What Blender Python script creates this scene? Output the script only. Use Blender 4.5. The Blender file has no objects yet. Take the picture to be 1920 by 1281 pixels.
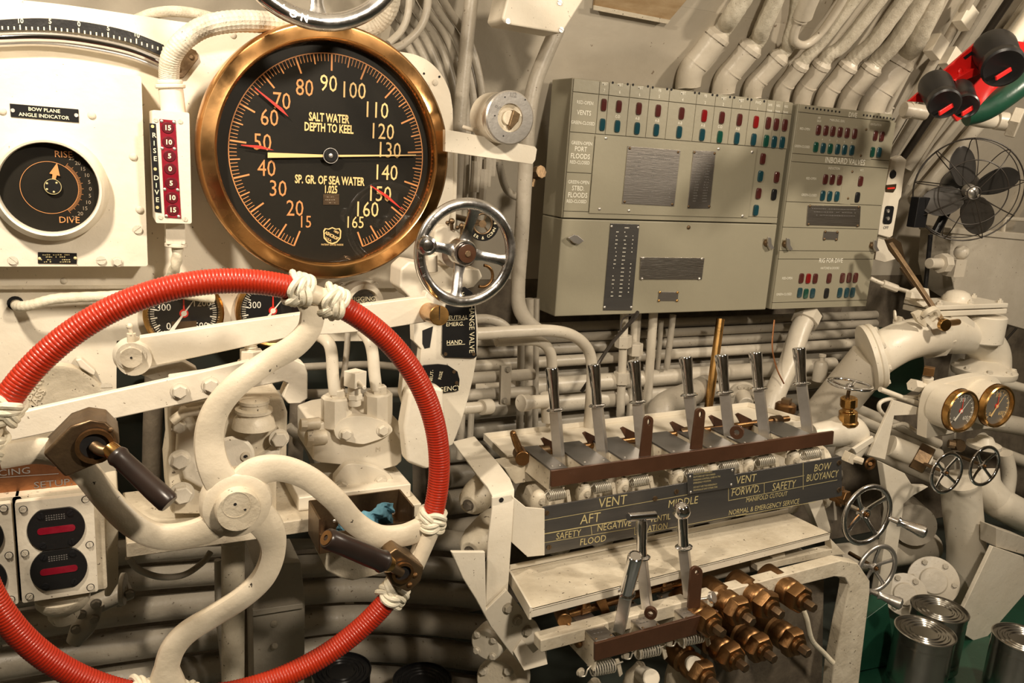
import bpy, bmesh, math, random
from mathutils import Vector, Matrix, Quaternion
from mathutils.geometry import tessellate_polygon
random.seed(7)
PI=math.pi; C=bpy.context.scene.collection
# ---------------- camera (calibrated from the photograph's vanishing points) ----------------
F=1557.0; CAM=Vector((0,0,1.55))
dX=Vector((0.89786696,-0.04221945,0.43823789)); dD=Vector((-0.06454801,0.97201208,0.22588951)); dY=Vector((-0.43550945,-0.23110611,0.87001235))
R3=Matrix((dX,dY,-dD))                 # world = R3 @ (right, down, forward)
cam=bpy.data.objects.new('camera',bpy.data.cameras.new('camera')); C.objects.link(cam)
cam.data.sensor_width=36; cam.data.lens=F/1920*36; cam.data.clip_start=0.02; cam.data.shift_y=0.0
cr=R3@Vector((1,0,0)); cu=R3@Vector((0,-1,0)); cb=R3@Vector((0,0,-1))
M4=Matrix((cr,cu,cb)).transposed().to_4x4(); M4.translation=CAM; cam.matrix_world=M4
bpy.context.scene.camera=cam
# ---------------- world, lamps, exposure ----------------
sc=bpy.context.scene
w=bpy.data.worlds.new('world'); sc.world=w; w.use_nodes=True
w.node_tree.nodes['Background'].inputs[0].default_value=(1.0,0.86,0.66,1); w.node_tree.nodes['Background'].inputs[1].default_value=0.25
def lamp(loc,target,power,size,col=(1.0,0.86,0.68)):
    l=bpy.data.lights.new('ceiling_lamp','AREA'); l.energy=power; l.shape='DISK'; l.size=size; l.color=col
    o=bpy.data.objects.new('ceiling_lamp_light',l); C.objects.link(o); o.location=loc
    o.rotation_euler=(Vector(target)-Vector(loc)).to_track_quat('-Z','Y').to_euler(); return o
lamp((-0.30,0.78,2.12),(0.0,1.5,1.45),16,0.09)      # lamp over the left gauge board
lamp((0.60,-0.20,2.16),(0.6,1.5,1.0),23,0.14)         # lamp overhead, nearer the middle
lamp((2.2,0.35,2.25),(1.8,1.6,0.9),19,0.14)          # lamp overhead to the right
sc.view_settings.view_transform='Standard'; sc.view_settings.look='None'; sc.view_settings.gamma=1; sc.view_settings.use_curve_mapping=False
sc.view_settings.exposure=0.15
# ---------------- picking points: a pixel of the 1920x1281 photograph on a real plane ----------------
def ray(x,y): return R3@Vector(((x-960)/F,(y-640.5)/F,1.0))
def V(x,y,Y): d=ray(x,y); return CAM+d*(Y/d.y)
def HZ(x,y,Z): d=ray(x,y); return CAM+d*((Z-1.55)/d.z)
def VX(x,y,X): d=ray(x,y); return CAM+d*(X/d.x)
def S(n,x,y,Y): d=ray(x,y); return n*(Y/d.y)/F     # n pixels there, in metres
# ---------------- materials ----------------
MT={}
def nd(nt,t,**k):
    n=nt.nodes.new(t)
    for a,b in k.items():
        if a in n.inputs: n.inputs[a].default_value=b
        else: setattr(n,a,b)
    return n
def mat(name,col,rough=0.5,metal=0.0,col2=None,vs=6.0,bump=0.0,bs=60.0,speck=None,ss=90.0,st=0.68,coat=0.0,trans=0,stretch=None,emit=0,spec=0.5,rv=0.0):
    m=bpy.data.materials.new(name); m.use_nodes=True; nt=m.node_tree; L=nt.links.new
    p=nt.nodes['Principled BSDF']; p.inputs['Base Color'].default_value=(*col,1); p.inputs['Roughness'].default_value=rough; p.inputs['Metallic'].default_value=metal
    p.inputs['Specular IOR Level'].default_value=spec
    if coat: p.inputs['Coat Weight'].default_value=coat; p.inputs['Coat Roughness'].default_value=0.12
    if emit: p.inputs['Emission Color'].default_value=(*col,1); p.inputs['Emission Strength'].default_value=emit
    tc=nd(nt,'ShaderNodeTexCoord'); src=tc.outputs['Object']
    if stretch:
        mp=nd(nt,'ShaderNodeMapping'); mp.inputs['Scale'].default_value=stretch; L(src,mp.inputs[0]); src=mp.outputs[0]
    last=None
    if col2:
        n=nd(nt,'ShaderNodeTexNoise',Scale=vs,Detail=5.0,Roughness=0.65); L(src,n.inputs['Vector'])
        r=nd(nt,'ShaderNodeValToRGB'); r.color_ramp.elements[0].position=0.38; r.color_ramp.elements[1].position=0.66
        r.color_ramp.elements[0].color=(*col,1); r.color_ramp.elements[1].color=(*col2,1); L(n.outputs[0],r.inputs[0]); last=r.outputs[0]
    if speck:
        n=nd(nt,'ShaderNodeTexNoise',Scale=ss,Detail=3.0,Roughness=0.7); L(src,n.inputs['Vector'])
        r=nd(nt,'ShaderNodeValToRGB'); r.color_ramp.elements[0].position=st; r.color_ramp.elements[1].position=st+0.03; L(n.outputs[0],r.inputs[0])
        mx=nd(nt,'ShaderNodeMix',data_type='RGBA'); L(r.outputs[0],mx.inputs[0])
        if last: L(last,mx.inputs[6])
        else: mx.inputs[6].default_value=(*col,1)
        mx.inputs[7].default_value=(*speck,1); last=mx.outputs[2]
    if last: L(last,p.inputs['Base Color'])
    if rv:
        n=nd(nt,'ShaderNodeTexNoise',Scale=vs*2,Detail=4.0); L(src,n.inputs['Vector'])
        r=nd(nt,'ShaderNodeMapRange'); r.inputs[1].default_value=0.35; r.inputs[2].default_value=0.7; r.inputs[3].default_value=rough; r.inputs[4].default_value=rough+rv; L(n.outputs[0],r.inputs[0]); L(r.outputs[0],p.inputs['Roughness'])
    if bump:
        n=nd(nt,'ShaderNodeTexNoise',Scale=bs,Detail=4.0,Roughness=0.6); L(src,n.inputs['Vector'])
        b=nd(nt,'ShaderNodeBump',Strength=bump,Distance=0.002); L(n.outputs[0],b.inputs['Height']); L(b.outputs[0],p.inputs['Normal'])
    MT[name]=m; return m
mat('cream',(0.76,0.70,0.585),0.38,col2=(0.70,0.63,0.51),bump=0.5,bs=40,speck=(0.16,0.12,0.08),ss=140,st=0.69)
mat('cream_worn',(0.70,0.63,0.50),0.45,col2=(0.50,0.43,0.32),vs=9,bump=0.8,bs=60,speck=(0.10,0.075,0.05),ss=110,st=0.655)
mat('cream_wheel',(0.70,0.62,0.49),0.42,col2=(0.62,0.54,0.41),vs=7,bump=0.5,bs=50,speck=(0.05,0.04,0.03),ss=80,st=0.70,stretch=(1,1,1))
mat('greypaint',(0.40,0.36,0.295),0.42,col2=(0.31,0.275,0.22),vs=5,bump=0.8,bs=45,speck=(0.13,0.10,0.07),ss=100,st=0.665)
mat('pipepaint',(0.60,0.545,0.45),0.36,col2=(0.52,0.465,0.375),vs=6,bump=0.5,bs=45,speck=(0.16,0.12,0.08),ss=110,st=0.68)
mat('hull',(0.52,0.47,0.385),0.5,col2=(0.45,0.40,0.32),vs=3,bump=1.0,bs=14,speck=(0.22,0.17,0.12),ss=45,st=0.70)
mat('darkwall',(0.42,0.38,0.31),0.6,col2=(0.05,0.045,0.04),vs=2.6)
mat('dark_brown',(0.20,0.165,0.12),0.7,col2=(0.10,0.08,0.06),vs=12,bump=0.8,bs=60)  # dark brown; puts shade into the colour of the lower far wall
mat('boxpaint',(0.305,0.28,0.205),0.42,col2=(0.285,0.262,0.192),vs=3,bump=0.22,bs=70,speck=(0.5,0.46,0.36),ss=80,st=0.765)
mat('chrome',(0.80,0.80,0.82),0.07,1.0,bump=0.04,bs=40)
mat('chrome_worn',(0.82,0.81,0.80),0.14,1.0,col2=(0.66,0.63,0.60),vs=20,bump=0.25,bs=60,rv=0.2)
mat('steel',(0.68,0.65,0.61),0.34,0.9,col2=(0.54,0.51,0.47),vs=8,bump=0.2,bs=80)
mat('brushed',(0.55,0.51,0.46),0.32,1.0,col2=(0.45,0.41,0.36),vs=5,bump=0.3,bs=30,stretch=(1,1,14))
mat('plate_dark',(0.15,0.145,0.14),0.33,0.75,col2=(0.19,0.18,0.17),vs=6,bump=0.12,bs=90,stretch=(0.4,1,4))
mat('plate_steel',(0.42,0.39,0.36),0.35,0.9,col2=(0.34,0.31,0.28),vs=4,bump=0.15,bs=90,stretch=(0.4,1,5))
mat('brass',(0.62,0.37,0.13),0.22,1.0,col2=(0.44,0.24,0.08),vs=9,bump=0.12,bs=50,rv=0.18)
mat('bezel_brass',(0.74,0.42,0.17),0.15,1.0,col2=(0.50,0.26,0.10),vs=7,bump=0.10,bs=40,rv=0.22)
mat('bronze',(0.34,0.19,0.08),0.34,1.0,col2=(0.19,0.10,0.045),vs=14,bump=0.35,bs=70,rv=0.15)
mat('gunmetal',(0.21,0.14,0.075),0.40,0.85,col2=(0.12,0.08,0.05),vs=14,bump=0.3,bs=80)
mat('copperplate',(0.42,0.19,0.085),0.38,0.9,col2=(0.27,0.12,0.06),vs=12,bump=0.3,bs=120)
mat('brown',(0.085,0.040,0.022),0.30,0.35,col2=(0.12,0.055,0.03),vs=7,bump=0.15,bs=60,speck=(0.3,0.22,0.15),ss=160,st=0.77)
mat('red',(0.41,0.026,0.006),0.36,coat=0.12,spec=0.4,col2=(0.31,0.015,0.005),vs=4,bump=0.25,bs=220)
mat('redpaint',(0.62,0.012,0.010),0.35,coat=0.3,bump=0.1)
mat('black',(0.012,0.0115,0.0115),0.32,bump=0.25,bs=90,speck=(0.22,0.20,0.17),ss=130,st=0.76)
mat('blackplain',(0.012,0.012,0.013),0.28)
mat('darkgrip',(0.018,0.012,0.010),0.30,col2=(0.030,0.019,0.015),vs=10,bump=0.05)
mat('dial',(0.011,0.0095,0.007),0.5,spec=0.15,col2=(0.016,0.014,0.010),vs=5,speck=(0.35,0.30,0.2),ss=240,st=0.80)
mat('hole',(0.006,0.005,0.005),0.8)
mat('gold_ink',(0.86,0.60,0.26),0.6); mat('orange_ink',(0.62,0.27,0.09),0.6); mat('cream_ink',(0.84,0.76,0.52),0.6); mat('pale_ink',(0.80,0.77,0.66),0.6)
mat('dull_ink',(0.30,0.24,0.17),0.6); mat('red_ink',(0.75,0.03,0.015),0.5); mat('brass_ink',(0.66,0.56,0.28),0.45,0.3); mat('grey_ink',(0.16,0.15,0.14),0.6)
mat('lens_red',(0.075,0.018,0.016),0.10,coat=1.0,bump=0.1); mat('lens_red_bright',(0.20,0.008,0.009),0.12,coat=1.0); mat('lens_blue',(0.010,0.050,0.065),0.10,coat=1.0,bump=0.1); mat('lens_green',(0.008,0.065,0.045),0.12,coat=1.0)
mat('crimson',(0.20,0.005,0.016),0.22,coat=0.5,col2=(0.28,0.02,0.035),vs=20); mat('maroon',(0.10,0.006,0.012),0.3)
mat('green',(0.012,0.060,0.034),0.35,coat=0.3,col2=(0.014,0.075,0.045),vs=5,bump=0.3,bs=50)
mat('darkgreen',(0.016,0.045,0.026),0.4,bump=0.3,bs=40)
mat('rope',(0.70,0.65,0.52),0.6,col2=(0.60,0.54,0.41),vs=30,bump=0.5,bs=200)
mat('braid',(0.66,0.61,0.50),0.5,col2=(0.52,0.47,0.37),vs=60,bump=0.6,bs=300,speck=(0.10,0.08,0.05),ss=260,st=0.66)
mat('cloth',(0.11,0.27,0.36),0.9,col2=(0.07,0.19,0.27),vs=30,bump=0.8,bs=120)
mat('tin',(0.56,0.54,0.50),0.22,1.0,col2=(0.46,0.44,0.40),vs=12,bump=0.06)
mat('rubber',(0.014,0.013,0.013),0.36,bump=0.1)
mat('wood',(0.30,0.15,0.05),0.5,col2=(0.17,0.08,0.025),vs=6,bump=0.3,bs=40,stretch=(4,4,0.5))
mat('paper',(0.30,0.20,0.10),0.7,col2=(0.42,0.31,0.18),vs=10,stretch=(1,1,5))
mat('fanblade',(0.060,0.055,0.05),0.35,0.5); mat('wire',(0.035,0.028,0.022),0.4,0.3)
mat('spring',(0.62,0.58,0.49),0.42,0.6); mat('greydial',(0.15,0.14,0.12),0.4); mat('deckdark',(0.045,0.055,0.045),0.5,col2=(0.03,0.035,0.03)); mat('recess',(0.035,0.035,0.028),0.6,col2=(0.02,0.03,0.022),vs=7)  # the last one is near-black paint standing in for shade in the gaps
mat('clear',(0,0,0))
def glassmat():
    m=MT['clear']; nt=m.node_tree; nt.nodes.clear(); L=nt.links.new
    o=nd(nt,'ShaderNodeOutputMaterial'); t=nd(nt,'ShaderNodeBsdfTransparent'); g=nd(nt,'ShaderNodeBsdfGlossy',Roughness=0.02); w_=nd(nt,'ShaderNodeLayerWeight',Blend=0.5); pw=nd(nt,'ShaderNodeMath',operation='POWER'); pw.inputs[1].default_value=4.0; f=nd(nt,'ShaderNodeMath',operation='MULTIPLY_ADD'); f.inputs[1].default_value=0.7; f.inputs[2].default_value=0.045; L(w_.outputs['Facing'],pw.inputs[0]); L(pw.outputs[0],f.inputs[0]); x=nd(nt,'ShaderNodeMixShader')
    L(f.outputs[0],x.inputs[0]); L(t.outputs[0],x.inputs[1]); L(g.outputs[0],x.inputs[2]); L(x.outputs[0],o.inputs[0])
glassmat()
# ---------------- mesh building ----------------
def frame(ax,up=None):
    z=Vector(ax).normalized(); u=Vector(up) if up is not None else (Vector((0,0,1)) if abs(z.z)<0.9 else Vector((1,0,0)))
    x=u.cross(z)
    if x.length<1e-6: x=Vector((1,0,0)).cross(z)
    x.normalize(); y=z.cross(x); return Matrix((x,y,z)).transposed()
class B:
    def __init__(s): s.v=[]; s.f=[]
    def add(s,vs,fs):
        n=len(s.v); s.v+= [Vector(v) for v in vs]; s.f+=[tuple(i+n for i in f) for f in fs]; return s
    def box(s,c,sz,rot=None,ax=None):
        c=Vector(c); h=Vector(sz)/2; M=rot or Matrix.Identity(3)
        vs=[c+M@Vector((h.x*i,h.y*j,h.z*k)) for i in(-1,1) for j in(-1,1) for k in(-1,1)]
        return s.add(vs,[(0,1,3,2),(4,6,7,5),(0,4,5,1),(2,3,7,6),(0,2,6,4),(1,5,7,3)])
    def bar(s,p0,p1,w,t,up=(0,-1,0)):          # bar between two points: w across, t along "up"
        p0=Vector(p0);p1=Vector(p1); d=p1-p0; M=frame(d,up); # M.y ~ up
        return s.box((p0+p1)/2,(w,t,d.length),M)
    def lathe(s,prof,o,ax,n=24,up=None):
        o=Vector(o); M=frame(ax,up); vs=[]; fs=[]; m=len(prof); ids=[]
        for r,h in prof:
            if r<=1e-6: ids.append([len(vs)]); vs.append(o+M@Vector((0,0,h)))
            else:
                ids.append(list(range(len(vs),len(vs)+n)))
                vs+=[o+M@Vector((r*math.cos(2*PI*i/n),r*math.sin(2*PI*i/n),h)) for i in range(n)]
        for a,b in zip(ids,ids[1:]):
            for i in range(n):
                j=(i+1)%n
                if len(a)==1 and len(b)==1: continue
                if len(a)==1: fs.append((a[0],b[i],b[j]))
                elif len(b)==1: fs.append((a[i],b[0],a[j]))
                else: fs.append((a[i],b[i],b[j],a[j]))
        return s.add(vs,fs)
    def cyl(s,p0,p1,r,r1=None,n=20,ch=0.0,up=None):
        p0=Vector(p0);p1=Vector(p1);L=(p1-p0).length; r1=r if r1 is None else r1
        if ch: pr=[(0,0),(r-ch,0),(r,ch),(r1,L-ch),(r1-ch,L),(0,L)]
        else: pr=[(0,0),(r,0),(r1,L),(0,L)]
        return s.lathe(pr,p0,p1-p0,n,up)
    def ring(s,p,ax,ro,ri,h,n=40):
        return s.lathe([(ri,0),(ro,0),(ro,h),(ri,h),(ri,0)],p,ax,n)
    def sphere(s,c,r,n=14,sq=(1,1,1)):
        c=Vector(c); k=len(s.v); s.lathe([(r*math.sin(PI*i/n) if 0<i<n else 0,-r*math.cos(PI*i/n)) for i in range(n+1)],(0,0,0),(0,0,1),n*2)
        for i in range(k,len(s.v)): v=s.v[i]; s.v[i]=Vector((v.x*sq[0],v.y*sq[1],v.z*sq[2]))+c
        return s
    def torus(s,c,ax,R,r,n=64,m=12,sq=1.0,a0=0,a1=None):
        M=frame(ax); c=Vector(c); cl=a1 is None; a1=2*PI if cl else a1; k=n if cl else n+1
        vs=[];fs=[]
        for i in range(k):
            a=a0+(a1-a0)*i/n
            for j in range(m):
                b=2*PI*j/m; rr=R+r*math.cos(b); vs.append(c+M@Vector((rr*math.cos(a),rr*math.sin(a),sq*r*math.sin(b))))
        for i in range(n):
            i2=(i+1)%k
            for j in range(m): j2=(j+1)%m; fs.append((i*m+j,i2*m+j,i2*m+j2,i*m+j2))
        return s.add(vs,fs)
    def tube(s,pts,r,n=12,sub=6,closed=False,sec=None,fix=None,rf=None,cap=True,smooth=True,wv=None):
        P=[Vector(p) for p in pts]
        if smooth and len(P)>2: Q,T=spline(P,sub,closed)
        else: Q=P; T=[i/(len(P)-1) for i in range(len(P))]
        rs=[]
        for t in T:
            if isinstance(r,(list,tuple)):
                x=t*(len(r)-1); i=min(int(x),len(r)-2); rr=r[i]+(r[i+1]-r[i])*(x-i)
            else: rr=r
            rs.append(rr)
        K=len(Q); vs=[];fs=[]; nrm=None
        for i,q in enumerate(Q):
            if closed: d=Q[(i+1)%K]-Q[i-1]
            else: d=Q[min(i+1,K-1)]-Q[max(i-1,0)]
            d=d.normalized() if d.length>1e-9 else Vector((0,0,1))
            if fix is not None: u=Vector(fix)
            elif nrm is None: u=Vector((0,0,1)) if abs(d.z)<0.9 else Vector((1,0,0))
            else: u=nrm
            u=(u-d*u.dot(d)); u.normalize(); nrm=u; v=d.cross(u)
            R_=rs[i]*(rf(i,T[i]) if rf else 1)
            if sec: vs+=[q+u*a+v*(b*R_) for a,b in sec]
            else: vs+=[q+(u*math.cos(2*PI*j/n)+v*math.sin(2*PI*j/n))*(R_*(wv(i,j) if wv else 1)) for j in range(n)]
        m=len(sec) if sec else n
        for i in range(K if closed else K-1):
            i2=(i+1)%K
            for j in range(m): j2=(j+1)%m; fs.append((i*m+j,i2*m+j,i2*m+j2,i*m+j2))
        if not closed and cap: fs.append(tuple(range(m))); fs.append(tuple(range((K-1)*m,K*m)))
        return s.add(vs,fs)
    def prism(s,loops,vec):                    # loops: [outer, hole, hole...] coplanar; extruded along vec
        vec=Vector(vec); L=[[Vector(p) for p in l] for l in loops]; flat=[p for l in L for p in l]
        tris=tessellate_polygon(L); n=len(flat)
        if len(L)==1 and n<5: fs=[tuple(range(n)),tuple(range(2*n-1,n-1,-1))]
        else: fs=[tuple(t) for t in tris]+[tuple(i+n for i in t[::-1]) for t in tris]
        k=0
        for l in L:
            m=len(l)
            for i in range(m): j=(i+1)%m; fs.append((k+i,k+j,n+k+j,n+k+i))
            k+=m
        return s.add(flat+[p+vec for p in flat],fs)
    def slab(s,px,Y,t,holes=()):               # outline picked on the plane y=Y, t thick into the wall
        return s.prism([[V(x,y,Y) for x,y in l] for l in (px,*holes)],(0,t,0))
    def spring(s,p0,p1,R,r,turns,n=7):
        p0=Vector(p0);p1=Vector(p1); M=frame(p1-p0); L=(p1-p0).length; k=turns*12
        return s.tube([p0+M@Vector((R*math.cos(2*PI*i/12),R*math.sin(2*PI*i/12),L*i/k)) for i in range(k+1)],r,n=n,smooth=False)
    def text(s,t,size,o,ex=(1,0,0),ey=(0,0,1),sx=1.0,al='CENTER',bold=0.0,off=0.0005):
        cu=bpy.data.curves.new('t','FONT'); cu.body=t; cu.size=1; cu.align_x=al; cu.align_y='CENTER'; cu.resolution_u=2; cu.offset=bold
        ob=bpy.data.objects.new('t',cu); me=ob.to_mesh(); ex=Vector(ex).normalized(); ey=Vector(ey).normalized(); nz=ex.cross(ey); o=Vector(o)+nz*off
        s.add([o+ex*(v.co.x*size*sx)+ey*(v.co.y*size) for v in me.vertices],[tuple(p.vertices) for p in me.polygons])
        ob.to_mesh_clear(); bpy.data.objects.remove(ob); bpy.data.curves.remove(cu); return s
    def quad(s,a,b,c,d): return s.add([a,b,c,d],[(0,1,2,3)])
def spline(P,sub,closed=False):
    Q=[];T=[];n=len(P); segs=n if closed else n-1
    for i in range(segs):
        p1=P[i];p2=P[(i+1)%n]
        p0=P[i-1] if (closed or i>0) else p1+(p1-p2); p3=P[(i+2)%n] if (closed or i+2<n) else p2+(p2-p1)
        for k in range(sub):
            t=k/sub; Q.append(0.5*((2*p1)+(p2-p0)*t+(2*p0-5*p1+4*p2-p3)*t*t+(3*p1-p0-3*p2+p3)*t**3)); T.append((i+t)/segs)
    if not closed: Q.append(P[-1]); T.append(1.0)
    return Q,T
ORG={}
def mesh(name,b,o,m,ang=38,flat=False):
    me=bpy.data.meshes.new(name); me.from_pydata([v-o for v in b.v],[],b.f)
    bm=bmesh.new(); bm.from_mesh(me); bmesh.ops.remove_doubles(bm,verts=bm.verts,dist=1e-6)
    if not flat: bmesh.ops.recalc_face_normals(bm,faces=bm.faces)
    ca=math.radians(ang)
    for f in bm.faces: f.smooth=not flat
    for e in bm.edges:
        if len(e.link_faces)==2:
            if e.calc_face_angle(0)>ca: e.smooth=False
    bm.to_mesh(me); bm.free(); me.materials.append(MT[m]); return me
def tag(o,label=None,cat=None,group=None,kind=None):
    if label:o['label']=label
    if cat:o['category']=cat
    if group:o['group']=group
    if kind:o['kind']=kind
    return o
def O(name,b,m,parent=None,label=None,cat=None,group=None,kind=None,bev=0,ang=38,flat=False):
    if parent is None:
        lo=Vector([min(v[i] for v in b.v) for i in range(3)]); hi=Vector([max(v[i] for v in b.v) for i in range(3)])
        org=Vector(((lo.x+hi.x)/2,(lo.y+hi.y)/2,lo.z))
    else: org=ORG[parent]
    o=bpy.data.objects.new(name,mesh(name,b,org,m,ang,flat)); C.objects.link(o); ORG[o]=org
    if parent is None: o.location=org
    else: o.parent=parent
    if bev:
        md=o.modifiers.new('bevel','BEVEL'); md.width=bev; md.segments=2; md.limit_method='ANGLE'; md.angle_limit=math.radians(40); md.harden_normals=True
    return tag(o,label,cat,group,kind)
def E(name,label,cat,loc,group=None,kind=None):
    o=bpy.data.objects.new(name,None); C.objects.link(o); o.location=loc; o.empty_display_size=0.02; ORG[o]=Vector(loc); return tag(o,label,cat,group,kind)
def dup(o,loc=None,parent=None,rot=None,label=None):
    c=o.copy(); C.objects.link(c)
    if parent is not None: c.parent=parent
    if loc is not None: c.location=loc; ORG[c]=Vector(loc)
    if rot is not None: c.rotation_euler=rot
    if label: c['label']=label
    for ch in list(o.children): dup(ch,parent=c)
    return c
STM={}
def stamp(kind,parent,pos,ax=(0,-1,0),size=0.004,m='cream',name=None,spin=0.0,label=None):
    key=(kind,m)
    if key not in STM:
        b=B(); Z=(0,0,1)
        if kind=='hex_bolt': b.lathe([(0,0),(1.25,0),(1.25,0.15),(0,0.15)],(0,0,0),Z,20); b.lathe([(0,0.1),(1,0.1),(1,0.72),(0.86,0.85),(0,0.85)],(0,0,0),Z,6)
        elif kind=='nut': b.lathe([(0,0),(1,0),(1,0.75),(0.85,0.85),(0,0.85)],(0,0,0),Z,6); b.lathe([(0,0.8),(0.5,0.8),(0.5,1.3),(0.4,1.4),(0,1.4)],(0,0,0),Z,14)
        elif kind=='rivet': b.lathe([(1,0),(0.95,0.25),(0.7,0.5),(0.35,0.62),(0,0.66)],(0,0,0),Z,14)
        elif kind=='screw':
            for sg in(-1,1):
                pts=[Vector((math.cos(a),math.sin(a),0)) for a in [sg*PI/2+t for t in [-PI/2*0.93+PI*0.93*i/9 for i in range(10)]]]
                b.prism([[p+Vector((0,0,0.0)) for p in pts]],(0,0,0.34))
            b.lathe([(0,0.0),(0.97,0),(0.97,0.16),(0,0.16)],(0,0,0),Z,20)
        elif kind=='socket': b.lathe([(1,0),(0.95,0.35),(0.5,0.42),(0.45,0.1),(0,0.1)],(0,0,0),Z,18)
        elif kind=='hole': b.lathe([(1,0),(0,0.02)],(0,0,0),Z,16)
        STM[key]=mesh(kind,b,Vector(),m,30)
    nm={'hex_bolt':'bolt','hole':'hole'}.get(kind,kind)
    o=bpy.data.objects.new(name or nm,STM[key]); C.objects.link(o); o.parent=parent; o.location=Vector(pos)-ORG[parent]; o.scale=(size,)*3
    o.rotation_euler=(frame(ax)@Matrix.Rotation(spin,3,'Z')).to_euler(); ORG[o]=Vector(pos)
    if label:o['label']=label
    return o
ORD=['first','second','third','fourth','fifth','sixth','seventh','eighth','ninth','tenth','eleventh','twelfth','thirteenth','fourteenth']
YN=(0,-1,0)
def arc2(cx,cy,r,a0,a1,n): return [(cx+r*math.cos(math.radians(a0+(a1-a0)*i/n)),cy-r*math.sin(math.radians(a0+(a1-a0)*i/n))) for i in range(n+1)]
def rrect(x0,z0,x1,z1,r,Y,n=4):
    pts=[]
    for cx_,cz,a in((x1-r,z1-r,0),(x0+r,z1-r,90),(x0+r,z0+r,180),(x1-r,z0+r,270)):
        for i in range(n+1): t=math.radians(a+90*i/n); pts.append(Vector((cx_+r*math.cos(t),Y,cz+r*math.sin(t))))
    return pts
def circ(c,r,Y,n=24): return [Vector((c.x+r*math.cos(2*PI*i/n),Y,c.z+r*math.sin(2*PI*i/n))) for i in range(n)]
# ================= the room =================
HC=(0.35,0.85); HR=1.70
def hully(z): return HC[0]+math.sqrt(max(0,HR*HR-(z-HC[1])**2))
def hullarc(name,a0,a1,m,kind='structure'):
    b=B(); n=28; X0,X1=-1.7,4.6; vs=[]; fs=[]
    for i in range(n+1):
        a=math.radians(a0+(a1-a0)*i/n)
        for r in (HR,HR+0.03):
            for x in (X0,X1): vs.append((x,HC[0]+r*math.cos(a),HC[1]+r*math.sin(a)))
    for i in range(n):
        k=i*4; fs+=[(k,k+1,k+5,k+4),(k+2,k+6,k+7,k+3),(k,k+4,k+6,k+2),(k+1,k+3,k+7,k+5)]
    fs+=[(0,2,3,1),(n*4,n*4+1,n*4+3,n*4+2)]
    b.add(vs,fs); return O(name,b,m,kind='structure')
hullarc('wall_far',12,38,'hull'); hullarc('wall_far_lower',-20.6,11.99,'dark_brown'); hullarc('ceiling',38.01,110,'hull'); hullarc('wall_near',110.01,200.6,'darkwall')  # lower far wall painted darker: shade behind the pipes put into its colour
b=B(); b.box((1.45,0.35,0.235),(6.3,3.2,0.03)); O('floor',b,'deckdark',kind='structure')
for nm,x in(('wall_left',-1.72),('wall_right',4.62)):
    b=B(); b.lathe([(0,0),(HR,0),(HR,0.03),(0,0.03)],(x-0.015,HC[0],HC[1]),(1,0,0),48); O(nm,b,'hull',kind='structure')
# ring frames of the hull
for i,x in enumerate((0.55,2.30,2.95,-0.25)):
    b=B(); vs=[];fs=[];n=30
    for k in range(n+1):
        a=math.radians(-18+80*k/n)
        for r,xx in((HR+0.005,x-0.006),(HR-0.05,x-0.006),(HR-0.05,x+0.006),(HR+0.005,x+0.006)): vs.append((xx,HC[0]+r*math.cos(a),HC[1]+r*math.sin(a)))
    for k in range(n):
        for j in range(4): fs.append((k*4+j,k*4+(j+1)%4,k*4+4+(j+1)%4,k*4+4+j))
    fs+=[(0,1,2,3),(n*4,n*4+3,n*4+2,n*4+1)]; b.add(vs,fs); O('trim_%d'%(i+1),b,'hull',kind='structure')
# ================= left gauge board =================
def spl(px,sub=5): return [(v.x,v.y) for v in spline([Vector((x,y,0)) for x,y in px],sub)[0]]
top=spl([(-90,-14),(0,-4),(130,10),(320,38),(480,60),(640,86),(750,97),(792,108),(822,132),(842,168),(849,205)],4)
b=B(); b.slab(top+[(850,300),(849,380),(835,440),(800,505),(760,540),(-90,540)],1.50,0.012)
board=O('gauge_board',b,'cream',label='large cream gauge board behind the brass depth gauge, rounded at its top right',cat='panel',bev=0.0015)
b=B(); b.slab([(-90,541),(760,541),(760,560),(730,570),(690,640),(560,640),(550,622),(240,636),(219,640),(217,1080),(-90,1080)],1.512,0.010)
low=O('lower_board',b,'cream',label='lower cream board with the two small pressure gauges below the seam',cat='panel',bev=0.001)
for x,y in((120,527),(437,66),(800,160),(816,155)): stamp('rivet',board,V(x,y,1.4995),size=S(6,x,y,1.5),m='cream')
for x,y in((795,138),(824,144)): stamp('hole',board,V(x,y,1.4992),size=S(2.2,x,y,1.5),m='hole')
b=B(); b.slab([(-90,537),(345,535),(345,541),(-90,543)],1.496,0.004); O('seam_strip',b,'cream_worn',board)
stamp('hole',low,V(29,569,1.5112),size=S(14,29,569,1.5),m='hole')
b=B(); b.tube([V(30,571,1.515),V(36,575,1.47),V(60,572,1.455),V(110,560,1.45),V(210,555,1.45),V(300,548,1.46),V(400,560,1.48)],S(10,100,565,1.45),n=16,sub=14,wv=lambda i,j:1+0.07*math.sin(j*PI/2+i*0.9)*math.cos(j*PI/2-i*0.9))
O('braided_cable',b,'rope',label='cream braided cable coming out of the hole in the lower board at far left',cat='cable')
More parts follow.
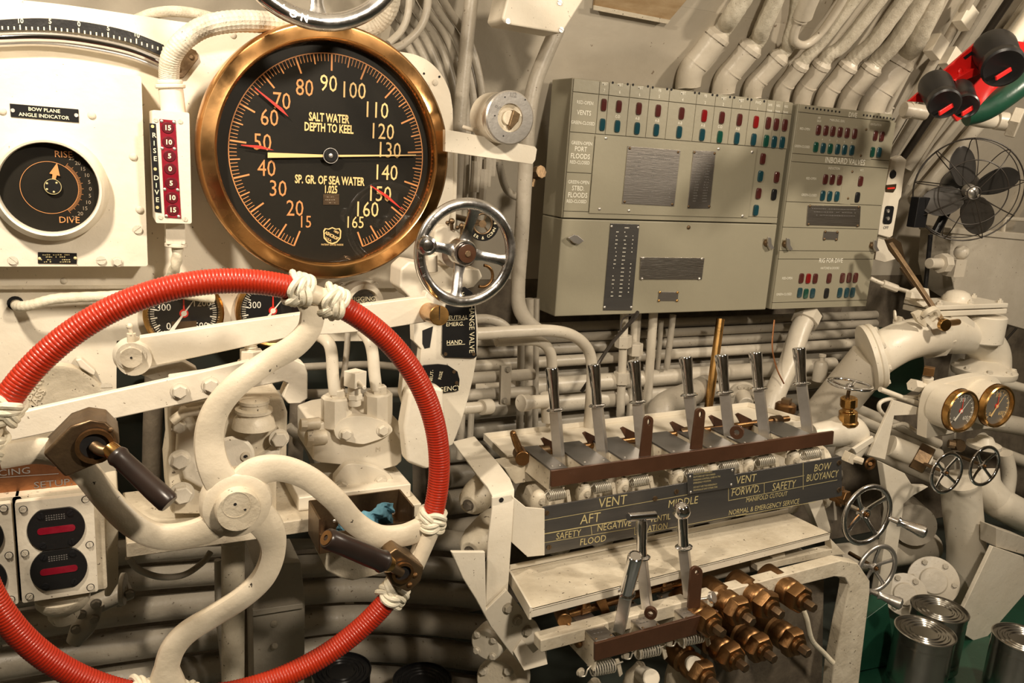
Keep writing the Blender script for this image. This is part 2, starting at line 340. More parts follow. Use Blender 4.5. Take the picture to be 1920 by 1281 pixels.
# black arc scale, chrome arc tube
oc=[(-30,40),(0,37),(75,34),(150,40),(240,58),(322,90)]; ic=[(-30,60),(0,58),(75,56),(150,61),(240,78),(306,106)]
inc=E('trim_angle_indicator','curved black angle scale with a chrome tube below it at the top left','scale',V(150,60,1.49))
b=B(); b.slab(spl(oc)+spl(ic)[::-1],1.488,0.010); O('scale_plate',b,'black',inc,bev=0.0006)
b=B(); b.tube([V(x,y,1.475) for x,y in((-40,74),(0,71),(75,69),(150,75),(240,93),(312,121))],S(8.5,150,70,1.475),n=16); O('glass_tube',b,'chrome',inc,label='polished curved tube')
b=B(); b.tube([V(x,y,1.48) for x,y in((-40,86),(0,83),(75,81),(150,88),(240,106),(305,130))],S(5,150,70,1.48),n=12); O('lower_rail',b,'steel',inc)
b=B(); tk=[(-74,51),(-18,48),(38,49),(94,50),(148,55),(203,63),(256,75),(306,90)]; lb=['','15','10','5','0','5','10','15']
for i in range(1,8):
    x,y=tk[i]; o=V(x,y-9.5,1.4875)
    if i>1: b.text(lb[i],S(12,x,y,1.4875),o,ex=V(x+8,y-8.5+(i-3)*0.9,1.4875)-o,ey=(0,0,1),sx=0.9,bold=0.02)
    for k in range(5):
        if i==7 and k: break
        f=k/5; x2=tk[i][0]*(1-f)+(tk[i+1][0] if i<7 else 0)*f; y2=tk[i][1]*(1-f)+(tk[i+1][1] if i<7 else 0)*f; p=V(x2,y2,1.4872); h=S(9 if k==0 else 6,x2,y2,1.4872); wd=S(1.1,x2,y2,1.4872); q=V(x2,y2+7,1.4872)
        b.quad(q-Vector((wd,0,0)),q+Vector((wd,0,0)),q+Vector((wd,0,h)),q+Vector((-wd,0,h)))
O('scale_marks',b,'cream_ink',inc,flat=True)
b=B(); b.slab([(328,100),(352,88),(368,95),(372,110),(345,145),(328,148)],1.492,0.008); lug=O('end_lug',b,'gunmetal',inc,bev=0.001)
for x,y in((360,108),(335,131)): stamp('rivet',lug,V(x,y,1.4915),size=S(5,x,y,1.49),m='gunmetal')
# bow plane angle indicator
bow=E('bow_plane_indicator','square cream panel with a black bow plane dial reading rise and dive','indicator',V(130,500,1.44))
b=B(); b.prism([rrect(V(-70,0,1.44).x,V(100,500,1.44).z,V(274,400,1.44).x,V(100,128,1.44).z,0.004,1.44)],(0,0.055,0)); O('panel',b,'cream',bow,bev=0.0015)
for x,y,k in((4,208,'rivet'),(172,216,'rivet'),(250,294,'rivet'),(262,393,'rivet'),(24,488,'screw'),(190,488,'screw'),(258,430,'screw'),(220,491,'hex_bolt')):
    stamp(k,bow,V(x,y,1.439),size=S(8 if k!='rivet' else 7,x,y,1.44),m='cream',spin=x*0.1)
c=V(94,350,1.44); c=Vector((-0.0665,1.44,1.4490))
b=B(); b.lathe([(0.0715,0.030),(0.0695,0.034),(0.0665,0.033),(0.0655,0.028),(0.0655,0.0)][::-1]+[(0.0735,0.024),(0.0785,0.018),(0.080,0.0)],c,YN,64); O('bezel',b,'cream',bow)
b=B(); b.lathe([(0,0),(0.0665,0),(0.0665,0.012),(0,0.012)],c,YN,64); O('dial_face',b,'dial',bow)
def rq(b,c,a,r0,r1,w,w1=None):
    a=math.radians(a); d=Vector((math.sin(a),0,math.cos(a))); n=Vector((math.cos(a),0,-math.sin(a))); w1=w if w1 is None else w1
    b.quad(c+d*r0-n*w,c+d*r0+n*w,c+d*r1+n*w1,c+d*r1-n*w1)
cf=c+Vector((0,-0.0126,0))
b=B(); b.ring(cf,YN,0.0385,0.0378,0.0003,64)
b.text('RISE',0.0135,V(119,290,cf.y)); b.text('DIVE',0.0135,V(130,413,cf.y)); O('lettering',b,'orange_ink',bow,flat=True)
b=B()
for k in range(-25,26): rq(b,cf,90+k*2.2,0.0385,0.0425 if k%5 else 0.0450,0.00022)
O('graduations',b,'orange_ink',bow,flat=True)
b=B()
for k in range(-25,26,5):
    a=math.radians(90+k*2.2); b.text(str(abs(k)),0.0078,cf+Vector((math.sin(a)*0.054,0,math.cos(a)*0.054)))
O('figures',b,'dull_ink',bow,flat=True)
cg=cf+Vector((0,-0.003,0))
b=B(); dn=V(107,304,cg.y)-V(98,349,cg.y); dn.y=0; dn.normalize(); sd=Vector((dn.z,0,-dn.x)); o=V(98,350,cg.y)
b.prism([[o+dn*p+sd*q for p,q in((0.008,-0.0022),(0.018,-0.0028),(0.018,-0.007),(0.036,0.0),(0.018,0.007),(0.018,0.0028),(0.008,0.0022))]],(0,0.001,0)); O('pointer',b,'orange_ink',bow)
b=B(); b.lathe([(0,0.002),(0.0112,0.002),(0.0112,0.0)],V(99,350,cg.y),YN,32); hb=O('pointer_hub',b,'black',bow)
b=B(); b.ring(V(99,350,cg.y-0.002),YN,0.0115,0.0108,0.0004,32); O('hub_ring',b,'brass_ink',hb)
for x,y in((88,344),(106,343),(88,355),(101,360)): stamp('rivet',hb,V(x,y,cg.y-0.002),size=0.0016,m='brass_ink')
b=B(); b.lathe([(0,0.0),(0.066,0.0)],c+Vector((0,-0.022,0)),YN,64); O('glass',b,'clear',bow)
b=B(); b.slab([(215,640),(560,640),(770,600),(775,1010),(215,1010)],1.62,0.01); O('recess_shade_sheet',b,'recess',label='dark greenish panel far back in the recess behind the castings',cat='panel')  # added sheet, its dark colour paints the shade in the gaps behind the wheel
def nameplate(parent,px,Y,t,m,lines,ink='cream_ink',screws=True,inset=7,sz=3.0,name='nameplate',smat=None,sx=1.0,bold=0.01,kind='rivet'):
    # px: 4 corners TL,TR,BR,BL ; lines: (text, x, y, capheight px)
    b=B(); b.slab(px,Y,t); o=O(name,b,m,parent,bev=0.0004)
    P=[V(x,y,Y) for x,y in px]; ex=P[1]-P[0]; ey=P[0]-P[3]
    if lines:
        b=B()
        for L in lines: b.text(L[0],S(L[3]*1.38,L[1],L[2],Y),V(L[1],L[2],Y),ex=ex,ey=Vector((0,0,1)),sx=(L[4] if len(L)>4 else sx),bold=bold)
        O('lettering',b,ink,o,flat=True)
    if screws:
        c=Vector((sum(p[0] for p in px)/4,sum(p[1] for p in px)/4,0))
        for i in (range(4) if screws is True else screws):
            v=Vector((px[i][0],px[i][1],0)); d=c-v; v=v+Vector((math.copysign(inset,d.x),math.copysign(inset,d.y),0)); stamp(kind,o,V(v.x,v.y,Y-0.0003),size=S(sz,v.x,v.y,Y),m=smat or m,spin=i)
    return o
def marks(b,x0,y0,x1,y1,n,Y,h=2,seed=1,dx=0,fill=0.75):      # rows of tiny illegible engraved characters
    r=random.Random(seed)
    for i in range(n):
        y=y0+(y1-y0)*(i/(n-1) if n>1 else 0); off=dx*(i/(n-1) if n>1 else 0); x=x0+off
        while x<x1+off-3:
            wd=r.uniform(1.2,3.6)
            if r.random()<fill:
                p=V(x,y,Y); q=V(x+wd,y,Y); u=Vector((0,0,S(h*r.uniform(0.6,1),x,y,Y))); b.quad(p,q,q+u,p+u)
            x+=wd+r.uniform(1,1.8)
np_=nameplate(bow,[(18,194),(147,205),(148,230),(20,219)],1.438,0.003,'blackplain',[('BOW PLANE',83,206.8,6.6),('ANGLE INDICATOR',83,218,6.6)],screws=(),sx=1.02)
for x,y in((24,207),(143,216)): stamp('screw',np_,V(x,y,1.4375),size=S(3.5,x,y,1.44),m='steel')
np_=nameplate(bow,[(71,473),(144,475),(144,495),(71,494)],1.438,0.003,'blackplain',[],screws=())
b=B(); marks(b,80,479,136,479,1,1.4372,2.5,3); marks(b,86,483,130,483,1,1.4372,2.5,4); marks(b,76,488,98,492,2,1.4372,2,5); marks(b,112,488,138,492,2,1.4372,2,6); O('lettering',b,'brass_ink',np_,flat=True)
for x,y in((74,485),(141,484)): stamp('rivet',np_,V(x,y,1.4375),size=S(3,x,y,1.44),m='brass_ink')
# rise and dive trim box
rd=E('rise_dive_indicator','upright cream box with a red strip of numbered lamps between rise and dive','indicator',V(320,420,1.40))
b=B(); x0=V(288,300,1.385).x; x1=V(363,415,1.385).x; z0=V(325,419,1.385).z; z1=V(325,209,1.385).z
x1=V(357,300,1.385).x
b.prism([rrect(x0,z0,x1,z1,0.003,1.385)],(0,0.085,0)); O('case',b,'cream',rd,bev=0.0015)
for x,y in((292,225),(338,228),(301,407),(347,411)): stamp('screw',rd,V(x,y,1.3845),size=S(4,x,y,1.385),m='cream',spin=x)
b=B(); b.slab([(299,223),(329,226),(340,410),(309,408)],1.3835,0.002); rs=O('red_strip',b,'crimson',rd,label='red translucent strip',bev=0.0004)
b=B(); b.slab([(280,231),(292,232),(303,399),(290,397)],1.3835,0.002); bs=O('black_strip',b,'blackplain',rd)
b=B()
for t,x,y in(('R',289,254),('I',289,269),('S',290,283),('E',291,298),('D',293,334),('I',293,348),('V',294,361),('E',295,375)): b.text(t,S(12.5,x,y,1.383),V(x,y,1.383),bold=0.01)
O('lettering',b,'cream_ink',bs,flat=True)
for x,y in((286,237),(291,317),(295,389)): stamp('screw',bs,V(x,y,1.3832),size=S(3,x,y,1.38),m='brass_ink')
for k,t in enumerate(('15','10','5','0','5','10','15')):
    x,y=(314.5,316,318,319,321,322.5,324)[k],(240,267,293,317,344,371,394)[k]
    b=B(); b.lathe([(0,0.0012),(S(10.5,x,y,1.383)*0.9,0.0012),(S(11,x,y,1.383),0)],V(x,y,1.3835),YN,28); lw=O('lamp_window',b,'maroon',rs)
    b=B(); b.text(t,S(12.5,x,y,1.383),V(x,y,1.382),bold=0.03); O('figure',b,'cream_ink',lw,flat=True)
for x,y in((303,227),(326,229),(304,278),(327,279),(309,355),(333,356),(312,405),(335,406)): stamp('rivet',rs,V(x,y,1.3833),size=S(3,x,y,1.38),m='steel')
b=B(); q=V(325,200,1.42); b.cyl(V(326,214,1.425),V(320,165,1.425),S(22,320,190,1.425),n=28,ch=0.001); b.cyl(V(320,166,1.425),V(319,158,1.425),S(27,320,160,1.425),n=28,ch=0.0015); b.cyl(V(319,158,1.425),V(318,150,1.425),S(23,320,160,1.425),n=28,ch=0.0015); O('top_gland',b,'cream',rd)
b=B(); b.prism([rrect(V(311,440,1.41).x,V(328,458,1.41).z,V(347,440,1.41).x,V(328,414,1.41).z,0.002,1.41)],(0,0.03,0)); b.cyl(V(330,456,1.425),V(330,463,1.425),S(20,330,460,1.425),n=24,ch=0.001); O('bottom_gland',b,'cream',rd,bev=0.001)
b=B(); b.tube([V(333,462,1.425),V(332,480,1.425),V(329,500,1.43),V(322,516,1.45),V(312,530,1.49),V(305,545,1.508)],S(9.5,330,490,1.425),n=16,sub=10,wv=lambda i,j:1+0.10*math.sin(j*PI/4+i*0.55))
O('rope_cable',b,'rope',label='short twisted white cable hanging below the rise and dive box',cat='cable')
b=B(); b.tube([V(318,155,1.425),V(317,135,1.42),V(322,105,1.41),V(345,75,1.40),V(385,50,1.40),V(440,40,1.41),V(500,42,1.43),V(560,50,1.45),V(640,60,1.47),V(700,48,1.47),V(730,10,1.45),V(735,-60,1.42)],[S(18,320,130,1.42)]*2+[S(20,400,50,1.42)]*3,n=32,sub=26,wv=lambda i,j:1+0.05*math.sin(j*PI/2+i*0.8)*math.sin(j*PI/2-i*0.8))
O('woven_hose',b,'braid',label='thick woven cream hose arching over from the rise and dive box',cat='hose')
b=B(); b.tube([V(250,40,1.54),V(290,25,1.52),V(340,22,1.50),V(400,35,1.52),V(420,60,1.55)],S(10,330,30,1.52),n=16,sub=8); O('thin_hose',b,'braid',label='thinner cream hose lying behind the thick woven hose, top left',cat='hose')
# depth gauge
GC=Vector((0.3478,1.40,1.5203)); dg=E('depth_gauge','large round brass-rimmed black depth gauge with orange figures','gauge',GC)
b=B(); b.lathe([(0.165,-0.098),(0.2045,-0.094),(0.2045,-0.012)],GC,YN,96); O('case',b,'greypaint',dg)
b=B(); b.lathe([(0.2030,-0.045),(0.2095,-0.043),(0.2105,-0.020),(0.2085,-0.004),(0.2050,0.0),(0.2030,0.0),(0.1850,0.0065),(0.1825,0.0045),(0.1800,-0.002),(0.1788,-0.012),(0.1788,-0.030)],GC,YN,128); O('bezel',b,'bezel_brass',dg,label='polished brass bezel ring')
DF=GC+Vector((0,0.024,0))
b=B(); b.lathe([(0,-0.004),(0.1800,-0.004),(0.1800,0.0),(0,0.0)],DF,YN,96); O('dial_face',b,'dial',dg)
def GD(x,y,dy=-0.0006): return V(x,y,DF.y+dy)
gc=V(619.5,292,DF.y-0.0006)
K=2.115
b=B(); 
for u in range(15,166):
    a=(u-90)*K
    if u%10==0 or u in(15,165): l,wd=0.027,0.0014
    elif u%5==0: l,wd=0.017,0.0010
    else: l,wd=0.0125,0.0005
    rq(b,gc,a,0.1640-l,0.1640,wd)
seg=120
for i in range(seg):
    a0=(15-90)*K+150*K*i/seg; a1=(15-90)*K+150*K*(i+1)/seg
    p=[gc+Vector((math.sin(math.radians(a))*r,0,math.cos(math.radians(a))*r)) for a,r in((a0,0.1632),(a1,0.1632),(a1,0.1648),(a0,0.1648))]; b.quad(*p)
O('graduations',b,'orange_ink',dg,flat=True)
b=B(); g2=B()
for u,(x,y) in zip(range(20,161,10),((553,392),(521,355),(500,317),(492,268),(505,222),(528,191),(571,166),(616,158),(662,171),(705,208),(716,248),(729,283),(723,325),(711,365),(687,394))):
    (b if u<85 else g2).text(str(u),0.0375,GD(x,y),sx=0.80,bold=0.0)
for t,x,y,bb in(('15',572,417,b),('165',665,418,g2)): bb.text(t,0.029,GD(x,y),sx=0.8)
O('figures',b,'orange_ink',dg,flat=True,label='orange figures'); O('figures',g2,'gold_ink',dg,flat=True,label='paler figures')
b=B()
for t,x,y,s in(('SALT WATER',617,222,15.5),('DEPTH TO KEEL',617,241,15.5),('SP. GR. OF SEA WATER',619,339,15.5),('1.025',620,356,14)): b.text(t,S(s*1.38,x,y,DF.y),GD(x,y),sx=0.60,bold=0.028)
b.text('PATENT DATES INSIDE',S(4.5,0,0,DF.y) if False else 0.0042,GD(623,459),sx=0.9,bold=0.01)
sh=[(609,428),(616,429),(623,426),(630,429),(637,428),(640,433),(639,447),(632,455),(623,458),(614,455),(607,447),(606,433)]
b.prism([[GD(x,y,-0.0010) for x,y in sh],[GD(623+(x-623)*0.86,441+(y-441)*0.86,-0.0010) for x,y in sh][::-1]],(0,0.0004,0))
e1=GD(637,451)-GD(609,436); e2=Vector((-e1.z,0,e1.x))
b.text('ASHCROFT',0.0078,GD(623,443),ex=e1,ey=e2,sx=0.72,bold=0.03); b.text('1850',0.0055,GD(630,435),ex=e1,ey=e2,sx=0.9,bold=0.02); b.text('U.S.A.',0.0055,GD(616,449),ex=e1,ey=e2,sx=0.9,bold=0.02)
O('lettering',b,'gold_ink',dg,flat=True)
b=B(); b.slab([(606,364),(636,364),(636,384),(606,384)],DF.y-0.0015,0.002); sp=O('small_plate',b,'gunmetal',dg); b=B(); marks(b,610,370,632,381,3,DF.y-0.0018,1.5,8,fill=0.6); O('lettering',b,'dull_ink',sp,flat=True)
NY=DF.y-0.010
b=B(); P=lambda x,y:V(x,y,NY)
b.prism([[P(502,286),P(620,290.5),P(780,290),P(780,292),P(620,294.5),P(502,296)]],(0,0.0008,0)); O('needle',b,'gold_ink',dg,label='long pale gold needle')
b=B(); b.lathe([(0,0.004),(0.0095,0.004),(0.0125,0.001),(0.0125,-0.008)],V(620,292,NY),YN,32); h_=O('needle_hub',b,'blackplain',dg)
b=B(); b.ring(V(620,292,NY-0.002),YN,0.0128,0.0118,0.001,32); b.lathe([(0,0.003),(0.0035,0.002),(0.004,0.0)],V(620,292,NY-0.004),YN,16); O('hub_ring',b,'steel',h_)
for (xa,ya),(xb,yb),(xc,yc) in(((478,165),(527,205),(541,219)),((452,272),(488,276),(514,282)),((695,348),(725,368),(758,396))):
    b=B(); A=P(xa,ya);M_=P(xb,yb);Z_=P(xc,yc); d=(Z_-A).normalized(); n_=Vector((-d.z,0,d.x)); w_=0.0042
    b.prism([[A+n_*0.0006,M_+n_*w_*0.6,Z_,M_-n_*w_*0.6,A-n_*0.0006]],(0,0.0008,0)); O('marker',b,'red_ink',dg,label='red marker pointer')
b=B(); b.lathe([(0,0),(0.179,0)],GC+Vector((0,0.004,0)),YN,96); O('glass',b,'clear',dg)
# small pressure gauges on the lower board
def gauge(name,label,c,R,Y,m,nums,ring_m,ax=YN,cat='gauge',group=None,ptr=-40,deep=0.03,ink='pale_ink',redp=True,plate=True):
    g=E(name,label,cat,c,group); A=Vector(ax).normalized(); Mx=frame(A,(0,0,1)); ex=Mx@Vector((1,0,0)); ey=Mx@Vector((0,1,0))
    b=B(); b.lathe([(R*0.90,-deep),(R*0.96,-deep*0.9),(R*0.98,0),(R*0.97,R*0.10),(R*0.92,R*0.15),(R*0.86,R*0.12),(R*0.83,R*0.02),(R*0.83,-R*0.05)],c,ax,48); O('case',b,ring_m,g)
    b=B(); b.lathe([(0,-R*0.04),(R*0.85,-R*0.04)],c,ax,40); O('dial_face',b,m,g)
    b=B(); f=c+A*(-R*0.035)
    def pt(a,r,o=0.0): a=math.radians(a); return f+A*o+ex*(math.sin(a)*r)+ey*(math.cos(a)*r)
    for k in range(0,61):
        a=-135+270*k/60; w_=R*(0.018 if k%4==0 else 0.009); l=R*(0.16 if k%4==0 else 0.10); n_=(pt(a+90,1)-f).normalized()
        b.quad(pt(a,R*0.80-l)-n_*w_,pt(a,R*0.80-l)+n_*w_,pt(a,R*0.80)+n_*w_,pt(a,R*0.80)-n_*w_)
    for t,a in nums: b.text(t,R*0.26,pt(a,R*0.50),ex=ex,ey=ey,sx=0.9,off=0.0002)
    O('markings',b,ink,g,flat=True)
    b=B(); a=math.radians(ptr); d=ex*math.sin(a)+ey*math.cos(a); n_=ex*math.cos(a)-ey*math.sin(a); q=f+A*R*0.035
    b.prism([[q-d*R*0.55+n_*R*0.05,q-d*R*0.55-n_*R*0.05,q-n_*R*0.02,q+d*R*0.68,q+n_*R*0.02]],A*R*0.01); b.lathe([(0,-R*0.01),(R*0.07,-R*0.01),(R*0.07,R*0.012),(0,R*0.012)],q,ax,14); O('needle',b,ink,g)
    if redp: b=B(); b.prism([[q+n_*R*0.03-d*0,q-n_*R*0.03,q-n_*R*0.01+ey*R*0.6,q+n_*R*0.01+ey*R*0.6]],A*R*0.01); b.lathe([(0,0),(R*0.11,0),(R*0.11,R*0.03),(0,R*0.03)],f,ax,16); O('red_marker',b,'red_ink',g)
    if plate: b=B(); o=f-ey*R*0.34; b.prism([[o+ex*R*0.30*i+ey*R*0.13*j for i,j in((-1,-1),(1,-1),(1,1),(-1,1))]],A*R*0.01); O('small_plate',b,'gunmetal',g)
    b=B(); b.lathe([(0,0),(R*0.84,0)],c+A*R*0.06,ax,40); O('glass',b,'clear',g)
    return g
gauge('pressure_gauge','small brass pressure gauge reading 300 to 1500 below the rise and dive box',V(345,588,1.495),0.067,1.495,'blackplain',[('300',-72),('1200',60),('0',-132),('1500',135)],'brass',ptr=35,deep=0.016)
gauge('pressure_gauge','small brass pressure gauge half hidden behind the red rim, right of its twin',V(512,583,1.495),0.067,1.495,'blackplain',[('300',-72),('1200',60),('0',-132),('1500',135)],'brass',ptr=38,deep=0.016)
# rigging motor gland
rm=E('rigging_motor_indicator','round cream instrument marked rigging motor under the depth gauge','indicator',V(681,560,1.45))
b=B(); b.slab([(636,533),(660,524),(700,526),(710,540),(706,560),(640,560)],1.47,0.03); O('flange',b,'cream',rm,bev=0.002)
b=B(); b.lathe([(0.036,-0.045),(0.038,0.0),(0.0355,0.012),(0.0265,0.014),(0.025,0.004),(0,0.004)],V(680,567,1.44),YN,40); O('body',b,'cream',rm)
b=B(); b.lathe([(0,0),(0.0235,0)],V(680,567,1.4345),YN,32); O('window',b,'plate_dark',rm)
b=B(); b.text('RIGGING',0.0112,V(680,561,1.434),bold=0.01); b.text('MOTOR',0.0112,V(680,570,1.434),bold=0.01); O('lettering',b,'cream_ink',rm,flat=True)
for x,y in((642,536),(703,534)): stamp('hex_bolt',rm,V(x,y,1.469),size=S(6,x,y,1.47),m='cream')
# ================= the bow plane hand wheel =================
WC=Vector((0.132,1.0,1.1063)); WR=0.2728; wr=0.0142
hw=E('diving_wheel','big cream hand wheel with a red corded rim, in front at the left','wheel',V(443,940,1.0))
def wang(x,y): p=V(x,y,1.0)-WC; return math.atan2(p.z,p.x)
def wpt(a,dr=0,dy=0): return WC+Vector(((WR+dr)*math.cos(a),dy,(WR+dr)*math.sin(a)))
A=[wang(555,560),wang(618,576),wang(810,975),wang(737,1112),wang(350,1290),wang(272,1276)]
aL1=wang(-6,838); aL0=aL1-0.16
A=[x for x in A]
def redarc(a0,a1):
    L=abs(a1-a0)*WR; n=int(L/0.0040)*4; pts=[wpt(a0+(a1-a0)*i/n) for i in range(n+1)]
    b=B(); b.tube(pts,wr,n=18,smooth=False,fix=(0,-1,0),rf=lambda i,t:(1.0,1.035,1.05,1.035)[i%4]); return b
t0,t1,r0,r1,b0,b1=A
tw=2*PI
segs=[(t1,r0),(r1,b0),(b1,aL0 if aL0<b1 else aL0-tw),(aL1,t0+tw if t0<aL1 else t0)]
def norm(a0,a1,sgn):   # go clockwise (decreasing)
    while a1>a0: a1-=tw
    while a1<a0-tw: a1+=tw
    return a0,a1
for a0,a1 in((t1,r0),(r1,b0),(b1,aL1+0.0),(aL1-0.16,t0)):
    a0,a1=norm(a0,a1,-1); O('rim_wrap',redarc(a0,a1),'red',hw,label='red cord-wrapped stretch of rim')
for a0,a1 in((t0,t1),(r0,r1),(b0,b1),(aL1,aL1-0.16)):
    a0,a1=norm(a0,a1,-1); n=14; b=B(); b.tube([wpt(a0+(a1-a0)*i/n) for i in range(n+1)],wr*0.86,n=20,smooth=False); O('rim_socket',b,'cream_wheel',hw)
def knot(a,w_=0.0085,L=3,Bt=4):
    c=wpt(a); t=Vector((-math.sin(a),0,math.cos(a))); u=Vector((math.cos(a),0,math.sin(a))); v=Vector((0,1,0)); pts=[]; n=170
    for i in range(n):
        s=2*PI*i/n; th=L*s; r=wr*1.18+0.0022*math.sin(2*Bt*s+0.3)
        pts.append(c+t*(w_*math.cos(Bt*s))+(u*math.cos(th)+v*math.sin(th))*r)
    b=B()
    for of in(-0.0038,0.0038): b.tube([p+t*of*(1+0.2*math.sin(9*2*PI*i/n)) for i,p in enumerate(pts)],0.0041,n=8,smooth=False,closed=True)
    b.tube([c-t*w_*0.95,c+t*w_*0.95],wr*1.12,n=20,smooth=False); return b
for a in(t0,t1,r0,r1,b0,b1,aL1,aL1-0.16): O('rope_knot',knot(a),'rope',hw,label='white rope knot around the rim')
def spoke(px,wd,dy=None):      # curved cast bar; wd = widths in pixels
    n=len(px); P=[]
    for i,(x,y) in enumerate(px):
        Yy=(dy[i] if dy else 1.0); P.append(V(x,y,Yy))
    W_=[S(w_,px[min(i*n//len(wd),n-1)][0],px[min(i*n//len(wd),n-1)][1],1.0)/2 for i,w_ in enumerate(wd)]
    sec=[(-0.0085,-0.62),(-0.0085,0.62),(-0.0055,0.93),(0.0,1.0),(0.0055,0.93),(0.0085,0.62),(0.0085,-0.62),(0.0055,-0.93),(0,-1.0),(-0.0055,-0.93)]
    b=B(); b.tube(P,W_,sec=sec,fix=(0,-1,0),sub=10); return b
O('spoke',spoke([(440,935),(405,885),(392,830),(402,775),(440,725),(500,680),(550,650),(578,620),(586,590),(587,572)],[70,58,54,50,46,44,46,44,46,60],[0.985]*2+[0.99]*3+[1.0]*5),'cream_wheel',hw)
O('spoke',spoke([(445,940),(470,892),(520,878),(575,895),(625,935),(665,980),(710,1005),(755,1004),(790,992),(812,985)],[70,60,50,46,44,44,42,42,46,56],[0.985]*2+[0.99]*3+[1.0]*5),'cream_wheel',hw)
O('spoke',spoke([(450,940),(500,985),(512,1030),(495,1080),(455,1120),(400,1155),(352,1185),(325,1215),(313,1250),(312,1285)],[70,58,46,44,42,42,44,46,46,70],[0.985]*2+[0.99]*3+[1.0]*5),'cream_wheel',hw)
O('spoke',spoke([(440,945),(400,985),(350,1003),(295,1005),(245,980),(200,935),(160,885),(125,855),(70,845),(0,855)],[70,56,50,48,48,48,50,52,50,50],[0.985]*2+[0.99]*3+[1.0]*5),'cream_wheel',hw)
hc=V(443,944,0.985)
b=B(); b.lathe([(0,-0.02),(0.041,-0.02),(0.043,0.0),(0.040,0.009),(0.033,0.012),(0,0.012)],hc,YN,48); O('hub',b,'cream_wheel',hw)
b=B(); b.lathe([(0.0262,0.0),(0.0262,0.017),(0.0248,0.020),(0,0.020)],V(443,947,0.978),YN,40); cap=O('hub_cap',b,'cream_worn',hw); 
b=B(); b.ring(V(443,947,0.958),YN,0.0165,0.0158,0.0004,32); O('ring_mark',b,'cream_worn',cap)
for x,y,s in((441,946,3),(460,956,2.2)): stamp('hole',cap,V(x,y,0.9575),size=S(s,x,y,0.957),m='hole')
# folding hand grips
def grip(pa,pb,Ya,Yb,block,Yb0,label,endcap,lenr=16.5,br=(1,1)):
    g=pa; a=V(*pa,Ya); c=V(*pb,Yb); d=(c-a).normalized(); r0=S(lenr*br[0],*pa,Ya); r1=S(lenr*br[1],*pb,Yb); L=(c-a).length
    b=B(); b.lathe([(0,0),(r0*0.85,0),(r0*0.98,0.003),(r0*1.04,0.006),(r0*0.93,0.010),(r0*0.95,L*0.3),(r1*1.0,L*0.75),(r1*1.0,L-0.003),(r1*0.85,L),(0,L)],a,d,32); q=O('grip',b,'darkgrip',hw,label='black folding hand grip')
    if endcap: b=B(); b.ring(c,d,r1*0.72,r1*0.28,0.0012,28); O('end_ring',b,'bronze',q)
    b=B(); b.lathe([(0,0),(r0*0.7,0),(r0*0.8,0.006),(r0*0.8,0.010),(0,0.010)],a-d*0.010,d,24); O('grip_collar',b,'brass',q)
    return q
grip((215,850),(318,945),0.945,0.905,None,0,'','',20,(1.0,1.05))
grip((722,1055),(612,1009),0.955,0.93,None,0,'','x',20,(1.05,1.0))
b=B(); b.slab([(80,852),(132,800),(165,788),(200,793),(222,815),(225,835),(195,845),(190,868),(122,896)],0.962,0.05); blk=O('grip_bracket',b,'gunmetal',hw,bev=0.003,label='bronze block holding the left hand grip')
b=B(); c=V(178,835,0.960); b.ring(c,YN,0.0195,0.0150,0.006,40); O('socket_ring',b,'bronze',blk)
b=B(); b.lathe([(0,0.0008),(0.0150,0.0008)],c,YN,28); O('socket_hole',b,'hole',blk)
b=B(); b.tube([V(176,836,0.958),V(190,845,0.950),V(212,848,0.946)],S(11,190,840,0.95),n=14); O('pivot_bar',b,'gunmetal',blk)
stamp('rivet',blk,V(208,806,0.9615),size=S(5,208,806,0.96),m='gunmetal'); stamp('rivet',blk,V(155,854,0.9615),size=S(3,155,854,0.96),m='brass')
b=B(); b.slab([(722,1072),(728,1040),(745,1028),(796,1064),(790,1090),(766,1112),(735,1098)],0.965,0.045); blk=O('grip_bracket',b,'gunmetal',hw,bev=0.003,label='bronze block holding the right hand grip')
b=B(); c=V(754,1073,0.963); b.ring(c,YN,0.0150,0.0112,0.005,40); O('socket_ring',b,'bronze',blk)
b=B(); b.lathe([(0,0.0008),(0.0112,0.0008)],c,YN,28); O('socket_hole',b,'hole',blk)
b=B(); b.tube([V(752,1074,0.962),V(738,1066,0.958),V(726,1057,0.956)],S(9,740,1065,0.95),n=14); O('pivot_bar',b,'gunmetal',blk)
for x,y in((778,1079),(768,1097)): stamp('rivet',blk,V(x,y,0.9645),size=S(5.5,x,y,0.96),m='bronze')
b=B(); b.cyl(V(815,975,0.995),V(780,1062,0.995),S(18,800,1020,1.0),S(15,785,1060,1.0),n=24); O('socket_stub',b,'cream_wheel',hw)
# ================= linkage and castings behind the wheel =================
def slabthing(name,label,cat,px,Y,t,m='cream',bev=0.002,group=None): 
    b=B(); b.slab(px,Y,t); return O(name,b,m,label=label,cat=cat,bev=bev,group=group)
lb=slabthing('link_bar','long flat cream link bar sloping up from the round boss to the brass pin','lever',[(262,633),(480,600),(800,556),(815,570),(812,602),(700,620),(620,627),(560,629),(440,655),(285,688),(262,690)],1.20,0.016)
b=B(); b.lathe([(0,0),(0.026,0),(0.026,0.004),(0.022,0.02),(0.022,0.03),(0,0.03)],V(250,665,1.215),YN,32); o=O('boss',b,'cream',lb)
stamp('hex_bolt',o,V(246,668,1.186),size=S(21,246,668,1.186),m='cream'); b=B(); b.lathe([(0.0135,0.0),(0.0135,0.004),(0,0.005)],V(246,670,1.172),YN,28); b=O('end_cap',b,'cream_worn',o); stamp('hole',b,V(246,671,1.1665),size=0.0015,m='hole')
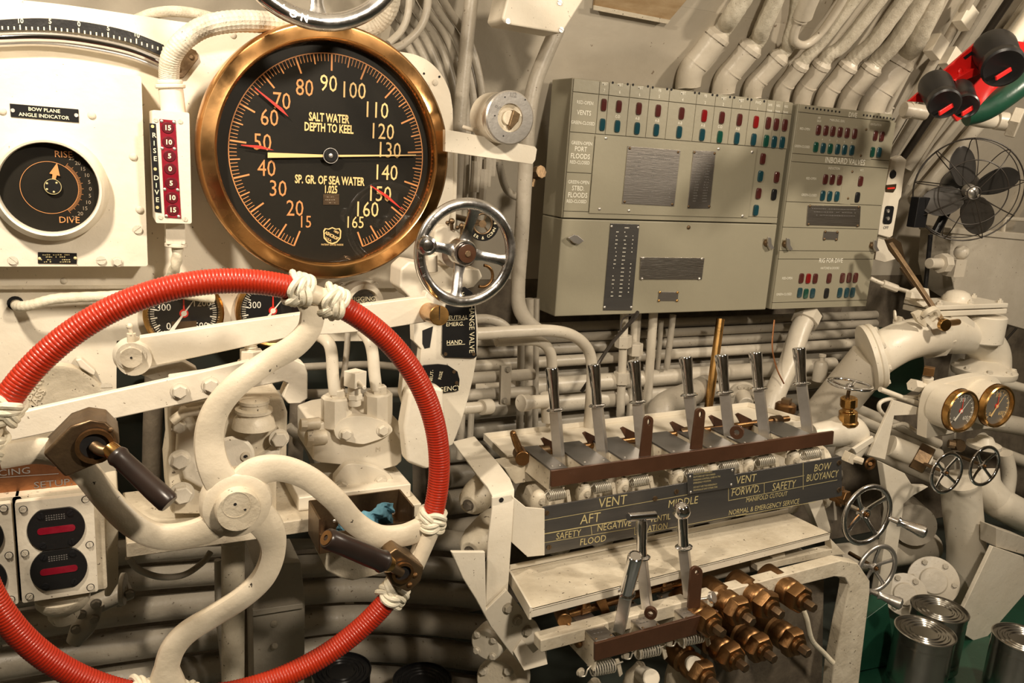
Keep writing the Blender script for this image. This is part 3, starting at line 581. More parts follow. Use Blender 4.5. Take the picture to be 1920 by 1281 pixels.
b=B(); b.cyl(V(247,645,1.20),V(246,625,1.20),S(8,246,630,1.2),n=14); b.cyl(V(246,626,1.20),V(240,608,1.20),S(4,246,630,1.2),n=10); b.sphere(V(243,612,1.20),S(6,0+246,612,1.2),8); O('grease_nipple',b,'cream_worn',lb)
b=B(); b.cyl(V(800,584,1.212),V(824,592,1.135),S(18,810,590,1.2),n=32,ch=0.001); bp=O('pin',b,'brass',lb,label='brass pin with a slotted end')
b=B(); d_=V(824,592,1.1345); b.box(d_,(0.0009,0.0006,0.030)); O('slot',b,'hole',bp)
slabthing('bracket_plate','small grey slanting plate tucked below the long link bar','plate',[(258,700),(290,688),(340,677),(372,696),(285,714)],1.24,0.03,'greypaint')
lb=slabthing('lower_link_bar','lower flat cream link bar crossing the panel towards the bolted yoke','lever',[(22,777),(318,711),(470,676),(472,720),(420,741),(320,763),(18,828),(10,800)],1.165,0.012)
slabthing('yoke','cream yoke plate bolted to the end of the lower link bar','bracket',[(318,712),(400,700),(440,694),(492,677),(555,676),(572,684),(577,700),(577,748),(565,756),(540,757),(530,745),(540,720),(530,716),(470,728),(422,742),(325,764),(318,745)],1.18,0.03)
for x,y in((337,733),(395,722)): stamp('hex_bolt',lb,V(x,y,1.164),size=S(13,x,y,1.165),m='cream')
b=B(); b.cyl(V(471,678,1.21),V(471,656,1.21),S(22,470,660,1.21),n=6); b.cyl(V(471,690,1.21),V(471,676,1.21),S(25,470,660,1.21),n=24); st=O('clamp_nut',b,'cream',label='cream hexagonal nut with a threaded stud above the yoke',cat='nut',bev=0.001)
b=B(); p0=V(471,658,1.21);p1=V(470,628,1.21); b.lathe([(0,0)]+[(S(12 if i%2 else 10,470,640,1.21),(p1-p0).length*i/13) for i in range(14)]+[(0,(p1-p0).length)],p0,p1-p0,20); O('threaded_stud',b,'cream_worn',st,label='threaded stud')
# left valve casting
vc=E('steering_valve','bulky cream valve casting under the yoke, left of the wheel spoke','valve',V(430,960,1.30))
b=B(); b.slab([(318,765),(340,758),(420,745),(530,745),(540,775),(538,880),(520,900),(520,965),(320,965),(316,900),(322,860)],1.26,0.14); O('body',b,'cream_worn',vc,bev=0.008)
b=B(); b.slab([(335,770),(350,765),(372,800),(385,850),(420,880),(470,870),(515,840),(525,800),(528,870),(500,920),(400,930),(345,900),(330,850)],1.245,0.03); O('rib',b,'cream',vc,bev=0.006)
for x,y,s in((337,862,16),(341,925,18),(523,822,15),(470,930,12),(335,800,11)): stamp('hex_bolt',vc,V(x,y,1.24),size=S(s,x,y,1.24),m='cream',spin=x)
b=B(); c=V(476,800,1.24); top_=V(476,745,1.24); ax=top_-c; L=ax.length; r=lambda n:S(n,476,770,1.24)
b.lathe([(r(40),0),(r(36),L*.3),(r(30),L*.42),(r(30),L*.5),(r(34),L*.52),(r(34),L*.62),(r(26),L*.66),(r(26),L*.8),(r(28),L*.82),(r(28),L*.92),(r(20),L),(0,L)],c,ax,32); O('bonnet',b,'cream_worn',vc)
b=B(); c=V(434,858,1.238); b.lathe([(0,0.004),(0.030,0.004),(0.034,0)],c,YN,40); op=O('cover_plate',b,'cream',vc)
for x,y in((409,863),(460,856)): stamp('socket',op,V(x,y,1.2335),size=S(9,x,y,1.235),m='cream_wheel'); stamp('hole',op,V(x,y,1.2315),size=S(3.5,x,y,1.235),m='hole')
b=B(); b.tube([V(322,790,1.22),V(345,775,1.22),V(380,768,1.22),V(410,750,1.23)],S(9,350,770,1.22),n=12); O('pipe_stub',b,'cream_worn',vc)
# right valve block
vb=E('control_valve_block','cream cast valve block with two pipe unions on top, seen through the wheel','valve',V(670,930,1.32))
b=B(); b.slab([(586,800),(612,790),(640,785),(738,780),(752,795),(754,865),(745,873),(720,880),(705,885),(705,915),(662,915),(655,890),(640,872),(600,868),(586,862)],1.30,0.12); O('body',b,'cream',vb,bev=0.006)
for x,y0,y1,rr in((631,742,800,29),(709,735,795,27)):
    b=B(); b.cyl(V(x,y1,1.31),V(x,y0,1.31),S(rr,x,y0,1.3),n=8,up=(0.38,1,0),ch=0.003); O('port',b,'cream',vb)
    b=B(); b.cyl(V(x+2,y0+3,1.305),V(x+2,y0-12,1.305),S(14,x,y0,1.3),n=6,ch=0.001); O('union_nut',b,'cream',vb)
b=B(); b.tube([V(628,738,1.305),V(624,700,1.305),V(622,665,1.305),V(617,645,1.31),V(606,634,1.33),V(595,628,1.36)],S(11.5,625,700,1.3),n=16); O('feed_pipe',b,'cream',vb)
b=B(); b.tube([V(706,730,1.305),V(702,700,1.305),V(699,665,1.305),V(693,640,1.31),V(680,622,1.34)],S(11.5,625,700,1.3),n=16); O('feed_pipe',b,'cream',vb)
b=B(); b.tube([V(640,735,1.34),V(645,700,1.34),V(650,660,1.35),V(652,625,1.36)],S(6,625,700,1.3),n=12); O('thin_pipe',b,'greypaint',vb)
b=B(); b.cyl(V(665,760,1.29),V(664,722,1.29),S(12,665,740,1.3),n=16); b.cyl(V(665,748,1.29),V(665,738,1.29),S(15,665,740,1.3),n=6); q=V(666,710,1.285); b.box(q,(S(30,666,710,1.28),)*3,Matrix.Rotation(0.5,3,'Z')); b.cyl(q,V(684,728,1.25),S(4,666,710,1.28),n=8); O('bleed_plug',b,'cream',vb,bev=0.001)
b=B(); b.slab(spl([(626,806),(640,788),(665,781),(695,783),(728,795),(736,808),(722,820),(700,828),(680,833),(655,829),(632,822),(626,806)],3)[:-1],1.285,0.016); d1=O('diamond_flange',b,'cream',vb,bev=0.002)
for x,y in((648,814),(718,806)): stamp('hex_bolt',d1,V(x,y,1.284),size=S(10,x,y,1.285),m='cream')
b=B(); b.slab(spl([(628,895),(650,872),(680,872),(712,880),(735,895),(730,915),(700,935),(660,940),(630,925),(628,895)],3)[:-1],1.28,0.016); d1=O('diamond_flange',b,'cream',vb,bev=0.002)
for x,y in((714,903),(640,912)): stamp('hex_bolt',d1,V(x,y,1.279),size=S(10,x,y,1.285),m='cream')
for x,y,r_,x2 in((600,793,11,566),(612,818,14,577),(750,800,13,765)):
    b=B(); b.cyl(V(x,y,1.30),V(x2,y+4,1.30),S(r_,x,y,1.3),n=16,ch=0.001); b.cyl(V(x2+8 if x2<x else x2-8,y+4,1.30),V(x2-3,y+4,1.3),S(r_*1.15,x,y,1.3),n=6); O('side_plug',b,'cream_worn',vb)
b=B(); b.text('M',0.012,V(709,843,1.2995)); O('cast_letter',b,'cream_worn',vb)
b=B(); b.text('W',0.016,V(709,843,1.2995),bold=0.02); 
# big quadrant plates right of the wheel
qp=slabthing('quadrant_plate','large curved white quadrant plate carrying black engraved plates beside the red rim','plate',spl([(800,548),(882,548),(892,575)],2)+spl([(897,620),(895,660),(888,705),(876,755),(862,800),(849,834)],3)+[(820,845),(770,800),(752,740),(756,700),(786,690),(790,655),(776,640),(775,600)],1.275,0.02)
b=B(); b.slab([(792,620),(812,612),(806,652),(796,654),(792,645)],1.2745,0.0006); O('slot',b,'hole',qp)
b=B(); b.lathe([(0,0.002),(0.0225,0.002),(0.0235,0)],V(798,790,1.2745),YN,32); O('pivot_disc',b,'cream',qp)
b=B(); b.slab([(768,735),(800,722),(832,730),(840,820),(828,862),(800,882),(764,868),(757,800)],1.24,0.035); O('cam_cover',b,'cream',qp,bev=0.006)
def blackplate(name,outline,Y): b=B(); b.slab(outline,Y,0.003); return O(name,b,'black',qp,bev=0.0005)
p=blackplate('engraved_plate',[(830,612),(832,590),(840,560),(856,541),(872,538),(886,548),(890,575),(893,610),(894,668),(890,672),(835,670),(829,664)],1.270)
b=B(); Y_=1.2698
for t,x,y,s in(('NEUTRAL',855,596,8),('EMERG.',853,608,8),('HAND',852,642,8)): b.text(t,S(s*1.38,x,y,Y_),V(x,y,Y_))
for x0,y0,x1 in((838,602,872),(838,648,872)): q=V(x0,y0,Y_);q2=V(x1,y0-2,Y_); b.quad(q,q2,q2+Vector((0,0,.0008)),q+Vector((0,0,.0008)))
o=V(884,612,Y_); b.text('CHANGE VALVE',S(15,884,612,Y_),o,ex=(0.06,0,-1),ey=(1,0,0.06),sx=0.95)
b.text('HAND',S(10,866,560,Y_),V(868,562,Y_),ex=(0.2,0,-1),ey=(1,0,0.2)); O('lettering',b,'cream_ink',p,flat=True)
for x,y in((835,664),(888,664)): stamp('screw',p,V(x,y,1.2698),size=S(3.5,x,y,1.27),m='gunmetal')
p=blackplate('engraved_plate',[(770,700),(795,685),(822,683),(840,685),(858,697),(862,712),(860,733),(800,741),(772,740)],1.270)
b=B(); b.text('EMERGENCY',S(13.5,838,728,Y_),V(828,731,Y_),ex=(1,0,0.05),sx=1.0); b.text('NEUT-',S(9,808,706,Y_),V(809,706,Y_),ex=(0.1,0,1),ey=(-1,0,0.1)); b.text('RISE',S(9,826,702,Y_),V(826,704,Y_),ex=(0.2,0,1),ey=(-1,0,0.2)); O('lettering',b,'cream_ink',p,flat=True)
for x,y in((851,697),(856,718)): stamp('screw',p,V(x,y,1.2698),size=S(3.5,x,y,1.27),m='gunmetal')
# castings behind the chrome wheel
vh=E('tilting_valve','cream casting with a brown shaft behind the chrome hand wheel','valve',V(845,560,1.34))
b=B(); b.slab([(752,505),(768,490),(800,496),(900,505),(906,520),(890,538),(862,545),(838,560),(812,556),(790,566),(768,560),(750,540)],1.33,0.06); O('base',b,'cream',vh,bev=0.004)
b=B(); b.slab([(816,432),(828,424),(850,427),(868,440),(880,462),(884,490),(870,497),(826,495),(813,470)],1.30,0.05); O('bearing_block',b,'cream',vh,bev=0.005)
b=B(); b.cyl(V(852,478,1.30),V(872,478,1.235),S(25,852,475,1.3),S(22,860,475,1.25),n=28,ch=0.002); O('shaft',b,'brown',vh)
b=B(); b.cyl(V(810,478,1.29),V(811,510,1.29),S(10,810,490,1.29),n=16,ch=0.001); O('stub',b,'cream',vh)
b=B(); b.torus(V(905,518,1.34),YN,0.0195,0.0028,40,10,1.0,-1.9,1.5); O('bronze_ring',b,'bronze',vh)
for x,y in((847,415),(866,424)): b=B(); b.sphere(V(x,y,1.30),S(6,x,y,1.3),7); b.cyl(V(x,y,1.30),V(x,y+16,1.30),S(3.5,x,y,1.3),n=10); b.sphere(V(x-8,y+3,1.30),S(4,x,y,1.3),6); O('lubricator',b,'gunmetal',vh)
tp=E('telegraph_ring','dark round engraved ring seen through the chrome wheel','plate',V(905,440,1.44)); b=B(); b.ring(V(905,420,1.44),YN,0.032,0.021,0.005,40); O('ring',b,'black',tp)
b=B(); b.cyl(V(905,420,1.445),V(905,420,1.445)+Vector((0,0.42,0)),0.006,n=12); O('mounting_rod',b,'gunmetal',tp)
b=B(); b.torus(V(905,420,1.435),YN,0.019,0.002,32,8); b.cyl(V(905,420,1.44),V(905,420,1.43),0.007,n=16); [rq(b,V(905,420,1.434),a,0,0.019,0.0015) for a in(20,140,260)]; O('knob',b,'gunmetal',tp)
b=B()
for i,ch in enumerate('ER & CONN ROOM'): a=math.radians(215-13*i-0); r=0.0265; o=V(905,420,1.4345); b.text(ch,0.0085,o+Vector((math.sin(a)*r,0,math.cos(a)*r)),ex=(-math.cos(a),0,math.sin(a)),ey=(-math.sin(a),0,-math.cos(a)))
O('lettering',b,'cream_ink',tp,flat=True)
# hand wheel builder
def handwheel(name,label,c,ax,R,r,ns=4,ph=0.0,m='chrome',hub=0.2,hubm=None,dish=0.12,group=None,knob=None,crank=None,spw=0.13,nut='gunmetal',sq=0.8,up=None,stem=None,stemm='gunmetal',cat='wheel'):
    c=Vector(c); M=frame(ax,up); A=M@Vector((0,0,1)); g=E(name,label,cat,c,group)
    b=B(); b.torus(c,ax,R,r,72,14,sq); 
    if up is not None or True: O('rim',b,m,g)
    for k in range(ns):
        a=ph+2*PI*k/ns; d=M@Vector((math.cos(a),math.sin(a),0)); t=A.cross(d)
        P=[c-A*R*dish+d*R*hub*0.6,c-A*R*dish*0.9+d*R*0.45,c-A*R*dish*0.3+d*R*0.8,c+d*(R-r*0.4)]
        sec=[(-r*0.35,-1),(-r*0.35,1),(r*0.2,1),(r*0.45,0.4),(r*0.45,-0.4),(r*0.2,-1)]
        b=B(); b.tube(P,[R*spw*0.75,R*spw*0.5,R*spw*0.55,R*spw*0.85],sec=sec,fix=A,sub=5); O('spoke',b,m,g)
    h=c-A*R*dish; H_=R*hub
    b=B(); b.lathe([(0,-H_*0.7),(H_,-H_*0.7),(H_,H_*0.45),(H_*0.9,H_*0.6),(H_*0.72,H_*0.6),(H_*0.72,H_*0.4),(0,H_*0.4)],h,A,28); O('hub',b,hubm or m,g)
    if nut: stamp('nut',g,h+A*H_*0.4,A,H_*0.5,nut)
    if stem: b=B(); b.cyl(h-A*H_*0.5,h-A*stem,R*0.09,n=14); O('stem',b,stemm,g)
    if knob is not None:
        a=knob; k0=c+M@Vector((math.cos(a)*R,math.sin(a)*R,r*0.6)); q=R*0.2
        b=B(); b.lathe([(q*0.4,0),(q*0.45,q*0.6),(q*0.9,q*0.9),(q*1.0,q*1.3),(q*0.9,q*1.7),(q*0.62,q*1.85),(q*0.60,q*1.75),(q*0.5,q*1.8),(0,q*1.8)],k0,A,32); O('knob',b,m,g)
    if crank:   # (angle, length, direction)
        a,L,cd=crank; k0=c+M@Vector((math.cos(a)*R,math.sin(a)*R,0)); cd=Vector(cd).normalized() if cd else A; q=r*1.5*1.6
        b=B(); b.lathe([(q*0.35,0),(q*0.45,L*0.25),(q*0.8,L*0.27),(q*0.55,L*0.36),(q*0.75,L*0.6),(q*1.0,L*0.85),(q*0.95,L*0.95),(q*0.5,L),(0,L)],k0,cd,22); O('crank_handle',b,m,g)
    return g
CW=V(874,475,1.20)
cwh=handwheel('chrome_wheel','polished chrome hand wheel with a round knob, just right of the depth gauge',CW,YN,0.0775,0.0092,4,math.radians(80),'chrome_worn',0.27,'chrome_worn',0.18,knob=math.radians(169),nut='gunmetal',spw=0.19)
b=B(); b.lathe([(0.0145,0),(0.0145,0.004),(0,0.006)],CW+Vector((0,-0.002,0)),YN,24); O('hub_boss',b,'brown',cwh)
b=B()
for t,a0,st_ in(('DIVE',-42,10),('RISE',-100,-10)):
    for i,ch in enumerate(t):
        a=math.radians(a0+(i-1.5)*10*(1 if st_>0 else 1)); d=Vector((math.sin(a),0,math.cos(a))); o=CW+d*0.0785+Vector((0,-0.0068,0)); b.text(ch,0.0085,o,ex=(math.cos(a),0,-math.sin(a)),ey=d)
O('lettering',b,'grey_ink',cwh,flat=True)
tw_=handwheel('top_handwheel','big chrome hand wheel cut off by the top of the picture above the depth gauge',Vector((0.2815,1.22,1.825)),YN,0.1215,0.0125,5,math.radians(-90),'chrome_worn',0.2,dish=0.15,sq=0.85,spw=0.13)
b=B(); wc_=Vector((0.2815,1.2095,1.825))
for i,ch in enumerate('NO. 2SB'):
    a=math.radians(190+i*7.2); d=Vector((math.sin(a),0,math.cos(a))); b.text(ch,0.014,wc_+d*0.1215,ex=(math.cos(a),0,-math.sin(a)),ey=d,bold=0.02)
o=O('lettering',b,'chrome_worn',tw_,flat=True); md=o.modifiers.new('t','SOLIDIFY'); md.thickness=0.0012; md.offset=1
# left: round cast cover and lugs
cv=E('round_cover','round cream cast cover with raised lettering at the left behind the wheel','cover',V(110,760,1.50))
b=B(); b.lathe([(0,0.010),(0.066,0.010),(0.070,0.013),(0.076,0.013),(0.079,0.0)],V(105,765,1.508),YN,56); O('cover',b,'cream_worn',cv)
b=B(); o=V(56,745,1.4975); e1=(0.52,0,0.85); e2=(-0.85,0,0.52)
b.text('ALLSBURY',0.0155,V(53,745,1.4975),ex=e1,ey=e2,sx=1.15,bold=0.02); b.text('MASS',0.0155,V(68,750,1.4975),ex=e1,ey=e2,sx=1.15,bold=0.02); o=O('raised_letters',b,'cream_worn',cv,flat=True); md=o.modifiers.new('t','SOLIDIFY'); md.thickness=0.002; md.offset=1
b=B(); b.slab([(140,675),(152,672),(180,697),(178,706),(168,702),(150,690)],1.488,0.02); O('lug',b,'cream',cv,bev=0.003)
stamp('screw',cv,V(199,727,1.498),size=S(11,199,727,1.5),m='cream')
# copper name plate
cp=slabthing('copper_plate','reddish copper plate with worn engraved letters at the left edge','plate',[(-60,870),(0,868),(30,862),(75,863),(110,878),(165,885),(172,934),(60,938),(-60,946)],1.25,0.004,'copperplate',0.0006)
b=B(); b.text('CING',S(18,25,885,1.249),V(27,885,1.249),sx=1.2); b.text('SETUP.',S(18,95,905,1.249),V(100,907,1.249),sx=1.2); q=V(-60,900,1.249);q2=V(110,889,1.249); b.quad(q,q2,q2+Vector((0,0,.001)),q+Vector((0,0,.001))); O('lettering',b,'grey_ink',cp,flat=True)
# switch boxes
def switchbox(name,label,x0,x1,dx=0):
    Y=1.22; g=E(name,label,'switch',V((x0+x1)/2,1130,Y+0.03))
    X0=V(x0,1030,Y).x; X1=V(x1,1030,Y).x; Z1=V(100,935,Y).z; Z0=V(108,1121,Y).z
    b=B(); b.prism([rrect(X0-0.004,Z0-0.004,X1+0.012,Z1+0.004,0.004,Y+0.012)],(0,0.07,0)); O('box',b,'cream_worn',g,bev=0.002)
    b=B(); b.prism([rrect(X0,Z0,X1,Z1,0.003,Y)],(0,0.011,0)); O('cover',b,'cream',g,bev=0.0015)
    cx=(X0+X1)/2; r=(X1-X0)*0.36; h=(Z1-Z0)
    zc=[(Z0+Z1)/2+h*0.205,(Z0+Z1)/2-h*0.205]
    for k,z in enumerate(zc):
        pts=[]
        for i in range(48):
            a=2*PI*i/48; px=cx+r*1.04*math.cos(a); pz=z+r*1.04*math.sin(a); pts.append(Vector((px,Y-0.003,max(z-h*0.2,min(z+h*0.2,pz)))))
        b=B(); b.prism([pts],(0,0.004,0)); pl=O('black_face',b,'black',g,bev=0.0008)
        b=B(); b.prism([rrect(cx-r*0.68,z-r*0.17,cx+r*0.68,z+r*0.12,r*0.13,Y-0.0036)],(0,0.001,0)); O('window',b,'crimson',pl,label='red window slot')
        b=B(); rr_=random.Random(k+5)
        for j in range(3): 
            for i in range(8): o=Vector((cx-r*0.35+i*r*0.09,Y-0.0032,z+r*0.42+j*r*0.09)); b.quad(o,o+Vector((r*rr_.uniform(.03,.07),0,0)),o+Vector((r*.05,0,r*.04)),o+Vector((0,0,r*.04)))
        O('engraving',b,'grey_ink',pl,flat=True)
        for sx_,sz_ in((-1,1),(1,1),(-1,-1),(1,-1)): stamp('screw',pl,Vector((cx+sx_*r*0.52,Y-0.003,z+sz_*h*0.145)),size=0.0042,m='blackplain',spin=sx_*sz_+z*9)
    for fx,fz in((0.1,0.93),(0.9,0.96),(0.08,0.5),(0.92,0.5),(0.1,0.06),(0.9,0.06)):
        p_=Vector((X0+(X1-X0)*fx*1.0,Y-0.0005,Z0+(Z1-Z0)*fz)); b=B(); b.lathe([(0,0.0006),(0.0052,0.0006),(0.0052,0)],p_,YN,18); O('washer',b,'blackplain',g); stamp('screw',g,p_+Vector((0,-0.0006,0)),size=0.0042,m='cream',spin=fx*7+fz*3)
    return g
switchbox('switch_box','cream two-window switch box with black hourglass faces, left of the wheel hub',34,180)
switchbox('switch_box','cream two-window switch box cut off by the left edge of the picture',-116,27)
b=B(); c=V(118,1122,1.255); b.lathe([(0,-0.035),(0.016,-0.033),(0.021,-0.024),(0.022,-0.012),(0.030,-0.008),(0.036,0.0),(0.036,0.01),(0,0.01)],c+Vector((0,0,-0.004)),(0,0,1),32); O('dome_cap',b,'cream_worn',label='domed cream gland hanging below the two-window switch box',cat='gland')
b=B(); b.slab([(196,930),(222,925),(222,1095),(207,1120),(196,1122)],1.31,0.10); O('side_casting',b,'cream_worn',label='narrow cream casting just right of the switch box',cat='casting',bev=0.004)
# bed plate, drip tray, rag
b=B(); z1=V(237,1019,1.22).z; z0=V(237,1047,1.22).z; xa=V(237,1030,1.22).x; xb=V(790,960,1.22).x
b.box(((xa+xb)/2,1.315,(z0+z1)/2),(xb-xa,0.19,z1-z0)); O('bed_plate',b,'cream_worn',label='long cream bed plate under the castings, behind the wheel hub',cat='shelf',bev=0.002)
b=B(); b.box(((V(560,930,1.25).x+V(770,930,1.25).x)/2,1.32,z1+0.012),(V(770,930,1.25).x-V(560,930,1.25).x,0.14,0.024)); O('foot',b,'cream',label='cream foot of the control valve block standing on the bed plate',cat='base',bev=0.002)
tr=E('drip_tray','small bronze-coloured drip tray under the bed plate holding a blue rag','tray',V(690,1000,1.17))
X0=V(600,965,1.14).x;X1=V(775,965,1.14).x;ZT=V(690,962,1.14).z; Zb=ZT-0.055
b=B(); 
for c_,s_ in(((X0,1.175,(ZT+Zb)/2),(0.003,0.07,ZT-Zb)),((X1,1.175,(ZT+Zb)/2),(0.003,0.07,ZT-Zb)),(((X0+X1)/2,1.14,(ZT+Zb)/2-0.012),(X1-X0,0.003,ZT-Zb-0.024)),(((X0+X1)/2,1.21,(ZT+Zb)/2),(X1-X0,0.003,ZT-Zb)),(((X0+X1)/2,1.175,Zb),(X1-X0,0.07,0.003))): b.box(c_,s_)
O('tray',b,'gunmetal',tr,label='bronze tray')
for x,y in((627,977),(738,962)): stamp('rivet',tr,V(x,y,1.2075),size=0.003,m='steel')
b=B(); r=random.Random(4); n=26; m_=14; vs=[]
for i in range(n+1):
    for j in range(m_+1):
        u=i/n; v=j/m_; px=632+u*105; py=1003-v*44+10*math.sin(u*5)-u*8; e=math.sin(PI*u)**0.5*math.sin(PI*v)
        p=V(px,py,1.165-0.018*e); vs.append(p+Vector((r.uniform(-1,1)*0.0012,r.uniform(-1,1)*0.004+0.006*math.sin(u*23+v*9),r.uniform(-1,1)*0.0015+0.002*math.sin(u*31))))
b.add(vs,[(i*(m_+1)+j,(i+1)*(m_+1)+j,(i+1)*(m_+1)+j+1,i*(m_+1)+j+1) for i in range(n) for j in range(m_)])
rg=O('rag',b,'cloth',label='crumpled blue rag stuffed in the bronze drip tray',cat='cloth',ang=80)
sm=rg.modifiers.new('s','SUBSURF'); sm.levels=1; sm.render_levels=1; so=rg.modifiers.new('t','SOLIDIFY'); so.thickness=0.0012
b=B(); b.slab([(612,1005),(720,998),(770,1060),(715,1078),(660,1090),(640,1086),(612,1072)],1.24,0.09); O('under_casting',b,'cream_worn',label='dirty cream casting below the drip tray behind the right hand grip',cat='casting',bev=0.004)
# posts and box below
b=B(); b.cyl(V(437,1015,1.36),V(437,1400,1.36),S(21,437,1100,1.36),n=28); O('support_post',b,'cream_worn',label='round cream post standing below the wheel hub',cat='post')
bx=E('riveted_box','beige sheet-metal box with two rivets, right of the round post','box',V(520,1300,1.40))
b=B(); b.slab([(476,1060),(564,1055),(572,1125),(570,1400),(478,1400),(474,1150)],1.38,0.10); O('body',b,'greypaint',bx,bev=0.002)
b=B(); b.slab([(474,1145),(568,1132),(569,1141),(474,1156)],1.372,0.01); O('lip',b,'greypaint',bx,bev=0.001)
for x,y in((514,1170),(514,1212)): stamp('rivet',bx,V(x,y,1.3795),size=S(7,x,y,1.38),m='cream_worn'); 
b=B(); b.slab([(455,1120),(472,1118),(474,1300),(458,1300)],1.45,0.03); O('perforated_strip',b,'dark_brown',label='narrow dark strip between the round post and the riveted box',cat='strip')
# big pipes low behind
def pipe(name,label,pts,rp,m='pipepaint',cat='pipe',group=None,n=18,sub=6,**k):
    b=B(); b.tube([V(*p) for p in pts],S(rp,*pts[len(pts)//2]),n=n,sub=sub,**k); return O(name,b,m,label=label,cat=cat,group=group)
for lab,pts,r_,m_ in(('dark upright pipe in the recess left of the steering valve casting',[(290,700,1.56),(286,800,1.56),(284,900,1.56)],17,'dark_brown'),('slim grey pipe with a union crossing the recess above the control valve block',[(540,690,1.5),(620,686,1.5),(700,684,1.5),(760,690,1.5)],7,'greypaint'),('brown upright pipe in the recess between the two valve castings',[(560,700,1.54),(556,800,1.54),(552,920,1.54)],14,'dark_brown'),('grey sloping pipe in the recess behind the control valve block',[(540,800,1.5),(580,840,1.5),(600,900,1.5)],9,'greypaint'),('grey pipe passing level behind the valve castings',[(225,755,1.58),(500,742,1.58),(770,735,1.58)],10,'greypaint')): pipe('recess_pipe',lab,pts,r_,m_)
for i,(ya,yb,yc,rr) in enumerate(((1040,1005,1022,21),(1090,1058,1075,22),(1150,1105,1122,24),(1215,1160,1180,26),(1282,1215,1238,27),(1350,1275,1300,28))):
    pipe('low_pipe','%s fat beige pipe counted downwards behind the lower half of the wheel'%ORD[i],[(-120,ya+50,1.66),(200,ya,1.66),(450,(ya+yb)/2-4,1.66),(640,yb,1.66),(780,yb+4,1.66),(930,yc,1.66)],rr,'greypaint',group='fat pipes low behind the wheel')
b=B(); b.tube([V(240,1045,1.30),V(260,1068,1.31),V(300,1082,1.32),V(345,1078,1.33),V(380,1055,1.34),V(395,1035,1.35)],S(6,300,1075,1.32),n=12); O('curved_tube',b,'greypaint',label='thin curved tube hanging under the bed plate, left of the round post',cat='tube')
pipe('slim_pipe','slim vertical pipe left of the round post under the bed plate',[(408,1050,1.5),(410,1150,1.5),(418,1230,1.5),(425,1330,1.5)],6,'greypaint')
vv=E('drain_valve','dirty grey flanged valve in the shade right of the domed cap','valve',V(190,1200,1.48))
b=B(); b.cyl(V(208,1078,1.50),V(228,1134,1.50),S(10,210,1100,1.5),n=6); b.ring(V(226,1105,1.46),(1,-0.2,0),S(30,226,1105,1.46),0.004,0.008,28); b.cyl(V(165,1140,1.48),V(245,1105,1.48),S(18,200,1120,1.48),n=18); O('body',b,'greypaint',vv,bev=0.001)
b=B(); b.tube([V(178,1130,1.46),V(165,1160,1.46),V(150,1185,1.46),V(138,1205,1.46)],[S(16,160,1160,1.46),S(22,160,1160,1.46),S(14,160,1160,1.46)],n=14); O('elbow',b,'greypaint',vv)
for x,y in((180,1132),(176,1160),(243,1113),(152,1152),(143,1180)): stamp('hex_bolt',vv,V(x,y,1.445),size=S(8,x,y,1.45),m='greypaint')
# black-lidded cans at the bottom
def lidcan(name,label,px,py,rp,m,Z=0.43,h=0.17,cat='can',rings=3,group=None,side=None):
    c=HZ(px,py,Z); r=S(rp,px,py,c.y); g=E(name,label,cat,c-Vector((0,0,h)),group)
    pr=[(0,-h),(r*0.97,-h),(r,-h+0.004)]
    k=20
    for i in range(k): z=-h+0.03+(h-0.055)*i/k; pr+=[(r*0.985,z),(r*0.972,z+(h-0.055)/k/2)]
    pr+=[(r*0.985,-0.02),(r*0.985,-0.006),(r*1.015,-0.004),(r*1.02,0.0),(r*0.98,0.001),(r*0.97,-0.005)]
    b=B(); b.lathe(pr,c,(0,0,1),48); O('can_body',b,side or m,g)
    pr=[(r*0.97,-0.005),(r*0.90,-0.005)]
    for q in range(rings): a=0.84-0.16*q; pr+=[(r*a,-0.005),(r*(a-0.03),-0.0022),(r*(a-0.07),-0.0022),(r*(a-0.10),-0.005)]
    pr+=[(0,-0.005)]
    b=B(); b.lathe(pr,c,(0,0,1),48); O('lid',b,m,g); return g
lidcan('black_tin','black round-lidded tin at the bottom, below the riveted box',640,1255,55,'blackplain')
lidcan('black_tin','black round-lidded tin at the bottom, right of the other black one',792,1275,55,'blackplain')
lidcan('silver_tin','silver ribbed-lid tin at the bottom left behind the red rim',258,1290,42,'tin')
# ================= grey-green indicator cabinets =================
BY=1.70; BX0=0.966; BX1=1.628; BZ0=1.165; BZ1=1.714; SX0=1.648; SX1=2.018
def bz(x,y): return V(x,y,BY).z
def bxx(x,y): return V(x,y,BY).x
zh=bz(1075,172); z2=bz(1065,247); z3=bz(1062,323); z4=bz(1057,396); zd=bz(1045,409)
LENS={}
def lens(parent,x,y,m,w=9.0,h=21,Y=1.70,spin=0,name='indicator_lens'):
    if m not in LENS:
        b=B(); b.lathe([(0,-0.2)]+[(1,-0.2),(1,0.25),(0.86,0.5),(0,0.56)],(0,0,0),(0,0,1),24); 
        for i,v in enumerate(b.v):   # superellipse footprint
            r=math.hypot(v.x,v.y)
            if r>1e-6:
                c,s=v.x/r,v.y/r; k=(abs(c)**5+abs(s)**5)**(-0.2); b.v[i]=Vector((v.x*k,v.y*k,v.z))
        LENS[m]=mesh('indicator_lens',b,Vector(),m,35)
    p=V(x,y,Y); o=bpy.data.objects.new(name,LENS[m]); C.objects.link(o); o.parent=parent; o.location=p-ORG[parent]
    sx=S(w/2,x,y,Y)/0.80; sz=S(h/2,x,y,Y); o.scale=(sx,sz,0.007); o.rotation_euler=(math.radians(90),0,0); ORG[o]=p
    return o
cab=E('indicator_cabinet','large grey-green indicator cabinet with two rows of red and blue lenses','cabinet',Vector(((BX0+BX1)/2,1.77,BZ0)))
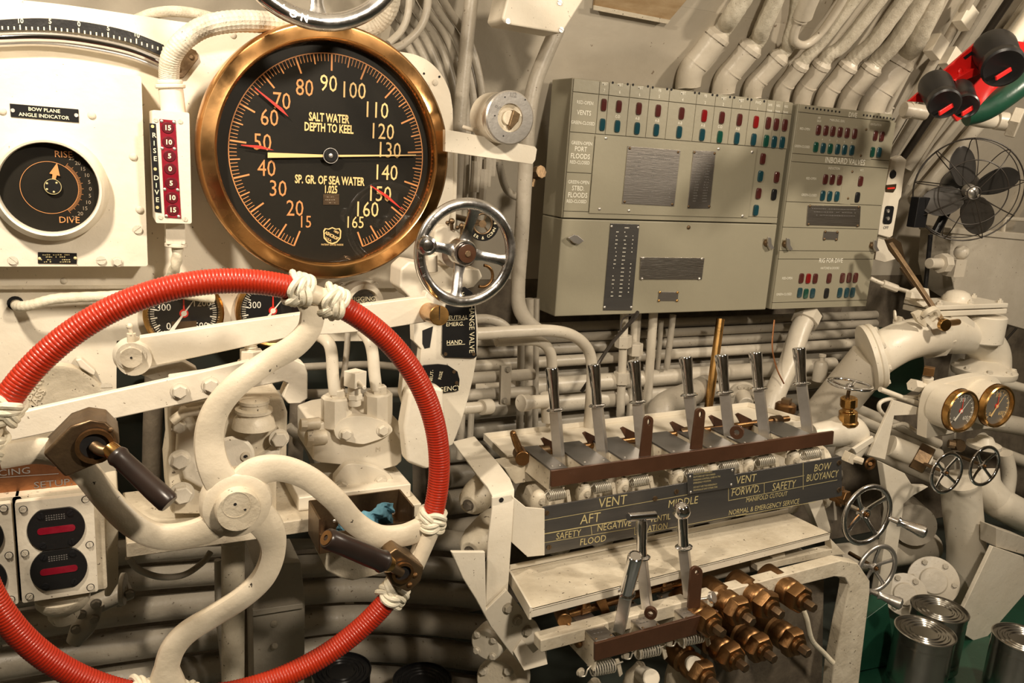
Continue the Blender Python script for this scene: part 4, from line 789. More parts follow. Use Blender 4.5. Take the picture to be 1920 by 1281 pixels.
b=B(); b.box(((BX0+BX1)/2,(BY+0.004+1.80)/2,(zd+BZ1)/2),(BX1-BX0,1.80-BY-0.004,BZ1-zd)); O('case',b,'boxpaint',cab,bev=0.003)
b=B(); b.box(((BX0+BX1)/2,(BY+1.80)/2,(BZ0+zd)/2-0.0008),(BX1-BX0,1.80-BY,zd-BZ0-0.0016)); dr=O('lower_door',b,'boxpaint',cab,bev=0.003)
# upper face tiles between the engraved lines
cols=[(1123,178),(1141,179),(1180,184),(1217,188),(1254,192),(1305,197),(1340,201),(1372,204),(1405,208),(1436,211),(1452,213),(1467,215)]
xs=[BX0+0.002]+[bxx(*c) for c in cols]+[BX1-0.002]; xl=bxx(1112,300)
def tile(x0,zl,x1,zu,nm='face_panel',yo=0.0):
    b=B(); g=0.0007; b.box(((x0+x1)/2,BY+0.003+yo,(zl+zu)/2),(x1-x0-2*g,0.006,zu-zl-2*g)); return O(nm,b,'boxpaint',cab,bev=0.0004)
for i in range(len(xs)-1):
    tile(xs[i],zh,xs[i+1],BZ1-0.001); tile(xs[i],z2,xs[i+1],zh)
tile(xs[0],z3,xl,z2); tile(xs[0],z4,xl,z3); tile(xs[0],zd+0.001,xs[-1],z4)
xr=bxx(1411,330); z5=bz(1440,346)
tile(xl,z4,xs[-1],z2,'inner_face',0.0015)
b=B(); b.box(((xl+xr)/2,BY-0.0015,(z4-0.004+z2-0.004)/2),(xr-xl,0.003,z2-z4-0.002)); cv=O('cover_sheet',b,'boxpaint',cab,bev=0.0006,label='screwed-on cover sheet')
for x,y in((1136,259),(1347,279),(1410,285),(1124,392),(1179,395),(1392,405)): stamp('rivet',cv,V(x,y,BY-0.003),size=S(3.2,x,y,BY),m='steel')
reds=[(1131.7,197),(1160,200),(1197.5,204),(1233.5,208),(1277.5,213),(1320,217.5),(1353,221),(1386,225),(1417,229),(1440,231),(1455,233.5),(1471,235)]
blues=[(1129,234),(1157,237),(1194,241),(1230,244),(1273,248),(1316,253),(1349,257),(1381,259.5),(1412.5,262),(1436,264.5),(1451,266.5),(1466,267.5)]
for i,(x,y) in enumerate(reds): lens(cab,x,y,'lens_red_bright' if i in(5,8) else 'lens_red',9.5,23)
for i,(x,y) in enumerate(blues): lens(cab,x,y,'lens_green' if i in(6,9) else 'lens_blue',9.5,23)
for x,y,m in((1430,298,'lens_red'),(1425.5,330.5,'lens_blue'),(1456,332.5,'lens_red'),(1422,363,'lens_red'),(1451,365,'blackplain'),(1417,394.5,'lens_blue')): lens(cab,x,y,m,9,21)
for x,y in((1149,155),(1177,158),(1187,159),(1215,162),(1224,164),(1251,167),(1259,168),(1303,174),(1311,175),(1336,178),(1345,179),(1369,182),(1377,183),(1402,186),(1409,187),(1433,190)): stamp('hole',cab,V(x,y,BY-0.0003),size=S(2.4,x,y,BY),m='hole')
b=B(); Yt=BY-0.0004
def tx(b,t,x,y,s,Y=Yt,sx=0.85,bold=0.008): b.text(t,S(s*1.38,x,y,Y),V(x,y,Y),sx=sx,bold=bold,off=0.0002)
for t,x,y,s in(('RED-OPEN',1097,193,6.5),('VENTS',1095,212,9),('GREEN-CLOSED',1093,231,6.2),('GREEN-OPEN',1091,269,6.5),('PORT',1089,280,9),('FLOODS',1088,293.5,9.5),('RED-CLOSED',1087,305,6.3),('GREEN-OPEN',1085,342,6.5),('STBD.',1084,353.5,9),('FLOODS',1083,366.5,9.5),('RED-CLOSED',1081,378,6.3)): tx(b,t,x,y,s)
for (t,u,x,y,x2,y2) in(('MBT','7',1134,157.5,1133,170),('MBT','6',1163,159.5,1162,173),('MBT','6',1201,165,1199,178),('FB','5',1237,170,1236,181.5),('MBT','4',1281,175,1280,187.5),('FB','3',1323,180,1322,193),('MBT','2',1357,185,1356,196),('MBT','1',1390,189,1389,200),('FWD','1',1422,193,1420,205),('SAFE','TANK',1444,197,1443,208),('NEG','TANK',1459,198.5,1458,209.5),('REG','TANK',1474,200,1473,211)): tx(b,t,x,y,5.5 if x<1430 else 4.2); tx(b,u,x2,y2,5.8 if x<1430 else 4)
for t,x,y in(('C-D',1158,219),('A-B',1195,222.5),('A-B',1232,226.5),('A-B',1275,231),('A-B',1318,235.5),('C-D',1350,238),('A-B',1383,242)): tx(b,t,x,y,5.2)
O('lettering',b,'pale_ink',cab,flat=True)
def plate(parent,px,m,rows,Y,seed,ink='grey_ink',hd=True,screws=True,name='data_plate',sm='steel',smat='gunmetal'):
    b=B(); b.slab(px,Y,0.002); o=O(name,b,m,parent,bev=0.0004)
    c=(sum(p[0] for p in px)/4,sum(p[1] for p in px)/4)
    b=B(); (xa,ya),(xb,yb),(xc,yc),(xd,yd)=px; r=random.Random(seed)
    for (u0,u1,v0,v1,n,h) in rows:
        for i in range(n):
            v=v0+(v1-v0)*(i/(n-1) if n>1 else 0); u=u0
            while u<u1-0.01:
                wd=min(r.uniform(0.015,0.04),u1-u)
                def q(u_,v_): 
                    x=(xa*(1-u_)+xb*u_)*(1-v_)+(xd*(1-u_)+xc*u_)*v_; y=(ya*(1-u_)+yb*u_)*(1-v_)+(yd*(1-u_)+yc*u_)*v_; return V(x,y,Y-0.0003)
                if r.random()<0.85: b.quad(q(u,v),q(u+wd,v),q(u+wd,v-h),q(u,v-h))
                u+=wd+0.012
    if b.f: O('lettering',b,ink,o,flat=True)
    if screws:
        for x,y in px: k=0.92 if abs(xb-xa)>30 else 0.80; stamp('rivet',o,V(c[0]+(x-c[0])*k,c[1]+(y-c[1])*0.93,Y-0.0002),size=S(2.6,x,y,Y),m=smat)
    return o
plate(cab,[(1177.5,274),(1276,282),(1264,387),(1167,382)],'plate_steel',[(0.2,0.9,0.13,0.13,1,0.022),(0.3,0.85,0.19,0.19,1,0.022),(0.1,0.28,0.27,0.55,5,0.018),(0.5,0.58,0.27,0.85,9,0.018),(0.82,0.9,0.27,0.85,9,0.018)],BY-0.0050,1)
plate(cab,[(1301,282),(1342,284),(1331,391),(1289,391)],'plate_steel',[(0.15,0.85,0.07,0.12,2,0.02),(0.2,0.4,0.22,0.88,15,0.016),(0.62,0.82,0.22,0.88,15,0.016)],BY-0.0050,2)
plate(cab,[(1145,419),(1199,421),(1185,582),(1131,582)],'plate_dark',[(0.5,0.65,0.05,0.05,1,0.012),(0.22,0.3,0.1,0.84,17,0.010),(0.5,0.6,0.1,0.84,17,0.010),(0.8,0.84,0.14,0.84,16,0.010)],BY-0.002,3,ink='pale_ink',smat='steel')
plate(cab,[(1201,482.5),(1321,484),(1316,524.5),(1199,524.5)],'brushed',[],BY-0.002,4,smat='steel')
plate(cab,[(1236,547.5),(1272,548),(1271,564.5),(1234,564.5)],'plate_steel',[],BY-0.002,5,smat='brass')
stamp('rivet',dr,V(1291,426.5,BY-0.0003),size=S(4,1291,426,BY),m='gunmetal')
def latch(parent,x,y,up=False,Y=None):
    Y=Y or BY; p=V(x,y,Y); r=0.0095; b=B(); b.lathe([(r,0),(r,0.006),(r*0.8,0.009),(0,0.009)],p,YN,20); l=O('latch',b,'gunmetal',parent)
    b=B(); q=p+Vector((0,-0.014,0)); 
    if up: b.prism([[q+Vector((a*0.013,0,c*0.013)) for a,c in((-0.5,1.3),(0.3,1.1),(0.7,-0.2),(1.6,-1.1),(0.6,-1.3),(-0.3,-0.4))]],(0,0.006,0))
    else: b.prism([[q+Vector((a*0.013,0,c*0.013)) for a,c in((-1.7,0.4),(-0.6,1.0),(0.4,0.8),(1.7,-0.1),(0.6,-0.8),(-0.5,-0.5))]],(0,0.006,0))
    O('thumb_wing',b,'steel',l,bev=0.0012)
latch(dr,1075,449); latch(dr,1436,455,True)
# second cabinet
SY=1.70
cb2=E('indicator_cabinet','narrower grey-green cabinet marked inboard valves and rig for dive','cabinet',Vector(((SX0+SX1)/2,1.77,BZ0)))
zl=[BZ1-0.002,bz(1495,210),bz(1488,288),bz(1482,303),bz(1470,378),bz(1462,426),bz(1456,470),bz(1452,486),bz(1445,568),BZ0]
b=B(); b.prism([[Vector(v) for v in((SX0,SY+0.004,BZ0),(SX1,SY+0.004,BZ0),(SX1,SY+0.004,BZ1-0.028),(SX1-0.02,SY+0.004,BZ1-0.006),(SX0,SY+0.004,BZ1-0.002))]],(0,0.092,0)); O('case',b,'boxpaint',cb2,bev=0.002)
for i in range(9):
    b=B(); g=0.0008; xr_=SX1-(0.022 if i==0 else 0.002)
    b.box(((SX0+xr_)/2,SY+0.003,(zl[i]+zl[i+1])/2),(xr_-SX0-0.003,0.006,zl[i]-zl[i+1]-2*g)); O('face_panel',b,'boxpaint',cb2,bev=0.0005)
for k in range(10): x=1511+63*k/9; y=202+8*k/9; stamp('hole',cb2,V(x,y,SY-0.0003),size=S(2.1,x,y,BY),m='hole')
for k in range(10): x=1619.5+56.5*k/9; y=216+7*k/9; stamp('hole',cb2,V(x,y,SY-0.0003),size=S(2.1,x,y,BY),m='hole')
L2=[(1534,244,'lens_red'),(1548,245,'lens_red'),(1561,246.5,'lens_red'),(1574.5,248,'lens_red'),(1588,249.5,'lens_red'),(1602,251,'lens_red'),(1640.5,254.6,'lens_red'),(1652.7,256,'lens_red'),
(1529,276,'lens_green'),(1542.7,277.7,'lens_blue'),(1556,279,'lens_green'),(1570,280,'lens_blue'),(1583,281,'lens_blue'),(1596.6,282,'lens_blue'),(1635,285.5,'lens_green'),(1647.6,286,'lens_blue'),
(1547,336.5,'lens_red'),(1560,337,'lens_red'),(1573.6,338,'lens_red'),(1613,340,'lens_red'),(1542,367,'lens_blue'),(1555,368,'lens_blue'),(1568.5,368.5,'lens_blue'),(1607,370,'blackplain'),
(1502,522,'lens_red'),(1515,522.5,'lens_red_bright'),(1528,522.5,'lens_red'),(1554,522,'lens_red'),(1579,521.4,'lens_red'),(1591.5,521,'lens_red'),(1603.5,521,'lens_red'),
(1499,549,'lens_blue'),(1510.5,550.7,'lens_green'),(1523,550,'lens_blue'),(1549,550,'blackplain'),(1574,549,'lens_blue'),(1587,549,'lens_blue'),(1598,548.6,'lens_blue')]
for x,y,m in L2: lens(cb2,x,y,m,9,19.5)
b=B()
for t,x,y,s in(('DIVE',1599,216,9),('MAIN ENG. EXH.',1570,226.5,4.5),('VENTILATION',1642,234,4),('AIR',1536,221,4),('SALV.',1536,227,4),('INBOARD VALVES',1585,303,11),('INDUCTION',1564,316,4.5),('W.T.',1616,319.5,4),('RED-OPEN',1509,242,4.6),('GREEN-CLOSED',1504,275,4.6),('RED-OPEN',1521,335,4.6),('GREEN-CLOSED',1517,366,4.6),('RIG FOR DIVE',1558,489,8.5),('HATCHES & DOORS',1556,503,4.5),('RED-OPEN',1476,522,4.6),('GREEN-CLOSED',1470,552,4.6)): tx(b,t,x,y,s)
for i,t in enumerate('ABCDH'): tx(b,t,1542+13.7*i,261.5+1.5*i,3)
O('lettering',b,'pale_ink',cb2,flat=True)
plate(cb2,[(1515,385),(1614,387),(1612,425),(1512,422)],'brushed',[(0.08,0.92,0.18,0.5,3,0.03)],SY-0.002,7)
plate(cb2,[(1545,434),(1573,435),(1571,450),(1543,449)],'plate_steel',[],SY-0.002,8,smat='gunmetal')
latch(cb2,1471,457,True,SY); latch(cb2,1634,460,True,SY)
b=B(); b.slab([(1607,237),(1645,240),(1633,300),(1600,299)],SY-0.0010,0.0015); b2=O('access_sheet',b,'boxpaint',cb2,bev=0.0004)
for x,y in((1624,243),(1614,292)): stamp('rivet',b2,V(x,y,SY-0.001),size=S(2.5,x,y,SY),m='gunmetal')
b=B(); b.slab([(1583,312),(1605,315),(1594,384),(1574,382)],SY-0.0010,0.0015); b2=O('access_sheet',b,'boxpaint',cb2,bev=0.0004)
for x,y in((1598,322),(1590,372)): stamp('rivet',b2,V(x,y,SY-0.001),size=S(2.5,x,y,SY),m='gunmetal')
def hullpt(x,y,off=0.0):
    d=ray(x,y); ry=CAM.y-HC[0]; rz=CAM.z-HC[1]; A_=d.y*d.y+d.z*d.z; B_=2*(ry*d.y+rz*d.z); C_=ry*ry+rz*rz-(HR-off)**2
    t=(-B_+math.sqrt(B_*B_-4*A_*C_))/(2*A_); return CAM+d*t
# conduit glands and hoses rising from the cabinets
CN=[((1290,158),(1296,132),(1340,74),[(1372,30),(1404,-20)],23,17),((1356,170),(1362,146),(1402,97),[(1432,48),(1462,-20)],21,15.5),((1410,178),(1415,158),(1455,114),[(1480,72),(1491,30),(1497,-25)],17,12),
((1464,186),(1468,166),(1497,128),[(1545,72),(1612,-15)],15,11.5),((1502,192),(1508,170),(1537,128),[(1585,80),(1660,-15)],16,12.5),((1544,199),(1552,174),(1586,130),[(1640,75),(1705,-15)],17,13.5),
((1586,205),(1596,178),(1630,134),[(1682,74),(1737,-18)],18,15),((1632,212),(1643,182),(1685,124),[(1722,66),(1757,-20)],23,19)]
for i,(a,e,t,hs,rb,rh) in enumerate(CN):
    g=E('conduit_gland','%s beige cable gland and woven hose from the left above the grey-green cabinets'%ORD[i],'conduit',V(*a,1.79),'cable glands above the cabinets')
    P=[V(a[0],a[1]+8,1.77),V(*a,1.77),V(*e,1.755),V((e[0]+t[0])/2,(e[1]+t[1])/2,1.735),V(*t,1.715)]
    R_=S(rb,*a,1.79); b=B(); b.tube(P,[R_*1.0,R_*1.02,R_*1.03,R_*0.98,R_*0.98],n=28,sub=8); O('gland_body',b,'pipepaint',g)
    d=(P[4]-P[3]).normalized(); m0=P[2]+(P[3]-P[2])*0.45
    b=B(); b.ring(m0,(P[3]-P[2]),R_*1.06,R_*0.9,0.003,28); O('seam_ring',b,'pipepaint',g)
    b=B(); b.lathe([(0,0),(R_*0.9,0),(R_*0.9,0.004),(R_*1.08,0.005),(R_*1.08,0.015),(R_*0.95,0.018),(R_*0.75,0.026),(0,0.026)],P[4]-d*0.002,d,10); O('packing_nut',b,'pipepaint',g,ang=25)
    q0=P[4]+d*0.01; b=B(); b.tube([q0,q0+d*0.03]+[hullpt(x,y,0.04) for x,y in hs+[(hs[-1][0]+(hs[-1][0]-hs[-2][0])*k,hs[-1][1]+(hs[-1][1]-hs[-2][1])*k) for k in(1.0,2.2)]],S(rh,*t,1.74),n=24,sub=16,wv=lambda i,j:1+0.022*math.sin(j*PI/3+i*1.2)); O('woven_hose',b,'braid',g)
g=E('conduit_gland','short grey conduit fitting at the right end of the cabinet tops','conduit',V(1660,225,1.78)); b=B(); b.cyl(V(1657,228,1.78),V(1664,190,1.78),S(12,1660,210,1.78),n=20); b.ring(V(1662,204,1.78),(0,0,1),S(14,1660,210,1.78),0.005,0.004,20); O('gland_body',b,'pipepaint',g)
# hull fittings
b=B(); q=[hullpt(x,y,0.012) for x,y in((1118,-14),(1300,-14),(1252,42),(1114,16))]; b.prism([q],(Vector(q[1])-q[0]).cross(Vector(q[3])-q[0]).normalized()*0.010); O('stained_plaque',b,'paper',label='brown stained paper plaque on the hull at the top, left of the conduits',cat='plaque',bev=0.001)
b=B(); q=[hullpt(x,y,0.014) for x,y in((1112,10),(1255,38),(1250,45),(1112,19))]; b.prism([q],(0,-0.004,0)); O('plaque_edge',b,'cream_worn',label='cream lower ledge of the stained plaque on the hull',cat='trim')
jb=E('junction_box','pale square junction box at the top centre, held by slotted screws','box',V(1000,60,1.52)); b=B(); b.slab([(960,-40),(1120,-40),(1058,58),(1052,63),(949,45),(941,36)],1.48,0.07); O('box',b,'cream',jb,bev=0.004)
for x,y in((952,40),(1052,56),(1049,5)): stamp('screw',jb,V(x,y,1.4795),size=S(5,x,y,1.48),m='steel',spin=x)
pipe('stanchion','thick grey pole right of the depth gauge running up to the top edge',[(900,-160,1.52),(887,-30,1.60),(875,80,1.60),(861,240,1.60),(856,330,1.60),(850,470,1.60),(846,620,1.60)],13,'greypaint',cat='pole')
pipe('stanchion','grey pole coming down from the junction box behind the steel dial',[(1046,52,1.60),(1025,100,1.60),(1002,160,1.60),(990,230,1.60),(985,320,1.60),(978,440,1.60),(971,540,1.60),(975,580,1.60),(992,606,1.60),(1012,622,1.60)],14,'greypaint',cat='pole')
pipe('stanchion','slender pole standing close behind the right edge of the gauge board',[(852,255,1.519),(848,400,1.519),(843,500,1.519)],7,'cream',cat='pole')
for i in range(7):
    x0=742+20*i; 
    pipe('hanging_cable','%s grey cable from the left in the bundle right of the top handwheel'%ORD[i],[(x0-95,-150,1.50),(x0-52,-40,1.58-0.008*(i%3)),(x0-20,20,1.62),(x0+14,70,1.66),(x0+45-i*2,130,1.66),(x0+62-i*3,200,1.66),(x0+66-i*3.5,300,1.66),(x0+60-i*3.5,420,1.66)],7.6,'greypaint',cat='cable',group='cable bundle right of the top handwheel',n=10)
pipe('looped_cable','inner looped cable in front of the cable bundle, ending at the gauge rim',[(768,-150,1.50),(768,-30,1.56),(765,25,1.56),(752,58,1.56),(728,82,1.55)],7,'greypaint',cat='cable',n=12)
pipe('looped_cable','outer looped cable in front of the cable bundle, ending at the gauge rim',[(803,-150,1.49),(803,-30,1.55),(800,20,1.55),(786,55,1.55),(758,82,1.55),(735,93,1.54)],7.5,'greypaint',cat='cable',n=12)
pipe('thin_conduit','thin bent conduit running down between the pole and the steel dial',[(880,70,1.66),(893,110,1.66),(902,150,1.66),(908,190,1.66),(905,235,1.66)],5,'greypaint',n=10)
pipe('thin_conduit','second thin conduit just left of the bent one, behind the grey pole',[(872,95,1.68),(885,135,1.68),(892,180,1.68),(893,240,1.68)],5,'greypaint',n=10)
# steel dial on its bracket
sd=E('steel_dial','turned steel dial ring on a cream drum between the gauge and the cabinet','dial',V(955,270,1.36)); c=V(957,221,1.33)
b=B(); b.lathe([(0.0,-0.012),(0.020,-0.012),(0.024,-0.003),(0.024,0.0),(0.043,0.0),(0.0455,-0.002),(0.0455,-0.006),(0.043,-0.008),(0.0445,-0.010),(0.0445,-0.020)],c,YN,56); O('steel_ring',b,'steel',sd)
b=B(); b.lathe([(0.0435,-0.02),(0.044,-0.075),(0.036,-0.085),(0,-0.085)],c,YN,48); O('drum',b,'pipepaint',sd)
b=B(); p=lambda x,y:V(x,y,1.326); b.prism([[p(955,236),p(964,206),p(976,214),p(972,228),p(958,244)]],(0,0.012,0)); O('centre_lever',b,'gunmetal',sd,bev=0.001)
b=B(); b.lathe([(0.0245,-0.003),(0.017,-0.010),(0.012,-0.010),(0.012,-0.003),(0,-0.003)],c,YN,32); O('inner_cup',b,'cream_worn',sd)
b=B(); tY=1.3295; b.text('1/2',0.011,V(962,178,tY)); b.text('OUT',0.006,V(934,201,tY),ex=(1,0,-0.3),ey=(0.3,0,1)); O('lettering',b,'grey_ink',sd,flat=True)
for x,y in((947,182),(985,187),(928,217),(944,255)): stamp('hole',sd,V(x,y,1.3294),size=0.0013,m='hole')
slabthing('dial_bracket','flat cream bracket bar under the steel dial reaching from the gauge board','bracket',[(835,243),(860,247),(1003,275),(1007,280),(1004,300),(998,308),(860,288),(835,284)],1.375,0.012)
pipe('pipe_clip','small bent clip holding the drum behind the steel dial',[(868,238,1.40),(885,243,1.39),(903,241,1.38),(909,228,1.37),(912,215,1.37)],4,'pipepaint',cat='clip',n=10)
# dark fittings between board and cabinet
for i,(x,y,r_) in enumerate(((893,330,9),(905,345,10),(915,320,8),(898,300,8),(925,300,7))):
    pipe('union_fitting','%s small grey pipe fitting from the left under the dial bracket'%ORD[i],[(x,y-28,1.62),(x-1,y,1.62),(x-3,y+30,1.62)],r_,'greypaint',cat='fitting',n=8,group='small fittings under the dial bracket')
pipe('thin_conduit','curved thin conduit right of the chrome wheel behind the pole',[(935,300,1.72),(945,345,1.74),(960,365,1.76),(990,375,1.78)],7,'greypaint')
b=B(); b.cyl(V(1004,325,1.72),V(1015,322,1.70),S(13,1010,322,1.7),n=8,ch=0.001); b.cyl(V(1004,325,1.72),V(998,350,1.72),S(5,1010,322,1.7),n=8); O('cable_entry',b,'gunmetal',label='dark hexagonal cable entry on the left side of the large cabinet',cat='fitting')
pipe('black_wires','bunch of thin black wires hanging below the large cabinet',[(1196,585,1.66),(1175,612,1.64),(1150,640,1.62),(1128,672,1.60),(1110,705,1.60),(1090,735,1.60)],3.5,'wire',cat='wires',n=8)
pipe('black_wires','looser thin black wire beside the hanging bunch below the cabinet',[(1192,588,1.65),(1168,598,1.64),(1166,620,1.63),(1186,604,1.62),(1198,590,1.64)],1.6,'wire',cat='wires',n=6)
# ================= hydraulic manifold stand with levers =================
def ribbon(L,R,t,b=None):
    b=b or B(); n=len(L); L=[Vector(p) for p in L];R=[Vector(p) for p in R]; vs=[]
    for i in range(n):
        d=(L[min(i+1,n-1)]-L[max(i-1,0)]); w_=R[i]-L[i]; nn=w_.cross(d).normalized()*t; vs+=[L[i],R[i],R[i]+nn,L[i]+nn]
    fs=[(0,1,2,3),((n-1)*4,(n-1)*4+3,(n-1)*4+2,(n-1)*4+1)]
    for i in range(n-1):
        for j in range(4): fs.append((i*4+j,i*4+(j+1)%4,i*4+4+(j+1)%4,i*4+4+j))
    return b.add(vs,fs)
slabthing('brown_rail','long brown enamelled rail in front of the seven upper levers','rail',[(1034,884),(1564,809),(1562,833),(1034,914)],1.25,0.006,'brown',0.0006)
RZ=V(1034,884,1.25).z
def lever(i,top,col,base,label,Yb=1.315,Yt=1.36,kind='grip',rt=12.5,rb=9.5,swid=15):
    a=V(*top,Yt); f=((col[1]-top[1])/(base[1]-top[1])); Yc=Yt+(Yb-Yt)*f; c=V(*col,Yc); e=V(*base,Yb); g=E('control_lever',label,'lever',e,'chrome levers of the manifold')
    d=(a-c).normalized(); L=(a-c).length; s1=S(1,*col,Yc)
    if kind=='grip': pr=[(0,0),(rb*s1,0),(rb*s1,0.004),(rb*s1*1.03,L*0.4),(rt*s1,L-0.004),(rt*s1*0.93,L-0.001),(rt*s1*0.8,L),(rt*s1*0.7,L-0.001),(0,L-0.001)]
    else: pr=[(0,0),(rb*s1,0),(rb*s1*0.9,L*0.3),(rb*s1,L*0.8),(rb*s1*0.9,L*0.92),(0,L)]
    b=B(); b.lathe(pr,c,d,28); O('grip',b,'chrome',g)
    if kind=='ball': b=B(); b.sphere(a,S(17,*top,Yt),12); O('ball',b,'chrome',g)
    if kind=='tee':
        b=B(); b.cyl(V(top[0]-25,top[1]+2,Yt-0.004),V(top[0]+25,top[1]-2,Yt-0.0),S(8,*top,Yt),n=20,ch=0.001); O('cross_bar',b,'chrome',g)
    b=B(); b.lathe([(0,-0.002),(13*s1,-0.002),(16.5*s1,0.0),(16.5*s1,0.002),(13*s1,0.0045),(0,0.0045)],c,d,28); O('collar',b,'chrome',g)
    b=B(); b.bar(c,e-d*0.005,swid*s1,swid*s1*1.25,up=(0.75,-1,0)); O('shank',b,'steel',g,bev=0.001)
    q=c+(e-c)*0.3; b=B(); w_=swid*s1*0.5
    return g
LV=[((1034,690),(1041,770),(1049,870)),((1113,683),(1120,762),(1131,860)),((1188,676),(1196,755),(1204,850)),((1285,669),(1292,742),(1305,835)),((1352,665),(1359,737),(1369,826)),((1416,660),(1423,730),(1434,818)),((1498,652),(1503,720),(1514,806))]
LN=['leftmost upper lever, chrome grip near the bronze end handle','second upper chrome lever from the left','third upper chrome lever from the left, beside a brown upright hook','fourth upper chrome lever from the left, beside the taller brown hook','fifth upper chrome lever from the left, left of the round hook','sixth upper chrome lever from the left, right of the round hook','rightmost upper chrome lever, nearest the brass cap']
for i,(t,c,b_) in enumerate(LV): lever(i,t,c,b_,LN[i])
# base plates behind the rail
PX=[(1034,1068),(1096,1150),(1172,1226),(1265,1322),(1335,1390),(1400,1456),(1482,1536)]
for i,(xa,xb) in enumerate(PX):
    def ye(x): return 884-(x-1034)*0.1415
    p0=V(xa+2,ye(xa)-0.5,1.25); p1=V(xb,ye(xb)-0.5,1.25); Zp=RZ-0.001
    g=E('lever_base','%s steel base plate from the left behind the upper brown rail'%ORD[i],'plate',(p0.x,1.30,Zp),'base plates behind the upper rail')
    b=B(); b.box(((p0.x+p1.x)/2,1.318,Zp+0.0),(p1.x-p0.x,0.122,0.004)); O('top_plate',b,'plate_dark',g,bev=0.0006)
    b=B(); b.box((p0.x+0.003,1.318,Zp-0.022),(0.004,0.115,0.04)); b.box((p1.x-0.003,1.318,Zp-0.022),(0.004,0.115,0.04)); O('side_cheek',b,'cream_worn',g,kind='stuff')
    for sx_,sy in((0.01,1.27),(p1.x-p0.x-0.01,1.27)): stamp('rivet',g,Vector((p0.x+sx_,sy,Zp+0.002)),(0,0,1),0.0025,'steel')
for x,y in((1046,892),(1065,889),(1300,858),(1316,855),(1382,848),(1545,822)): pass
ra=E('selector_rod','long bronze selector rod running behind the upper levers with a handle at its left end','rod',V(985,860,1.37))
b=B(); b.cyl(V(985,852,1.375),V(1478,785,1.375),S(6,1200,820,1.375),n=16); O('rod',b,'bronze',ra)
b=B(); c=V(977,855,1.365); b.cyl(c+Vector((-0.004,-0.016,0)),c+Vector((0.006,0.018,0.0)),S(14,977,855,1.36),n=24,ch=0.001); O('end_boss',b,'bronze',ra)
b=B(); b.tube([V(976,848,1.36),V(969,832,1.355),V(962,814,1.35)],[S(7,970,830,1.35),S(7.5,970,830,1.35),S(6,970,830,1.35)],n=14); b.sphere(V(962,813,1.35),S(6,970,830,1.35),7); O('end_handle',b,'bronze',ra,label='rounded bronze end handle')
for x,y in((1020,845),(1128,832),(1282,812),(1455,790)): b=B(); b.cyl(V(x-8,y+1,1.375),V(x+8,y-1,1.375),S(11,x,y,1.375),n=14,ch=0.001); O('rod_collar',b,'gunmetal',ra)
for x,y in((1015,824),(1093,813),(1164,804),(1257,794),(1330,782),(1380,778)):
    b=B(); b.slab([(x,y),(x+6,y-3),(x+30,y+9),(x+34,y+30),(x+16,y+28)],1.372,0.005); O('pointed_finger',b,'brown',ra,bev=0.0008)
for lab,(x,y),(x2,y2),w_ in(('brown upright hook plate with a slot, right of the third upper lever',(1217,789),(1209,856),8.5),('taller brown upright hook plate with a slot, right of the fourth upper lever',(1314,775),(1305,842),9)):
    b=B(); a=[(x+w_*math.cos(t),y-w_*math.sin(t)) for t in[PI*k/8 for k in range(9)]]; sl=[(x+w_*0.32*math.cos(t),y+3-6*math.sin(t)) for t in[2*PI*k/12 for k in range(12)]]
    b.slab([(x2+w_+3,y2)]+a+[(x2-w_,y2+2)],1.262,0.006,holes=(sl,)); O('hook_plate',b,'brown',label=lab,cat='hook',bev=0.0008)
b=B(); b.ring(V(1383,809,1.27),(-0.8,-0.6,0),S(13,1383,809,1.27),S(5,1383,809,1.27),0.010,24); O('round_hook',b,'brown',label='round brown hook eye between the fifth and sixth upper levers',cat='hook',bev=0.0006)
# upper tray, left frame
Zt=V(952,868,1.40).z
def tray(name,label,q,Z,lip,t=0.004,m='cream'):
    g=E(name,label,'tray',HZ(*q[0],Z)); P=[HZ(x,y,Z) for x,y in q]; b=B(); b.prism([P],(0,0,-t)); O('pan',b,m,g,bev=0.001)
    n=len(P)
    for i in range(n):
        a=P[i];c=P[(i+1)%n]; b=B(); d=(c-a).normalized(); nn=Vector((0,0,1)).cross(d)*0.004; b.prism([[a,c,c+Vector((0,0,lip)),a+Vector((0,0,lip))]],nn); O('rim',b,m,g,bev=0.0008)
    return g
tray('upper_tray','shallow cream tray behind the upper row of levers',[(906,822),(952,868),(1520,796),(1402,762)],Zt,0.012)
fr=E('manifold_support','cream strap frame carrying the manifold nameplate and trays','frame',V(935,1140,1.22))
b=ribbon([V(849,832,1.50),V(895,895,1.32),V(914,918,1.235),V(921,932,1.215),V(921,950,1.21),V(913,1015,1.21),V(908,1145,1.21)],[V(890,822,1.50),V(935,872,1.34),V(957,902,1.25),V(963,920,1.222),V(962,938,1.21),V(957,1012,1.21),V(950,1112,1.21)],-0.005); O('left_strap',b,'cream',fr,bev=0.0015)
b=B(); b.slab([(923,934),(960,928),(957,1013),(921,1015)],1.206,0.004); O('gusset',b,'cream',fr,bev=0.0008)
stamp('hole',fr,V(939,992,1.2055),size=S(3,939,992,1.2),m='hole'); stamp('hole',fr,V(940,938,1.2055),size=S(5,940,940,1.2),m='hole')
b=B(); ribbon([V(960,929,1.212),V(985,950,1.20),V(1019,953,1.205)],[V(957,1013,1.212),V(988,1043,1.20),V(1019,1040,1.205)],0.004,b); O('side_bracket',b,'cream',fr,bev=0.0008)
